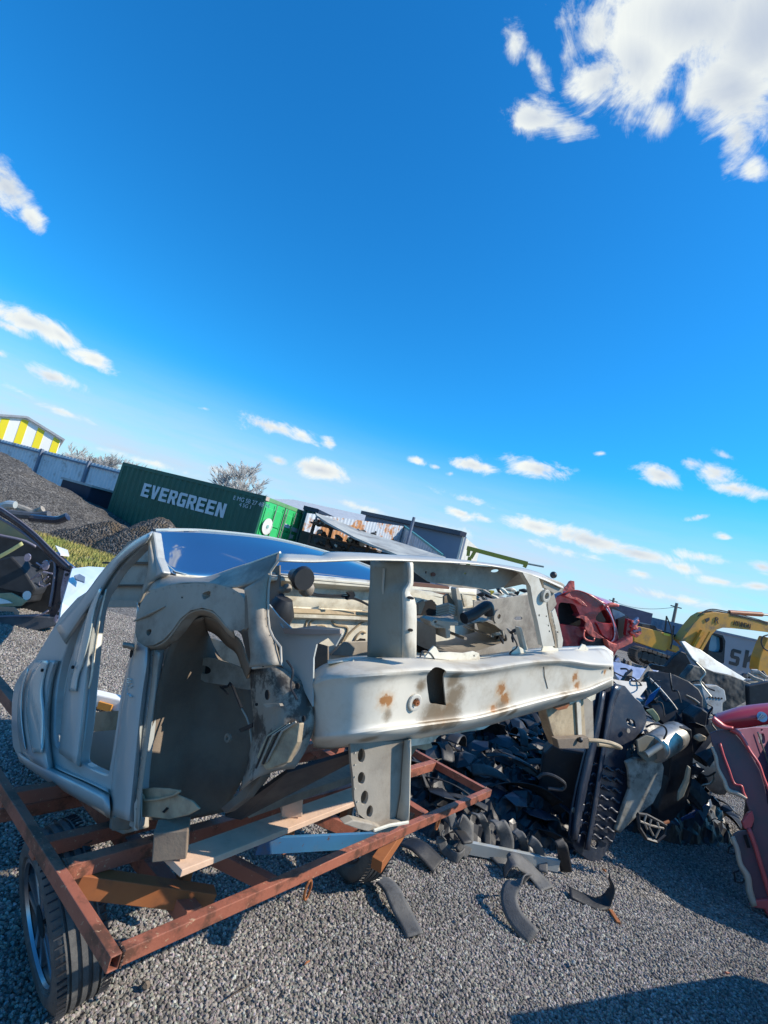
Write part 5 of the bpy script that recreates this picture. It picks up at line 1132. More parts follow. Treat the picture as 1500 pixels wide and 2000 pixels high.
MB().tube(cr1([W(1148, 1446, 2.5), W(1170, 1447, 2.52), W(1195, 1452, 2.55), W(1212, 1460, 2.6), W(1196, 1458, 2.62), W(1168, 1454, 2.6)], 4), .010, 8).build('bent_pipe', M_tan, car, smooth=True)
# ================================================================== dark car wreck at the left edge
LP = Plane(G(60, 1232), (1, .12, 0))
bc = thing('wrecked_car', 'dark stripped car with empty door frame and white bonnet at the left edge', 'wrecked car', G(30, 1225)+Vector((0, .5, 0)))
M_dark = mat('black_car_paint', (.018, .016, .024), .25, .1, var=(.03, .028, .04), vscale=3, coat=.5, dirt=(.09, .085, .08), dscale=4, dthr=.62)
M_dusty = mat('dusty_sill', (.05, .055, .065), .6, var=(.10, .10, .105), vscale=6, dirt=(.2, .19, .18), dscale=9, dthr=.66)
M_trim = mat('grey_rubber_seal', (.20, .18, .22), .45)
M_int = mat('dark_interior', (.012, .013, .015), .6, var=(.03, .032, .035), vscale=9)
M_lilac = mat('lilac_reflecting_paint', (.38, .36, .44), .25, .3, var=(.25, .22, .30), vscale=20, coat=.5, dirt=(.04, .04, .05), dscale=25, dthr=.6, dsoft=.03)
def band(name, mt_, parent, pl, pts, w, off=0.0, bulge=.02, th=.006):
    """pressed strip following a centre line; w in photo points"""
    L_, R_ = [], []
    for i, (x, y) in enumerate(pts):
        a, b = pts[max(i-1, 0)], pts[min(i+1, len(pts)-1)]; dx, dy = b[0]-a[0], b[1]-a[1]; l = math.hypot(dx, dy); ww = w[i] if isinstance(w, (list, tuple)) else w
        L_.append((x-dy/l*ww/2, y+dx/l*ww/2)); R_.append((x+dy/l*ww/2, y-dx/l*ww/2))
    return strip(name, mt_, parent, pl, L_, R_, -bulge, (off, off), th)
plate('interior', M_int, bc, LP, [(-60, 990), (0, 1012), (60, 1050), (100, 1085), (106, 1110), (104, 1180), (96, 1200), (-60, 1215)], (), .02, .75)
plate('windscreen_glass', mat('green_tinted_glass', (.09, .13, .11), .12, var=(.16, .17, .10), vscale=5), bc, LP, [(-60, 985), (0, 1012), (40, 1034), (78, 1062), (60, 1062), (0, 1042), (-60, 1030)], (), .01, .5)
band('dashboard_trim', M_trim, bc, LP, [(-30, 1040), (10, 1048), (45, 1056), (70, 1068)], 5, .35)
band('roof_pillar', M_dark, bc, LP, [(-60, 972), (-20, 986), (10, 1004), (40, 1025), (72, 1053), (100, 1082), (122, 1103), (141, 1116)], [18, 17, 14, 12, 12, 15, 16, 8], -.02, .04)
band('pillar_highlight', M_trim, bc, LP, [(-20, 980), (8, 996), (40, 1018), (72, 1044), (100, 1072), (138, 1108)], 2.5, -.055, .004, .003)
band('door_seal', M_trim, bc, LP, [(-40, 1000), (0, 1013), (40, 1037), (72, 1063), (96, 1082), (105, 1094), (107, 1115), (103, 1150), (97, 1185)], 4, -.03, .01)
plate('front_pillar', M_dark, bc, LP, [(104, 1078), (124, 1098), (142, 1112), (144, 1125), (134, 1150), (126, 1180), (112, 1205), (100, 1212), (96, 1200), (104, 1160), (109, 1115)], (), .12, -.01, .006)
plate('wing_edge', M_lilac, bc, LP, [(126, 1112), (142, 1106), (146, 1112), (138, 1150), (128, 1185), (108, 1218), (102, 1212), (118, 1185), (118, 1150)], (), .03, -.03, .005)
plate('sill', M_dusty, bc, LP, [(-60, 1208), (0, 1206), (60, 1204), (108, 1205), (112, 1222), (60, 1234), (0, 1238), (-60, 1242)], (), .20, -.03, .01)
band('sill_tread', M_trim, bc, LP, [(-40, 1206), (30, 1203), (75, 1202), (95, 1192)], 3, -.05, .004)
plate('seat', M_int, bc, LP, [(-10, 1095), (22, 1086), (45, 1110), (70, 1150), (62, 1165), (-10, 1150)], (), .25, .30, .02)
band('yellow_trim', mat('pale_yellow_trim', (.50, .50, .22), .5), bc, LP, [(-10, 1092), (18, 1077), (44, 1061)], 7, .15, .003)
plate('tan_panel', mat('dusty_tan_trim', (.42, .38, .22), .6), bc, LP, [(-20, 1160), (20, 1158), (52, 1174), (40, 1184), (-20, 1186)], (), .03, .12, .003)
plate('bent_bracket', mat('orange_primer', (.55, .30, .20), .6), bc, LP, [(-20, 1184), (28, 1186), (37, 1196), (34, 1206), (25, 1219), (21, 1215), (30, 1202), (26, 1195), (-20, 1192)], (), .015, .04, .002)
plate('white_flap', M_white, bc, LP, [(-10, 1166), (12, 1172), (24, 1178), (-10, 1180)], (), .01, .06)
plate('white_flap', M_white, bc, LP, oval(52, 1163, 8, 9, 20), (), .01, .14, smooth=0)
plate('silver_switch', M_lilac, bc, LP, oval(53, 1089, 6, 8, 15), (), .02, .22)
plate('silver_switch', M_lilac, bc, LP, oval(88, 1104, 7, 10, 5), (), .02, .18)
rn = random.Random(5)
for k in range(16):
    x, y = rn.uniform(64, 100), rn.uniform(1095, 1145); p = LP(x, y, .22); a = Vector((rn.uniform(-1, 1), 0, rn.uniform(-1, 1))).normalized()*rn.uniform(.02, .06)
    MB().tube([p-a, p+a], [.008, .012], 6).build('wire_bundle', rn.choice([M_lilac, M_trim, M_int, M_int]), bc)
for x, y in ((131, 1122), (138, 1107), (148, 1115), (130, 1166), (137, 1167), (118, 1178), (115, 1198)):
    m = MB(); disc(m, LP(x, y, -.06), LP.n, .016, .02, 10); m.build('hinge_bolt', M_int, bc)
wp = [G(140, 1112, .72), G(172, 1108, .72), G(206, 1110, .70), G(200, 1150, .62), G(165, 1200, .55), G(112, 1232, .5), G(120, 1180, .62)]
MB().ngon3(wp).build('bonnet', mat('white_car_paint', (.62, .68, .70), .3, var=(.52, .60, .64), vscale=4, coat=.4), bc, solid=.02)
hp = [G(145, 1125, .735), G(155, 1122, .735), G(166, 1128, .735), (G(165, 1138, .72)), G(148, 1132, .72)]
MB().ngon3(hp).build('bonnet_recess', mat('grey_blue_recess', (.18, .22, .28), .5), bc, solid=.012)
wb2 = [G(108, 1066, .8), G(132, 1075, .8), G(135, 1086, .78), G(118, 1084, .78)]
MB().ngon3(wb2).build('windscreen_edge', M_white, bc, solid=.01)
q = W(105, 1200, 5.4)
MB().box(Vector((q.x-1.3, q.y+.5, .30)), (1.6, .6, .35)).build('cabin_floor', M_int, bc, bevel=.03)
# discarded bumpers lying behind it
for k, (pts, r, mt_, lb) in enumerate((
    ([(10, 993), (25, 988), (48, 995), (66, 1001), (84, 994)], .06, M_grey, 'grey curved bumper lying against the foot of the spoil heap'),
    ([(15, 1003), (45, 1006), (72, 1008), (96, 1005)], .07, M_dusty, 'dark long bumper beneath the grey curved one by the heap'),
    ([(60, 1012), (90, 1015), (112, 1016), (132, 1009)], .07, M_dark, 'black bumper end furthest right at the foot of the heap'),
    ([(0, 990), (15, 985), (30, 986)], .06, M_side, 'pale blue scrap panel at the left end of the bumpers'))):
    P_ = [W(x, y, 9.2-k*.25) for x, y in pts]
    o = MB().tube(cr1(P_, 5), r, 8).build('scrap_bumper', mt_, smooth=True); tag(o, lb, 'bumper', 'scrap bumpers by the spoil heap')

# ================================================================== red wreck behind the beam
M_red = mat('red_car_paint', (.55, .04, .045), .3, var=(.28, .022, .03), vscale=3, coat=.5, dent=.03, dentscale=4)
M_dred = mat('dark_red_paint', (.34, .022, .03), .35, var=(.22, .014, .022), vscale=3, coat=.5, dent=.03, dentscale=4)
M_salmon = mat('bright_torn_red', (.85, .20, .13), .4, var=(.62, .10, .08), vscale=8, dent=.02, dentscale=10)
RP = Plane(W(1150, 1250, 11), (1, .1, 0))
rc = thing('crushed_car', 'crushed bright red car with torn roof and missing glass, right of the silver beam', 'wrecked car', Vector((W(1160, 1250, 11.5).x, 11.5, 0)))
plate('body', M_dred, rc, RP, [(1070, 1180), (1092, 1163), (1106, 1156), (1126, 1153), (1144, 1158), (1160, 1168), (1178, 1180), (1192, 1192), (1200, 1215), (1208, 1242), (1205, 1270), (1190, 1300), (1100, 1290), (1070, 1270)],
      [[(1091, 1180), (1108, 1178), (1122, 1181), (1128, 1192), (1132, 1200), (1128, 1204), (1142, 1207), (1145, 1222), (1136, 1225), (1118, 1222), (1100, 1220), (1092, 1215)], [(1164, 1206), (1171, 1196), (1182, 1191), (1190, 1205), (1195, 1216), (1180, 1217), (1166, 1213)]], .25, 0, .02)
plate('cabin_interior', M_int, rc, RP, [(1080, 1170), (1200, 1185), (1240, 1215), (1234, 1250), (1085, 1262)], (), .1, .5)
loft(MB(), [[RP(x, y, -.02) for x, y in [(1088, 1165), (1105, 1157), (1127, 1153), (1150, 1161), (1180, 1180)]], [RP(x, y, .9) for x, y in [(1100, 1158), (1125, 1155), (1155, 1163), (1185, 1172), (1206, 1183)]]], 4, 3).build('roof', M_red, rc, smooth=True, solid=.02)
band('roof_gutter', M_salmon, rc, RP, [(1178, 1187), (1188, 1182), (1198, 1181), (1209, 1183)], [4, 7, 7, 4], -.05, .03)
band('front_pillar', M_red, rc, RP, [(1184, 1184), (1190, 1196), (1196, 1212), (1202, 1228), (1204, 1244), (1198, 1258)], [8, 6, 5, 6, 8, 10], -.08, .03)
band('pillar_edge', M_lilac, rc, RP, [(1184, 1188), (1194, 1205), (1200, 1225), (1200, 1245), (1194, 1254)], 2, -.13, .006)
plate('torn_roof_flap', M_salmon, rc, RP, [(1099, 1155), (1102, 1148), (1108, 1143), (1112, 1136), (1116, 1134), (1122, 1135), (1123, 1153), (1114, 1156)], (), .05, -.1, .005)
plate('torn_strip', M_salmon, rc, RP, [(1103, 1164), (1112, 1158), (1117, 1166), (1130, 1168), (1140, 1176), (1148, 1185), (1134, 1180), (1126, 1172), (1112, 1168)], (), .04, -.12, .005)
plate('torn_door_skin', M_salmon, rc, RP, [(1126, 1206), (1136, 1202), (1146, 1204), (1152, 1212), (1158, 1222), (1160, 1232), (1170, 1240), (1180, 1246), (1172, 1247), (1158, 1244), (1148, 1236), (1143, 1226), (1145, 1216), (1138, 1209)], (), .05, -.16, .01)
band('torn_loop', M_salmon, rc, RP, [(1142, 1230), (1140, 1242), (1146, 1250), (1158, 1252), (1161, 1246)], 3, -.18, .01)
plate('lower_body', M_int, rc, RP, [(1148, 1244), (1184, 1247), (1190, 1262), (1188, 1285), (1140, 1275), (1136, 1255)], (), .3, -.1, .01)
plate('door_panel', M_red, rc, RP, [(1164, 1216), (1196, 1218), (1202, 1240), (1192, 1252), (1176, 1240)], (), .05, -.05, .01)
plate('side_glass', mat('pale_blue_glass', (.16, .26, .36), .1), rc, RP, [(1195, 1189), (1210, 1194), (1220, 1200), (1222, 1206), (1212, 1218), (1204, 1216), (1197, 1200)], (), .02, .2)
plate('open_door', M_dred, rc, RP, [(1226, 1208), (1238, 1212), (1238, 1240), (1228, 1250), (1222, 1240)], (), .1, -.1, .01)
plate('dark_cabin_side', M_int, rc, RP, [(1208, 1210), (1226, 1204), (1230, 1240), (1206, 1250)], (), .1, .1)
plate('front_bumper', M_salmon, rc, RP, [(1184, 1248), (1188, 1262), (1192, 1273), (1200, 1273), (1236, 1256), (1236, 1242), (1220, 1250), (1205, 1258), (1196, 1256)], (), .2, -.25, .02)
rn = random.Random(2)
for k in range(8):
    x, y = rn.uniform(1234, 1246), rn.uniform(1206, 1240); p = RP(x, y, -.15); a = Vector((rn.uniform(-1, 1), 0, rn.uniform(-1, 1))).normalized()*.08
    MB().tube([p-a, p+a], [.03, .05], 6).build('torn_fragment', rn.choice([M_salmon, M_lilac]), rc)

# ================================================================== excavator
M_exc = mat('faded_excavator_yellow', (.78, .34, .012), .5, var=(.44, .23, .04), vscale=.8, dirt=(.20, .14, .07), dscale=1.2, dthr=.60)
M_boom = mat('dusty_yellow_boom', (.62, .30, .035), .55, var=(.50, .25, .035), vscale=.9, dirt=(.18, .13, .08), dscale=1.4, dthr=.58)
M_track = mat('muddy_track', (.06, .045, .035), .8, var=(.10, .075, .06), vscale=2)
EP = Plane(W(1300, 1270, 24), (1, .15, 0))
ex = thing('excavator', 'yellow tracked excavator with raised boom and blue-glazed cab behind the scrap', 'excavator', Vector((W(1300, 1300, 25).x, 25, 0)))
plate('engine_housing', M_exc, ex, EP, [(1242, 1222), (1280, 1231), (1316, 1241), (1314, 1257), (1300, 1272), (1276, 1266), (1239, 1253), (1238, 1236)], (), 2.2, 0, .06)
plate('tool_box', M_exc, ex, EP, [(1308, 1257), (1326, 1263), (1329, 1268), (1327, 1277), (1304, 1270)], (), 2.0, -.05, .08)
plate('housing_top', M_int, ex, EP, [(1254, 1218), (1280, 1222), (1284, 1228), (1322, 1240), (1320, 1246), (1252, 1226)], (), 1.8, .2, .03)
for px, a, b in ((1299, 1232, 1203), (1313, 1250, 1222)): MB().tube([EP(px, a, .1), EP(px+3, b, .1)], .04, 6).build('mirror_post', M_int, ex)
MB().tube(cr1([EP(x, y, -.1) for x, y in [(1303, 1206), (1311, 1228), (1313, 1250), (1310, 1268)]], 4), .03, 6).build('hose', M_int, ex)
plate('yellow_sticker', mat('bright_yellow_plate', (.75, .6, .05), .5), ex, EP, [(1298, 1236), (1310, 1239), (1308, 1243), (1296, 1240)], (), .03, -.04)
band('track_frame', M_track, ex, EP, [(1240, 1280), (1265, 1284), (1290, 1292), (1318, 1302)], [24, 26, 24, 18], -.2, .3, .1)
for k in range(7):
    x = 1244+k*12; m = MB(); disc(m, EP(x, 1277+k*3.6, -.52), EP.n, .20, .12, 14); m.build('track_roller', M_int, ex)
tpts = [EP(x, y, -.45) for x, y in [(1236, 1270), (1250, 1266), (1285, 1276), (1322, 1290), (1332, 1300), (1322, 1310), (1290, 1306), (1250, 1296), (1236, 1284), (1236, 1270)]]
m = MB(); c_ = cr1(tpts, 4)
for i in range(len(c_)-1):
    m.bar(c_[i].lerp(c_[i+1], .08), c_[i].lerp(c_[i+1], .92), .55, .12, up=EP.n.cross(c_[i+1]-c_[i]))
m.build('track', M_track, ex)
plate('blue_step', mat('pale_blue_paint', (.12, .30, .42), .5), ex, EP, [(1280, 1272), (1300, 1277), (1299, 1284), (1279, 1279)], (), .2, -.55)
plate('boom', M_boom, ex, EP, [(1330, 1252), (1340, 1238), (1352, 1222), (1366, 1206), (1378, 1199), (1396, 1196), (1425, 1199), (1460, 1207), (1500, 1214), (1570, 1226), (1570, 1248), (1500, 1235), (1460, 1230), (1430, 1227), (1412, 1226), (1400, 1230), (1390, 1240), (1374, 1262), (1366, 1275), (1348, 1268)], (), .55, -.3, .04)
MB().bar(EP(1352, 1268, -.4), EP(1372, 1232, -.4), .14, .16).build('boom_cylinder', M_exc, ex)
MB().bar(EP(1368, 1270, -.6), EP(1388, 1235, -.6), .10, .12).build('boom_cylinder', M_boom, ex)
MB().tube([EP(1424, 1196, -.1), EP(1488, 1200, -.1)], .11, 10).build('stick_cylinder', mat('orange_cylinder', (.45, .14, .05), .5), ex, smooth=True)
MB().tube([EP(1488, 1200, -.1), EP(1570, 1206, -.1)], .06, 8).build('cylinder_rod', M_steelrod, ex, smooth=True)
for k in range(3):
    MB().tube(cr1([EP(x, y+k*3, -.15+.1*k) for x, y in [(1352, 1224), (1362, 1206), (1376, 1194), (1392, 1190), (1412, 1193), (1426, 1196)]], 4), .03, 6).build('hose', M_int, ex)
    MB().tube(cr1([EP(x, y+k*2, -.3) for x, y in [(1426, 1198), (1450, 1202), (1475, 1208), (1500, 1216)]], 4), .02, 6).build('hose', M_int, ex)
plate('stick', M_exc, ex, EP, [(1480, 1308), (1484, 1285), (1492, 1262), (1500, 1245), (1525, 1250), (1520, 1330), (1490, 1325)], (), .5, -.4, .04)
MB().tube(cr1([EP(x, y, -.5) for x, y in [(1500, 1240), (1490, 1244), (1487, 1255), (1492, 1266), (1502, 1272)]], 4), .035, 6).build('hose', M_int, ex)
t0 = EP.to2(EP(1432, 1219)); ang_pl = Plane(EP(1432, 1221, -.31), (EP(1470, 1229)-EP(1432, 1221)).normalized()); ang_pl.u = EP.a.cross(ang_pl.a); ang_pl = Plane(EP(1432, 1221, -.31), EP(1470, 1229)-EP(1432, 1221), up=Vector((0, 0, 1)))
dx_ = (EP(1470, 1229)-EP(1432, 1221)).normalized(); ang_pl.a = dx_; ang_pl.u = EP.n.cross(dx_).normalized(); ang_pl.u = ang_pl.u if ang_pl.u.z > 0 else -ang_pl.u; ang_pl.n = dx_.cross(ang_pl.u)
textmesh('HYUNDAI', ang_pl, 0, 0, .34, 'boom_lettering', mat('dark_lettering', (.03, .03, .03), .6), ex, d0=-.01, th=.02, sx=.62*1.0)
textmesh('R', Plane(EP(1394, 1216, -.31), EP.a), 0, 0, .42, 'boom_sign', bpy.data.materials['dark_lettering'], ex, d0=-.01, th=.02)
plate('boom_badge', M_int, ex, EP, [(1377, 1209), (1386, 1206), (1386, 1211), (1380, 1216)], (), .02, -.33)
plate('cab', M_int, ex, EP, [(1388, 1236), (1394, 1236), (1412, 1241), (1417, 1252), (1414, 1296), (1382, 1292), (1383, 1262)], [[(1390, 1241), (1394, 1240), (1409, 1245), (1412, 1253), (1410, 1274), (1385, 1270), (1386, 1258)]], 1.4, .3, .03)
plate('cab_glass', mat('blue_cab_glass', (.06, .22, .36), .08, var=(.10, .30, .42), vscale=1), ex, EP, [(1388, 1238), (1412, 1243), (1414, 1276), (1384, 1272)], (), .03, .5)
# pale container with the big dark letters
kp = Plane(W(1400, 1290, 32), (1, .0, 0))
sk2 = thing('storage_container', 'pale grey container with large dark SK lettering right of the excavator cab', 'container', Vector((W(1450, 1290, 33).x, 33, 0)))
r_a = kp.to2(kp(1408, 1237)); r_b = kp.to2(kp(1493, 1257)); 
kz = -kp.o.z; MB().prism(kp, [(r_a[0]-.4, kz), (r_b[0]+.2, kz), (r_b[0]+.2, r_b[1]+.1), (r_a[0]-.4, r_a[1]+.05)], (), 2.4).build('container_body', mat('mauve_grey_steel', (.34, .31, .32), .6, var=(.28, .26, .27), vscale=.5), sk2, bevel=.03)
MB().bar(kp.to3(r_a[0]-.4, r_a[1]+.05, -.04), kp.to3(r_b[0]+.2, r_b[1]+.10, -.04), .08, .12).build('top_rail', M_post, sk2)
m = MB(); s0 = kp.to2(kp(1423, 1297)); word(m, 'S', kp, s0[0], s0[1], .62, 1.0, th=.02, d0=-.02); m.build('letter_s', bpy.data.materials['dark_lettering'], sk2)
m = MB(); s0 = kp.to2(kp(1450, 1303)); word(m, 'K', kp, s0[0], s0[1], .75, 1.1, th=.02, d0=-.02); m.build('letter_k', bpy.data.materials['dark_lettering'], sk2)

# ================================================================== scrap heap on the right
M_bluep = mat('blue_black_plastic', (.018, .024, .040), .38, var=(.03, .038, .058), vscale=4, dirt=(.075, .075, .08), dscale=6, dthr=.60, rvar=.15, bump=.0006, bscale=120)
M_blk = mat('black_scuffed_plastic', (.008, .009, .012), .5, var=(.015, .016, .020), vscale=6, dirt=(.05, .05, .052), dscale=9, dthr=.62, rvar=.2)
M_lil = mat('lilac_silver_paint', (.34, .37, .50), .28, .35, var=(.26, .30, .42), vscale=3, coat=.5, dent=.01, dentscale=8)
M_whit = mat('grubby_white_paint', (.42, .43, .42), .5, var=(.32, .32, .30), vscale=6, dirt=(.2, .17, .13), dscale=8, dthr=.6)
def yplane(px, py, y, a=(1, 0, 0), tilt=0.0): return Plane(W(px, py, y), a, tilt)
# ribbed under-shield
up = Plane(G(1150, 1688)+Vector((0, .05, 0)), (.96, .28, 0), R(-12))
us = thing('ribbed_undershield', 'tall blue-black ribbed plastic undershield leaning on end beside the rubber heap', 'undershield', G(1150, 1690))
plate('shield_panel', M_bluep, us, up, [(1166, 1352), (1180, 1340), (1200, 1334), (1222, 1340), (1240, 1362), (1252, 1372), (1262, 1392), (1264, 1410), (1250, 1432), (1238, 1446), (1226, 1462), (1222, 1486), (1228, 1502), (1230, 1520), (1224, 1556), (1214, 1590), (1200, 1640), (1180, 1672), (1166, 1688), (1148, 1680), (1124, 1662), (1112, 1632), (1116, 1590), (1126, 1540), (1138, 1490), (1148, 1452), (1152, 1420), (1158, 1385)],
      [[(1225, 1404), (1238, 1408), (1240, 1420), (1226, 1414)], [(1156, 1640), (1168, 1646), (1164, 1656), (1153, 1650)], oval(1176, 1639, 3, 2.5)], .02, 0, .006)
rib = random.Random(8)
for r_ in range(8):
    yb = 1495+r_*19
    for c_i in range(3):
        x0 = 1158+c_i*22-(r_*3.4); x1 = x0+18
        if x1 > 1228-r_*2: continue
        band('shield_rib', M_bluep, us, up, [(x0, yb+c_i*5), (x0+5, yb+c_i*5-3), (x0+13, yb+c_i*5+4), (x1, yb+c_i*5+6)], 4, -.018, .012)
for r_ in range(5): band('shield_rib', M_bluep, us, up, [(1148-r_*4, 1510+r_*30), (1144-r_*4, 1526+r_*30)], 6, -.014, .02)
band('shield_fold', M_bluep, us, up, [(1178, 1350), (1166, 1420), (1152, 1480), (1134, 1560), (1122, 1640)], [10, 14, 16, 16, 12], -.02, .05)
band('shield_fold', M_bluep, us, up, [(1205, 1338), (1192, 1380), (1182, 1440), (1172, 1500), (1160, 1580), (1146, 1660)], [18, 14, 12, 10, 10, 10], -.02, .035)
for x, y in ((1165, 1430), (1120, 1582), (1226, 1427)):
    m = MB(); disc(m, up(x, y, -.02), up.n, .016, .008, 14); m.build('clip', M_grey, us)
# dark tub to its left
tb = plate('plastic_tub', M_blk, None, Plane(G(1080, 1640)+Vector((0, .25, 0)), (.9, -.3, 0)), [(1062, 1470), (1080, 1452), (1100, 1462), (1150, 1470), (1140, 1530), (1120, 1620), (1100, 1640), (1058, 1620), (1048, 1560)], (), .25, 0, .02)
tag(tb, 'black plastic tub wedged between the rubber heap and the ribbed undershield', 'tub')
o = MB().tube(cr1([W(x, y, 3.55) for x, y in [(1050, 1520), (1062, 1512), (1082, 1516), (1102, 1530), (1098, 1542), (1070, 1540)]], 5), .012, 8).build('hose_loop', M_blk, smooth=True); tag(o, 'thin black hose loop in front of the plastic tub', 'hose')
ys = [
 ('curved_bonnet_liner', 'large black dome shaped liner with a ragged seam on top of the scrap heap', 'liner', M_blk, 4.5, (1, -.2, 0), -20, [(1260, 1318), (1266, 1310), (1290, 1311), (1320, 1318), (1346, 1330), (1366, 1346), (1374, 1362), (1374, 1382), (1356, 1386), (1350, 1404), (1330, 1422), (1304, 1424), (1280, 1398), (1266, 1370), (1258, 1345)], .05),
 ('lilac_bonnet', 'lilac silver bonnet corner just right of the beam end', 'bonnet', M_lil, 5.6, (1, .1, 0), -50, [(1196, 1292), (1212, 1294), (1240, 1302), (1288, 1310), (1262, 1318), (1250, 1326), (1225, 1330), (1204, 1332)], .03),
 ('blue_wing', 'shiny blue front wing below the lilac bonnet corner', 'wing panel', mat('deep_blue_paint', (.02, .05, .16), .22, .2, var=(.03, .07, .2), vscale=4, coat=.6, dent=.02, dentscale=9), 4.0, (1, .3, 0), -15, [(1150, 1350), (1162, 1340), (1190, 1334), (1216, 1342), (1236, 1358), (1232, 1372), (1200, 1372), (1180, 1400), (1166, 1430), (1150, 1440)], .04),
 ('silver_lamp_panel', 'crumpled silver panel wedged between blue wing and black dome liner', 'panel', M_whit, 4.3, (1, .2, 0), -30, [(1180, 1336), (1205, 1328), (1240, 1332), (1262, 1332), (1264, 1342), (1250, 1360), (1258, 1368), (1240, 1374), (1232, 1356), (1206, 1350)], .03),
 ('torn_green_strip', 'torn pale yellow green trim strip under the black dome liner', 'trim', mat('pale_lime_trim', (.42, .42, .22), .6), 4.1, (1, 0, 0), 0, [(1262, 1388), (1276, 1384), (1286, 1396), (1290, 1406), (1282, 1412), (1272, 1398)], .02),
 ('black_wheel_liner', 'black curved wheel arch liner hanging right of the silver silencer', 'liner', M_blk, 3.9, (1, .1, 0), 6, [(1300, 1440), (1330, 1420), (1352, 1425), (1356, 1470), (1352, 1530), (1340, 1575), (1318, 1600), (1290, 1620), (1284, 1580), (1306, 1520), (1310, 1480)], .10),
 ('sunlit_liner_edge', 'narrow sunlit tan strip along the black wheel arch liner', 'strip', mat('pale_khaki', (.34, .32, .24), .6, var=(.22, .21, .16), vscale=14), 3.82, (1, .1, 0), 6, [(1344, 1496), (1350, 1500), (1346, 1530), (1336, 1556), (1324, 1566), (1326, 1548), (1338, 1524)], .02),
 ('grubby_fabric_panel', 'grubby white and khaki panel between the undershield and the black liner', 'panel', mat('grubby_khaki_panel', (.36, .35, .30), .8, var=(.20, .185, .15), vscale=9, dirt=(.07, .06, .05), dscale=12, dthr=.56), 3.72, (1, .2, 0), -4, [(1222, 1488), (1240, 1480), (1268, 1484), (1290, 1476), (1298, 1500), (1292, 1540), (1276, 1570), (1250, 1590), (1210, 1630), (1202, 1622), (1216, 1580), (1230, 1540), (1228, 1505)], .03),
 ('dark_cowl', 'flat black cowl on the right flank of the heap beside the red panels', 'cowl', M_blk, 4.1, (1, 0, 0), 0, [(1352, 1400), (1372, 1384), (1384, 1392), (1380, 1420), (1392, 1440), (1400, 1480), (1380, 1500), (1360, 1470)], .15),
 ('tan_round_cap', 'small tan rounded cap catching the sun left of the red bumper', 'cap', M_tan, 3.85, (1, 0, 0), 0, [(1362, 1440), (1372, 1436), (1382, 1440), (1380, 1448), (1368, 1450), (1360, 1446)], .05),
 ('white_sill_box', 'grubby white body section with a row of small holes above the red bumper', 'body section', M_whit, 5.2, (1, .1, 0), -10, [(1368, 1338), (1400, 1338), (1416, 1348), (1420, 1368), (1412, 1374), (1412, 1392), (1400, 1400), (1382, 1398), (1378, 1372), (1372, 1356)], .12),
 ('propped_silver_bonnet', 'long pale silver bonnet propped up slanting in front of the excavator', 'bonnet', mat('pale_silver_sheet', (.42, .46, .48), .4, .2, var=(.30, .33, .33), vscale=3, dirt=(.2, .19, .16), dscale=4), 8.0, (1, .2, 0), -25, [(1330, 1252), (1338, 1252), (1352, 1262), (1368, 1268), (1400, 1290), (1458, 1326), (1452, 1330), (1400, 1316), (1370, 1302), (1352, 1286), (1340, 1268)], .05),
 ('crushed_grey_wreck', 'crushed grey brown car front beneath the propped silver bonnet', 'wrecked car', mat('dusty_wreck', (.13, .12, .10), .6, var=(.06, .055, .05), vscale=4, dirt=(.02, .02, .022), dscale=5, dthr=.55, dent=.05, dentscale=5), 7.6, (1, .1, 0), 0, [(1355, 1300), (1380, 1306), (1400, 1314), (1430, 1320), (1470, 1336), (1468, 1360), (1455, 1372), (1440, 1380), (1425, 1400), (1395, 1405), (1370, 1385), (1350, 1350), (1335, 1325)], .12),
 ('black_crumpled_cover', 'black crumpled cover at the right edge above the red bumper', 'cover', M_blk, 7.0, (1, 0, 0), 0, [(1462, 1340), (1500, 1332), (1560, 1330), (1560, 1385), (1500, 1388), (1464, 1384)], .08),
 ('dark_wreck_flank', 'dark wreck flank in the shade right of the red crushed car', 'wrecked car', M_blk, 8.6, (1, 0, 0), 0, [(1316, 1282), (1330, 1272), (1340, 1276), (1350, 1295), (1362, 1330), (1320, 1330), (1290, 1315), (1262, 1306), (1275, 1297), (1300, 1302)], .08),
]
for nm_, lb, ct_, mt_, y, a, tl, ol, th in ys:
    cx, cy = sum(p[0] for p in ol)/len(ol), sum(p[1] for p in ol)/len(ol)
    o = plate(nm_, mt_, None, yplane(cx, cy, y, a, R(tl)), ol, (), th, 0, min(.012, th/3)); tag(o, lb, ct_)
J = bpy.data.objects
wsb = J['white_sill_box']; pw = yplane(1395, 1365, 5.2, (1, .1, 0), R(-10))
for k in range(5):
    plate('sill_hole', M_hole, wsb, pw, oval(1386+k*6, 1362+k*.6, 1.6, 2), (), .004, -.006)
ln = J['curved_bonnet_liner']; pl_ = yplane(1318, 1365, 4.5, (1, -.2, 0), R(-20))
MB().tube(cr1([pl_(x, y, -.01) for x, y in [(1266, 1322), (1290, 1346), (1312, 1372), (1322, 1386)]], 4), .008, 6).build('ragged_seam', M_whit, ln)
MB().tube(cr1([pl_(x, y, -.02) for x, y in [(1340, 1358), (1356, 1366), (1366, 1374)]], 3), .008, 6).build('clip_row', M_grey, ln)
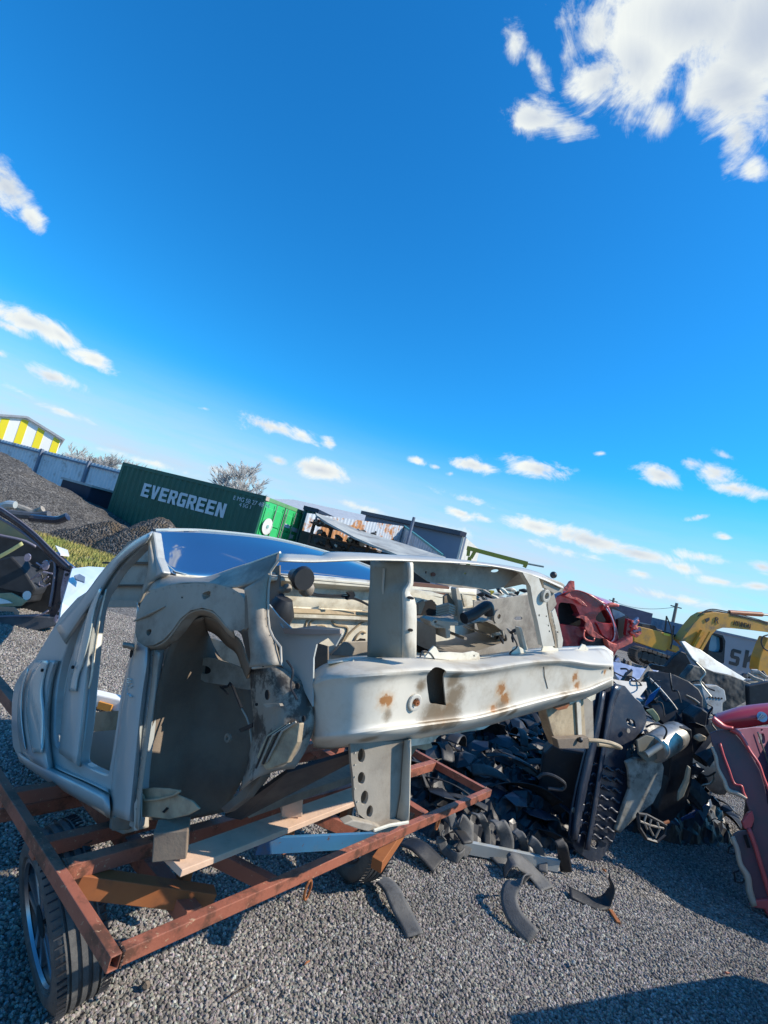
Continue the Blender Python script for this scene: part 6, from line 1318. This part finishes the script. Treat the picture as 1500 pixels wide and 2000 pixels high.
# silencer
s1, s2 = W(1276, 1462, 3.75), W(1322, 1434, 3.95)
si = thing('silencer', 'dented silver exhaust silencer lying on the heap with a short tail pipe', 'silencer', s1)
M_muf = mat('dull_aluminised_steel', (.42, .40, .36), .4, .7, var=(.30, .27, .22), vscale=9, dirt=(.14, .12, .09), dscale=9, dthr=.60)
dv = (s2-s1).normalized(); m = MB(); m.tube([s1-dv*.01, s1, s1+dv*.02, s2-dv*.03, s2, s2+dv*.02], [.085, .097, .10, .10, .094, .06], 20); m.build('silencer_body', M_muf, si, smooth=True)
plate('end_plate', mat('khaki_shield', (.20, .19, .15), .6, .3), si, yplane(1264, 1462, 3.70, (1, .3, 0), R(-5)), [(1244, 1446), (1262, 1436), (1286, 1442), (1298, 1458), (1294, 1476), (1278, 1486), (1262, 1488), (1248, 1474)], (), .015, 0, .004)
MB().tube([W(1262, 1474, 3.64), W(1290, 1456, 3.66)], .022, 12).build('tail_pipe', M_steelrod, si, smooth=True)
MB().tube(cr1([W(x, y, 3.66) for x, y in [(1262, 1420), (1276, 1414), (1296, 1418), (1302, 1430), (1296, 1444)]], 4), .007, 6).build('hanger_wire', M_black, si)
# little black grid lying under the liner
gp_ = yplane(1272, 1618, 3.45, (1, .2, 0), R(-10)); bk_ = thing('plastic_cage', 'small black plastic cage with white sunlit bars at the foot of the heap', 'cage', G(1272, 1650))
for pts in ([(1246, 1590), (1262, 1592), (1300, 1612), (1298, 1630), (1282, 1644), (1262, 1638), (1248, 1616), (1246, 1590)],): MB().tube([gp_(x, y) for x, y in pts], .012, 6).build('cage_rim', M_blk, bk_)
for pts in ([(1262, 1592), (1258, 1606), (1264, 1620)], [(1272, 1600), (1268, 1616), (1276, 1632)], [(1284, 1606), (1288, 1620), (1280, 1636)], [(1250, 1604), (1270, 1612), (1296, 1618)]): MB().tube([gp_(x, y, -.01) for x, y in pts], .007, 6).build('cage_bar', M_grey, bk_)
MB().tube([gp_(1296, 1608), gp_(1306, 1604)], .01, 6).build('orange_plug', M_rust2, bk_)

# ================================================================== red body panels at the right edge
M_rp = mat('faded_red_bumper', (.40, .03, .045), .35, var=(.33, .022, .035), vscale=4, coat=.3, dirt=(.30, .14, .13), dscale=5, dthr=.66)
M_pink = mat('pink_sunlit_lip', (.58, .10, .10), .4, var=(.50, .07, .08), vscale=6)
M_rin = mat('dull_mauve_inside', (.13, .085, .10), .5, var=(.17, .07, .09), vscale=2.2, dirt=(.09, .08, .09), dscale=3, dthr=.55)
M_crm = mat('cream_torn_edge', (.55, .46, .34), .7, var=(.48, .36, .28), vscale=20)
QP = Plane(G(1490, 1800)+Vector((0, .12, 0)), (.93, -.36, 0), R(-8))
rd = thing('red_bumper_cover', 'faded red bumper cover standing on end at the right edge, mauve inside facing out', 'bumper', G(1495, 1805))
plate('inner_face', M_rin, rd, QP, [(1386, 1432), (1402, 1426), (1428, 1424), (1448, 1446), (1468, 1476), (1484, 1504), (1494, 1536), (1500, 1570), (1540, 1640), (1540, 1790), (1500, 1778), (1474, 1742), (1466, 1700), (1458, 1655), (1464, 1640), (1472, 1610), (1466, 1590), (1456, 1562), (1424, 1543), (1414, 1522), (1404, 1500), (1396, 1470)], (), .02, 0, .004)
plate('lower_flange', M_rin, rd, QP, [(1432, 1630), (1442, 1624), (1458, 1622), (1470, 1650), (1486, 1700), (1500, 1742), (1502, 1760), (1474, 1758), (1464, 1720), (1450, 1690), (1438, 1655)], (), .02, -.02, .004)
band('torn_edge', M_crm, rd, QP, [(1390, 1458), (1398, 1478), (1402, 1500), (1414, 1524), (1422, 1543), (1440, 1550), (1458, 1560)], [4, 6, 6, 7, 8, 8, 5], -.02, .02)
band('torn_edge', M_crm, rd, QP, [(1430, 1634), (1440, 1660), (1446, 1688), (1460, 1712), (1464, 1740), (1474, 1770)], [8, 9, 9, 12, 12, 12], -.03, .025)
band('bright_rib', M_pink, rd, QP, [(1406, 1452), (1414, 1478), (1424, 1504), (1434, 1530), (1448, 1535), (1452, 1548), (1458, 1560)], 3.5, -.02, .012)
band('bright_rib', M_pink, rd, QP, [(1462, 1618), (1474, 1650), (1486, 1690), (1498, 1730), (1504, 1750)], 8, -.04, .02)
plate('mounting_pad', M_pink, rd, QP, [(1450, 1606), (1462, 1588), (1470, 1584), (1474, 1600), (1470, 1614), (1462, 1622), (1454, 1618)], (), .04, -.05, .006)
band('outer_lip', M_pink, rd, QP, [(1428, 1424), (1446, 1436), (1464, 1466), (1482, 1492), (1492, 1520), (1504, 1548), (1530, 1600)], [10, 8, 5, 4, 4, 4, 4], -.02, .02)
plate('bottom_block', M_pink, rd, QP, [(1468, 1772), (1478, 1758), (1520, 1755), (1520, 1800), (1500, 1790), (1494, 1776)], (), .06, -.05, .006)
plate('bracket_recess', M_hole, rd, QP, [(1452, 1632), (1458, 1630), (1466, 1656), (1460, 1656)], (), .004, -.045)
for pts in ([(1432, 1650), (1424, 1655), (1422, 1666), (1432, 1668), (1440, 1664)], [(1444, 1700), (1434, 1704), (1436, 1722), (1450, 1724), (1456, 1716)]): MB().tube([QP(x, y, -.01) for x, y in pts], .006, 6).build('clip_loop', M_blk, rd)
Q2 = Plane(W(1450, 1400, 3.7), (1, -.15, 0), R(-10))
rb2 = thing('red_wing_panel', 'glossy red wing panel with a round pale blue badge at the right edge', 'wing panel', W(1460, 1420, 3.7))
loft(MB(), [[Q2(x, y, o) for x, y in pts] for pts, o in (([(1394, 1396), (1420, 1388), (1450, 1380), (1500, 1374), (1560, 1370)], .08), ([(1396, 1404), (1420, 1396), (1450, 1390), (1500, 1384), (1560, 1380)], .0), ([(1402, 1412), (1425, 1408), (1455, 1404), (1500, 1400), (1560, 1396)], -.03), ([(1408, 1420), (1430, 1422), (1460, 1420), (1500, 1414), (1560, 1410)], .02))], 4, 4).build('wing_skin', M_rp, rb2, smooth=True, solid=.01)
band('sunlit_lip', M_pink, rb2, Q2, [(1392, 1402), (1402, 1412), (1416, 1420), (1432, 1422)], [8, 12, 8, 4], -.04, .02)
m = MB(); disc(m, Q2(1488, 1400, -.035), Q2.n, .034, .006, 20); m.build('badge', mat('pale_blue_badge', (.25, .45, .62), .4), rb2)
for k in range(3): MB().tube([Q2(1480+k*4, 1406-k*1, -.045), Q2(1488+k*4, 1394+k*2, -.045)], .004, 6).build('badge_stroke', M_whit, rb2)
Q3 = Plane(W(1470, 1480, 3.9), (.8, .5, 0), R(-10))
o = plate('mauve_red_shell', mat('mauve_red_panel', (.24, .10, .14), .45, var=(.18, .07, .10), vscale=4), None, Q3, [(1440, 1424), (1470, 1420), (1560, 1420), (1560, 1640), (1500, 1560), (1480, 1500), (1460, 1460)], [[(1482, 1436), (1492, 1434), (1494, 1452), (1484, 1452)], oval(1488, 1426, 2, 2)], .02, 0, .004); tag(o, 'mauve red shell panel directly behind the standing red bumper cover', 'body panel')
for pts in ([(1480, 1430), (1490, 1460), (1504, 1500)],): MB().tube([Q3(x, y, -.02) for x, y in pts], .006, 6).build('thin_rod', M_steelrod, o)

# ================================================================== dark heap of rubber and plastic
M_rub = mat('matt_black_rubber', (.012, .0125, .014), .6, var=(.020, .020, .022), vscale=9, dirt=(.06, .06, .06), dscale=10, dthr=.63, rvar=.15, bump=.001, bscale=120)
M_rub2 = mat('dusty_grey_rubber', (.085, .085, .085), .7, var=(.12, .12, .117), vscale=9, dirt=(.06, .06, .06), dscale=22, dthr=.58, bump=.0015, bscale=140)
def heap_z(x, y):
    d = math.hypot((x-1.05)/1.35, (y-5.0)/1.75); h1 = .55*max(0, 1-d**2)
    d = math.hypot((x-2.85)/1.15, (y-5.25)/.95); h2 = .82*max(0, 1-d**2)
    return max(h1, h2)
def bandmesh(pts, w, wd, th=.012, twist=0.0):
    """rubber strip: centre line pts, width w along direction wd"""
    P_ = cr1(pts, 5); m = MB(); rows = []; n = len(P_)
    for i, p in enumerate(P_):
        t = (P_[min(i+1, n-1)]-P_[max(i-1, 0)]).normalized(); v = Vector(wd); v = (v-t*v.dot(t)).normalized()
        v = Matrix.Rotation(twist*i/n, 3, t) @ v; rows.append([p-v*w/2, p-v*w*.3+t.cross(v)*.002, p+v*w*.3+t.cross(v)*.002, p+v*w/2])
    m.grid(rows); return m
rn = random.Random(77)
KL = {'strip': ('curled black rubber strip in the dark heap', 'rubber strip'), 'shard': ('bent black plastic shard in the dark heap', 'plastic shard')}
for k in range(250):
    for _ in range(50):
        x, y = (rn.uniform(-.2, 2.4), rn.uniform(3.35, 6.7)) if k < 185 else (rn.uniform(1.7, 4.0), rn.uniform(4.35, 6.0))
        hz_ = heap_z(x, y)
        if hz_ > .03: break
    z = hz_*rn.uniform(.5, 1.0)+.03
    c = Vector((x, y, z)); yaw = rn.uniform(0, 6.28); e = Vector((math.cos(yaw), math.sin(yaw), rn.uniform(-.35, .35))).normalized()
    if rn.random() < .5:
        L_ = rn.uniform(.14, .34); cv = rn.uniform(.3, 1.3); u_ = Vector((0, 0, 1)); pts = []
        for q in range(5):
            s_ = (q/4-.5)*2; pts.append(c+e*math.sin(s_*cv)*L_/max(cv, .6)+u_*(math.cos(s_*cv)-1)*L_*.7/max(cv, .6)+u_*.06)
        for p_ in pts: p_.z = max(p_.z, .012)
        wv = Vector((-e.y, e.x, rn.uniform(-.4, .4))); m = bandmesh(pts, rn.uniform(.05, .11), wv, twist=rn.uniform(-.8, .8)); kd = 'strip'
        o = m.build('rubber_strip', rn.choice([M_rub, M_rub, M_rub, M_rub2]) if z < .35 else M_rub, smooth=True, solid=.007)
    else:
        n_s = rn.randint(5, 8); sx, sy = rn.uniform(.10, .30), rn.uniform(.05, .16); f = Vector((-e.y, e.x, rn.uniform(-.9, .9))).normalized(); g_n = e.cross(f)
        ring_ = [c+e*math.cos(t)*sx*rn.uniform(.6, 1.1)+f*math.sin(t)*sy*rn.uniform(.6, 1.1) for t in [2*math.pi*i/n_s for i in range(n_s)]]
        for p_ in ring_: p_.z = max(p_.z, .012)
        c2_ = c+g_n*rn.uniform(.01, .07); c2_.z = max(c2_.z, .02); m = MB(); m.add([c2_]+ring_, [(0, i+1, (i+1) % n_s+1) for i in range(n_s)]); kd = 'shard'
        o = m.build('plastic_shard', rn.choice([M_blk, M_blk, M_bluep]), solid=.006, bevel=.002)
    mt_n = o.data.materials[0].name; hue = {'dusty_grey_rubber': 'dusty grey', 'blue_black_plastic': 'blue-black'}.get(mt_n, 'black')
    where = 'behind the ribbed undershield' if x > 2.1 else 'beside the black tub' if x > 1.35 else 'under the bumper beam' if x > .6 else 'behind the trailer corner'
    hgt = 'near the top of' if z > .34 else 'halfway up' if z > .17 else 'at the foot of'; dp = 'front' if y < 4.5 else 'back'
    tag(o, '%s %s %s %s the heap %s, %s' % ('curled' if kd == 'strip' else 'bent', hue, KL[kd][1], hgt, dp, where), KL[kd][1], 'black %ss in the dark heap' % KL[kd][1])
hb = MB(); n = 130
for (x0, x1, y0, y1) in ((-.4, 3.8, 3.2, 6.9),):
    rows = []
    for j in range(n+1):
        r = []
        for i in range(n+1):
            x, y = x0+(x1-x0)*i/n, y0+(y1-y0)*j/n; h = heap_z(x, y); r.append(Vector((x, y, -.03+h*.80+((mn.fractal(Vector((x*6, y*6, 0)), .5, 2, 6)*.07+mn.noise(Vector((x*23, y*23, 3)))*.025) if h > .02 else 0))))
        rows.append(r)
    hb.grid(rows)
tag(hb.build('rubber_crumb', M_blk, origin=(0, 0, 0)), 'dense mass of black rubber scraps filling the dark heap', 'rubber scraps', kind='stuff')
# named strips at the front of the heap and loose on the gravel : (points with heights, width, width direction, label)
FR = [
 ([(876, 1606, .17), (896, 1600, .19), (911, 1622, .13), (910, 1648, .07), (898, 1668, .02)], .085, (1, .3, 0), M_rub2, 'grey tread strip arching down just right of the trailer corner'),
 ([(922, 1588, .2), (940, 1596, .2), (951, 1622, .12), (952, 1656, .03)], .045, (1, .2, 0), M_rub2, 'thin grey tread strip second along the front of the dark heap'),
 ([(962, 1602, .2), (978, 1612, .2), (990, 1642, .12), (986, 1668, .05), (968, 1686, .015)], .085, (1, .1, 0), M_rub2, 'broad grey tread strip third along the front of the dark heap'),
 ([(1004, 1622, .16), (1018, 1634, .15), (1026, 1656, .08), (1024, 1676, .02)], .055, (1, 0, .2), M_rub2, 'grey tread strip fourth along the front of the dark heap'),
 ([(1034, 1640, .15), (1048, 1652, .13), (1058, 1676, .07), (1060, 1704, .015)], .06, (1, -.1, 0), M_rub2, 'spotted grey tread strip fifth along the front of the dark heap'),
 ([(1090, 1640, .20), (1098, 1656, .17), (1102, 1680, .09), (1106, 1702, .015)], .07, (1, 0, 0), M_rub, 'black hanging strip beside the foot of the ribbed undershield'),
 ([(868, 1622, .12), (862, 1642, .07), (872, 1664, .02), (892, 1676, .02), (906, 1664, .04)], .06, (.2, .3, 1), M_rub2, 'looped grey tread strip lying under the trailer corner'),
 ([(790, 1642, .03), (815, 1652, .06), (838, 1672, .04), (856, 1692, .015)], .12, (.6, .8, .1), M_rub, 'flat black grooved tread piece half under the front rail'),
 ([(985, 1704, .02), (1000, 1682, .09), (1024, 1690, .07), (1050, 1716, .03), (1068, 1738, .012)], .11, (.3, 1, .2), M_rub2, 'wide grey tread piece humped in front of the heap'),
 ([(1032, 1716, .13), (1008, 1722, .12), (994, 1748, .08), (1004, 1788, .04), (1042, 1832, .012)], .085, (1, .25, .5), M_rub2, 'curled grey tread strip standing alone on the gravel'),
 ([(712, 1722, .02), (742, 1718, .04), (764, 1736, .06), (776, 1762, .05), (794, 1796, .02), (810, 1828, .012)], .085, (.9, .35, .1), M_rub2, 'long wavy grey tread strip lying nearest the trailer rail'),
 ([(1112, 1742, .03), (1140, 1756, .02), (1168, 1766, .02), (1184, 1758, .04), (1194, 1736, .10), (1190, 1712, .14)], .075, (.2, 1, .3), M_rub, 'black curled tread scrap to the right of the lone strip'),
]
for pts, w, wd, mt_, lb in FR:
    m = bandmesh([G(x, y, z) for x, y, z in pts], w, wd, twist=.15); o = m.build('tread_strip', mt_, smooth=True, solid=.006); tag(o, lb, 'tread strip', 'tread strips on the gravel')
a, b = G(1192, 1778, .015), G(1208, 1803, .015); o = MB().bar(a, b, .025, .015).build('wood_splinter', M_rust2, bevel=.003); tag(o, 'small orange brown splinter lying on the gravel', 'splinter')
o = MB().bar(G(900, 1652, .05), G(1090, 1690, .05), .03, .07).build('steel_channel', M_side, bevel=.003); tag(o, 'pale blue steel channel lying behind the tread strips', 'channel')
o = plate('blue_plastic_sheet', mat('pale_blue_plastic', (.12, .20, .42), .4), None, Plane(W(1030, 1520, 4.2), (1, .2, 0), R(-55)), [(1006, 1516), (1030, 1512), (1046, 1520), (1042, 1534), (1020, 1530)], (), .008); tag(o, 'small pale blue plastic sheet on top of the dark heap', 'sheet')
o = plate('cream_panel', M_cream, None, Plane(W(1040, 1410, 6.8), (1, .1, 0), R(-30)), [(1000, 1400), (1040, 1390), (1090, 1380), (1090, 1420), (1040, 1428), (1005, 1424)], (), .03); tag(o, 'cream coloured panel lying behind the dark heap', 'panel')
wd_ = MB().box(W(1050, 1404, 6.7), (.12, .1, .05)).build('wood_offcut', M_rust2); tag(wd_, 'small brown offcut resting on the cream panel', 'offcut')
# pale debris behind the silver shell's engine bay and white foam under the door opening
o = MB().box(G(202, 1372, .06)+Vector((0, .05, 0)), (.45, .10, .09), (Vector((1, .1, 0)).normalized(), Vector((-.1, 1, 0)).normalized(), Vector((0, 0, 1)))).build('foam_block', M_white, bevel=.01); tag(o, 'white foam block seen through the front door opening', 'foam block')
MB().box(G(205, 1380, .04), (.10, .02, .05)).build('orange_label', mat('orange_tape', (.7, .3, .05), .5), o)
# clutter between the red wreck and the excavator
rn = random.Random(31); cnt = 0
for k in range(36):
    px, py = (rn.uniform(1190, 1330), rn.uniform(1288, 1318)) if k < 12 else (rn.uniform(1440, 1500), rn.uniform(1318, 1348))
    y = rn.uniform(9.5, 12) ; p = W(px, py, y)
    a = Vector((rn.uniform(-1, 1), rn.uniform(-.5, .5), rn.uniform(-.6, .6))).normalized()*rn.uniform(.06, .2)
    m = MB(); m.tube([p-a, p-a*.3+Vector((0, 0, .05)), p+a*.4, p+a], [.02, .05, .04, .02], 6)
    tag(m.build('scrap_piece', rn.choice([M_blk, M_blk, M_grey, M_whit, M_lil, M_tan])), ('pale' if k % 2 else 'dark')+' tangled bit of car scrap '+('between the red wreck and the excavator tracks' if k < 12 else 'under the large dark letters'), 'scrap', 'scrap around the excavator')
# dark wrecks that carry the heap (mostly hidden), so that it rests on something
for (x, y, w, d, h, yw, lb) in ((3.5, 6.6, 2.2, 1.5, .6, .2, 'low black crushed wreck carrying the scrap on the right'), (4.6, 8.4, 3.0, 1.6, .95, -.1, 'dark crushed wreck under the grey brown car front'), (2.4, 8.6, 2.4, 1.6, .6, .1, 'flattened black wreck behind the dark rubber heap')):
    ax = (Vector((math.cos(yw), math.sin(yw), 0)), Vector((-math.sin(yw), math.cos(yw), 0)), Vector((0, 0, 1))); r = []
    for (fz, fs) in ((0, .96), (.3, 1.0), (.6, .97), (.85, .8), (1, .7)):
        r.append([Vector((x, y, 0))+ax[0]*sx*w/2*fs+ax[1]*sy*d/2*fs+ax[2]*(h*fz+mn.noise(Vector((sx*2+x, sy*2, fz*3)))*.08) for sx, sy in ((-1, -1), (-.4, -1.05), (.3, -.98), (1, -1), (1.03, 0), (1, 1), (0, 1.05), (-1, 1), (-1.04, 0))])
    m = MB(); m.grid(r, True); m.add(r[-1], [tuple(range(9))]); o = m.build('flattened_wreck', M_blk, smooth=True, bevel=.02); tag(o, lb, 'wrecked car')
# unseen car body put outside the frame, shaped to shadow the bottom corner
vp = Plane((2.75, 3.0, 0), (0, -1, 0))
ov = thing('unseen_shadow_wreck', 'unseen grey car body just off the right side, shaped for its shadow', 'wrecked car', (3.4, 1.8, 0))
MB().prism(vp, [(.25, .2), (3.9, .2), (3.9, .95), (3.2, 1.05), (2.6, 1.48), (.93, 1.50), (.25, .37)], [], 1.5, 0).build('body', M_grey, ov, bevel=.03)
for q in (1.0, 3.1):
    m = MB(); disc(m, vp.to3(q, .3, -.03), vp.n, .30, .18, 24); m.build('wheel', M_tyre, ov)

# added wreck body, unseen outside the frame, to shade the gravel by the heap
o = MB().prism(Plane((3.62, 4.5, 0), (0, -1, 0)), [(0, .12), (1.42, .12), (1.48, .6), (1.3, 1.0), (.9, 1.22), (.2, 1.25), (-.05, .8)], (), 1.5, 0).build('gravel_shade_wreck', M_blk, bevel=.03)
tag(o, 'added black shade caster, unseen off the picture behind the red bumper cover', 'wrecked car')

# mixed torn bits packed between the big pieces of the scrap heap
rn = random.Random(58)
M_bl2 = bpy.data.materials['deep_blue_paint']
BITS = [('black', M_blk), ('blue-black', M_bluep), ('deep blue', M_bl2), ('lilac silver', M_lil), ('grubby white', M_whit), ('khaki', M_tan), ('rusty', M_rust2)]
for k in range(90):
    px = rn.uniform(1170, 1400); py = rn.uniform(1318, 1600) if px > 1290 else rn.uniform(1318, 1400)
    y = rn.uniform(3.95, 4.7)+max(0, 1450-py)*.002; c = W(px, py, y)
    if c.z < .06: continue
    cn, mt_ = BITS[min(6, int(abs(rn.gauss(0, 1.5))))]; e = Vector((rn.uniform(-1, 1), rn.uniform(-1, 1), rn.uniform(-1, 1))).normalized(); f = e.orthogonal().normalized(); f = Matrix.Rotation(rn.uniform(0, 6.28), 3, e) @ f
    pos = 'beside the silencer' if px > 1250 and py > 1400 else 'under the black dome liner' if px > 1255 else 'above the ribbed undershield'
    t_ = rn.random()
    if t_ < .3:
        P_ = [c+e*(q-2)*rn.uniform(.03, .07)+f*rn.uniform(-.04, .04)+e.cross(f)*rn.uniform(-.03, .03) for q in range(5)]; o = MB().tube(cr1(P_, 4), rn.uniform(.003, .008), 6).build('torn_cable', M_blk if rn.random() < .7 else M_steelrod, smooth=True); tag(o, 'torn cable end sticking out '+pos, 'cable', 'torn bits packed into the scrap heap')
    elif t_ < .6:
        L_, w_ = rn.uniform(.06, .16), rn.uniform(.03, .07); m = MB(); m.grid([[c+e*a*L_+f*b*w_+e.cross(f)*(abs(b)*w_*.6+rn.uniform(-.006, .006)) for b in (-1, -.4, .4, 1)] for a in (-1, -.3, .4, 1)]); o = m.build('folded_bracket', mt_, solid=.004, bevel=.001); tag(o, 'folded %s bracket wedged %s' % (cn, pos), 'bracket', 'torn bits packed into the scrap heap')
    else:
        n_s = rn.randint(5, 9); sx, sy = rn.uniform(.05, .14), rn.uniform(.03, .09); g_n = e.cross(f); ring_ = [c+e*math.cos(t)*sx*rn.uniform(.5, 1.2)+f*math.sin(t)*sy*rn.uniform(.5, 1.2)+g_n*rn.uniform(-.02, .02) for t in [2*math.pi*i/n_s for i in range(n_s)]]
        m = MB(); m.add([c+g_n*rn.uniform(.01, .04)]+ring_, [(0, i+1, (i+1) % n_s+1) for i in range(n_s)]); o = m.build('torn_sheet', mt_, solid=.004, bevel=.001); tag(o, 'small torn %s sheet %s' % (cn, pos), 'sheet', 'torn bits packed into the scrap heap')
# small litter on the gravel
for k, (px, py, nm_, lb, mt_, L_, r_) in enumerate(((285, 1925, 'dark_stone', 'single dark stone lying on the gravel below the trailer corner', M_arch, .012, .014), (1065, 1835, 'rubber_crumb_piece', 'small black rubber crumb left of the splinter', M_blk, .018, .006),
    (1300, 1870, 'wire_scrap', 'short thin wire scrap in the lower right gravel', M_steelrod, .05, .002), (1120, 1880, 'pale_stone', 'single white stone in the lower right gravel', M_whit, .010, .011), (900, 1790, 'plastic_chip', 'dull black plastic chip on the gravel between the loose strips', M_blk, .016, .005),
    (600, 1880, 'rust_flake', 'thin rust flake on the gravel below the front rail', M_rust2, .014, .004), (1420, 1900, 'bolt', 'small rusty bolt lying near the bottom right shadow', M_rust, .016, .005), (1225, 1720, 'broken_clip', 'tiny pale broken clip at the edge of the heap shadow', M_whit, .014, .004),
    (470, 1935, 'twig', 'thin dry twig on the gravel at the bottom', M_wood, .06, .0025), (1180, 1700, 'foam_crumb', 'small orange brown crumb beside the foot of the undershield', M_rust2, .014, .008))):
    c = G(px, py, .012+r_*.5); a = rn.uniform(0, 3.1); e = Vector((math.cos(a), math.sin(a), .08))
    o = MB().tube([c-e*L_, c-e*L_*.5+Vector((0, 0, .003)), c+e*L_*.4, c+e*L_], [r_*.5, r_, r_*.9, r_*.4], 7).build(nm_, mt_); tag(o, lb, nm_.split('_')[-1])
# spot welds, seams and hanging wires on the shell
def welds(name, pl, pts, off, step=9, r=.0035, mt_=None):
    step *= 1.5; r = .0024; off += .0006; mt_ = M_beam if pl is FP else mt_
    m = MB()
    for (xa, ya), (xb, yb) in zip(pts, pts[1:]):
        n_ = max(1, int(math.hypot(xb-xa, yb-ya)/step))
        for i in range(n_): disc(m, pl(xa+(xb-xa)*i/n_, ya+(yb-ya)*i/n_, off), pl.n, r, .0012, 8)
    return m.build(name, mt_ or M_grey, car)
welds('spot_welds', SP, [(290, 1160), (318, 1150), (345, 1145), (400, 1143), (440, 1149), (472, 1166)], -.0365)
welds('spot_welds', SP, [(534, 1258), (524, 1222), (520, 1160)], -.018, 10, .003)
welds('spot_welds', FP, [(560, 1091), (620, 1093), (700, 1089), (800, 1092), (900, 1097), (990, 1110), (1060, 1128)], .028, 16, .004)
welds('spot_welds', FP, [(690, 1290), (800, 1286), (900, 1291), (990, 1282), (1130, 1270)], .095, 16, .004)
welds('spot_welds', SP, [(298, 1280), (286, 1400), (274, 1500), (264, 1600)], -.022, 12, .003)
welds('spot_welds', FP, [(694, 1470), (694, 1540), (704, 1590)], .048, 12, .003)
welds('spot_welds', FP, [(1075, 1195), (1085, 1230), (1092, 1262)], .028, 8, .003)
for pts, pl, r_ in (([(560, 1290), (572, 1310), (568, 1340), (580, 1366)], SP, .003), ([(700, 1448), (720, 1470), (716, 1500), (734, 1528)], FP, .0028), ([(820, 1284), (826, 1272), (840, 1276), (850, 1290)], FP, .0025), ([(1000, 1240), (1010, 1262), (996, 1276), (1004, 1290)], FP, .0028)):
    MB().tube(cr1([pl(x, y, .0 if pl is SP else .10) for x, y in pts], 5), r_, 6).build('hanging_wire', M_black, car, smooth=True)
MB().tube([FP(1062, 1300, .014), FP(1064, 1322, .016), FP(1070, 1345, .016)], .0012, 5).build('beam_seam', M_hole, beam)
# rag of sealant and torn paper on the hinge pillar
m = MB(); rn = random.Random(3)
for k in range(16):
    x, y = rn.uniform(245, 258), rn.uniform(1325, 1362); m.tube([SP(x, y, -.034), SP(x+rn.uniform(-5, 5), y+rn.uniform(-4, 4), -.038)], [.003, .001], 5)
m.build('glue_residue', M_pil, car)
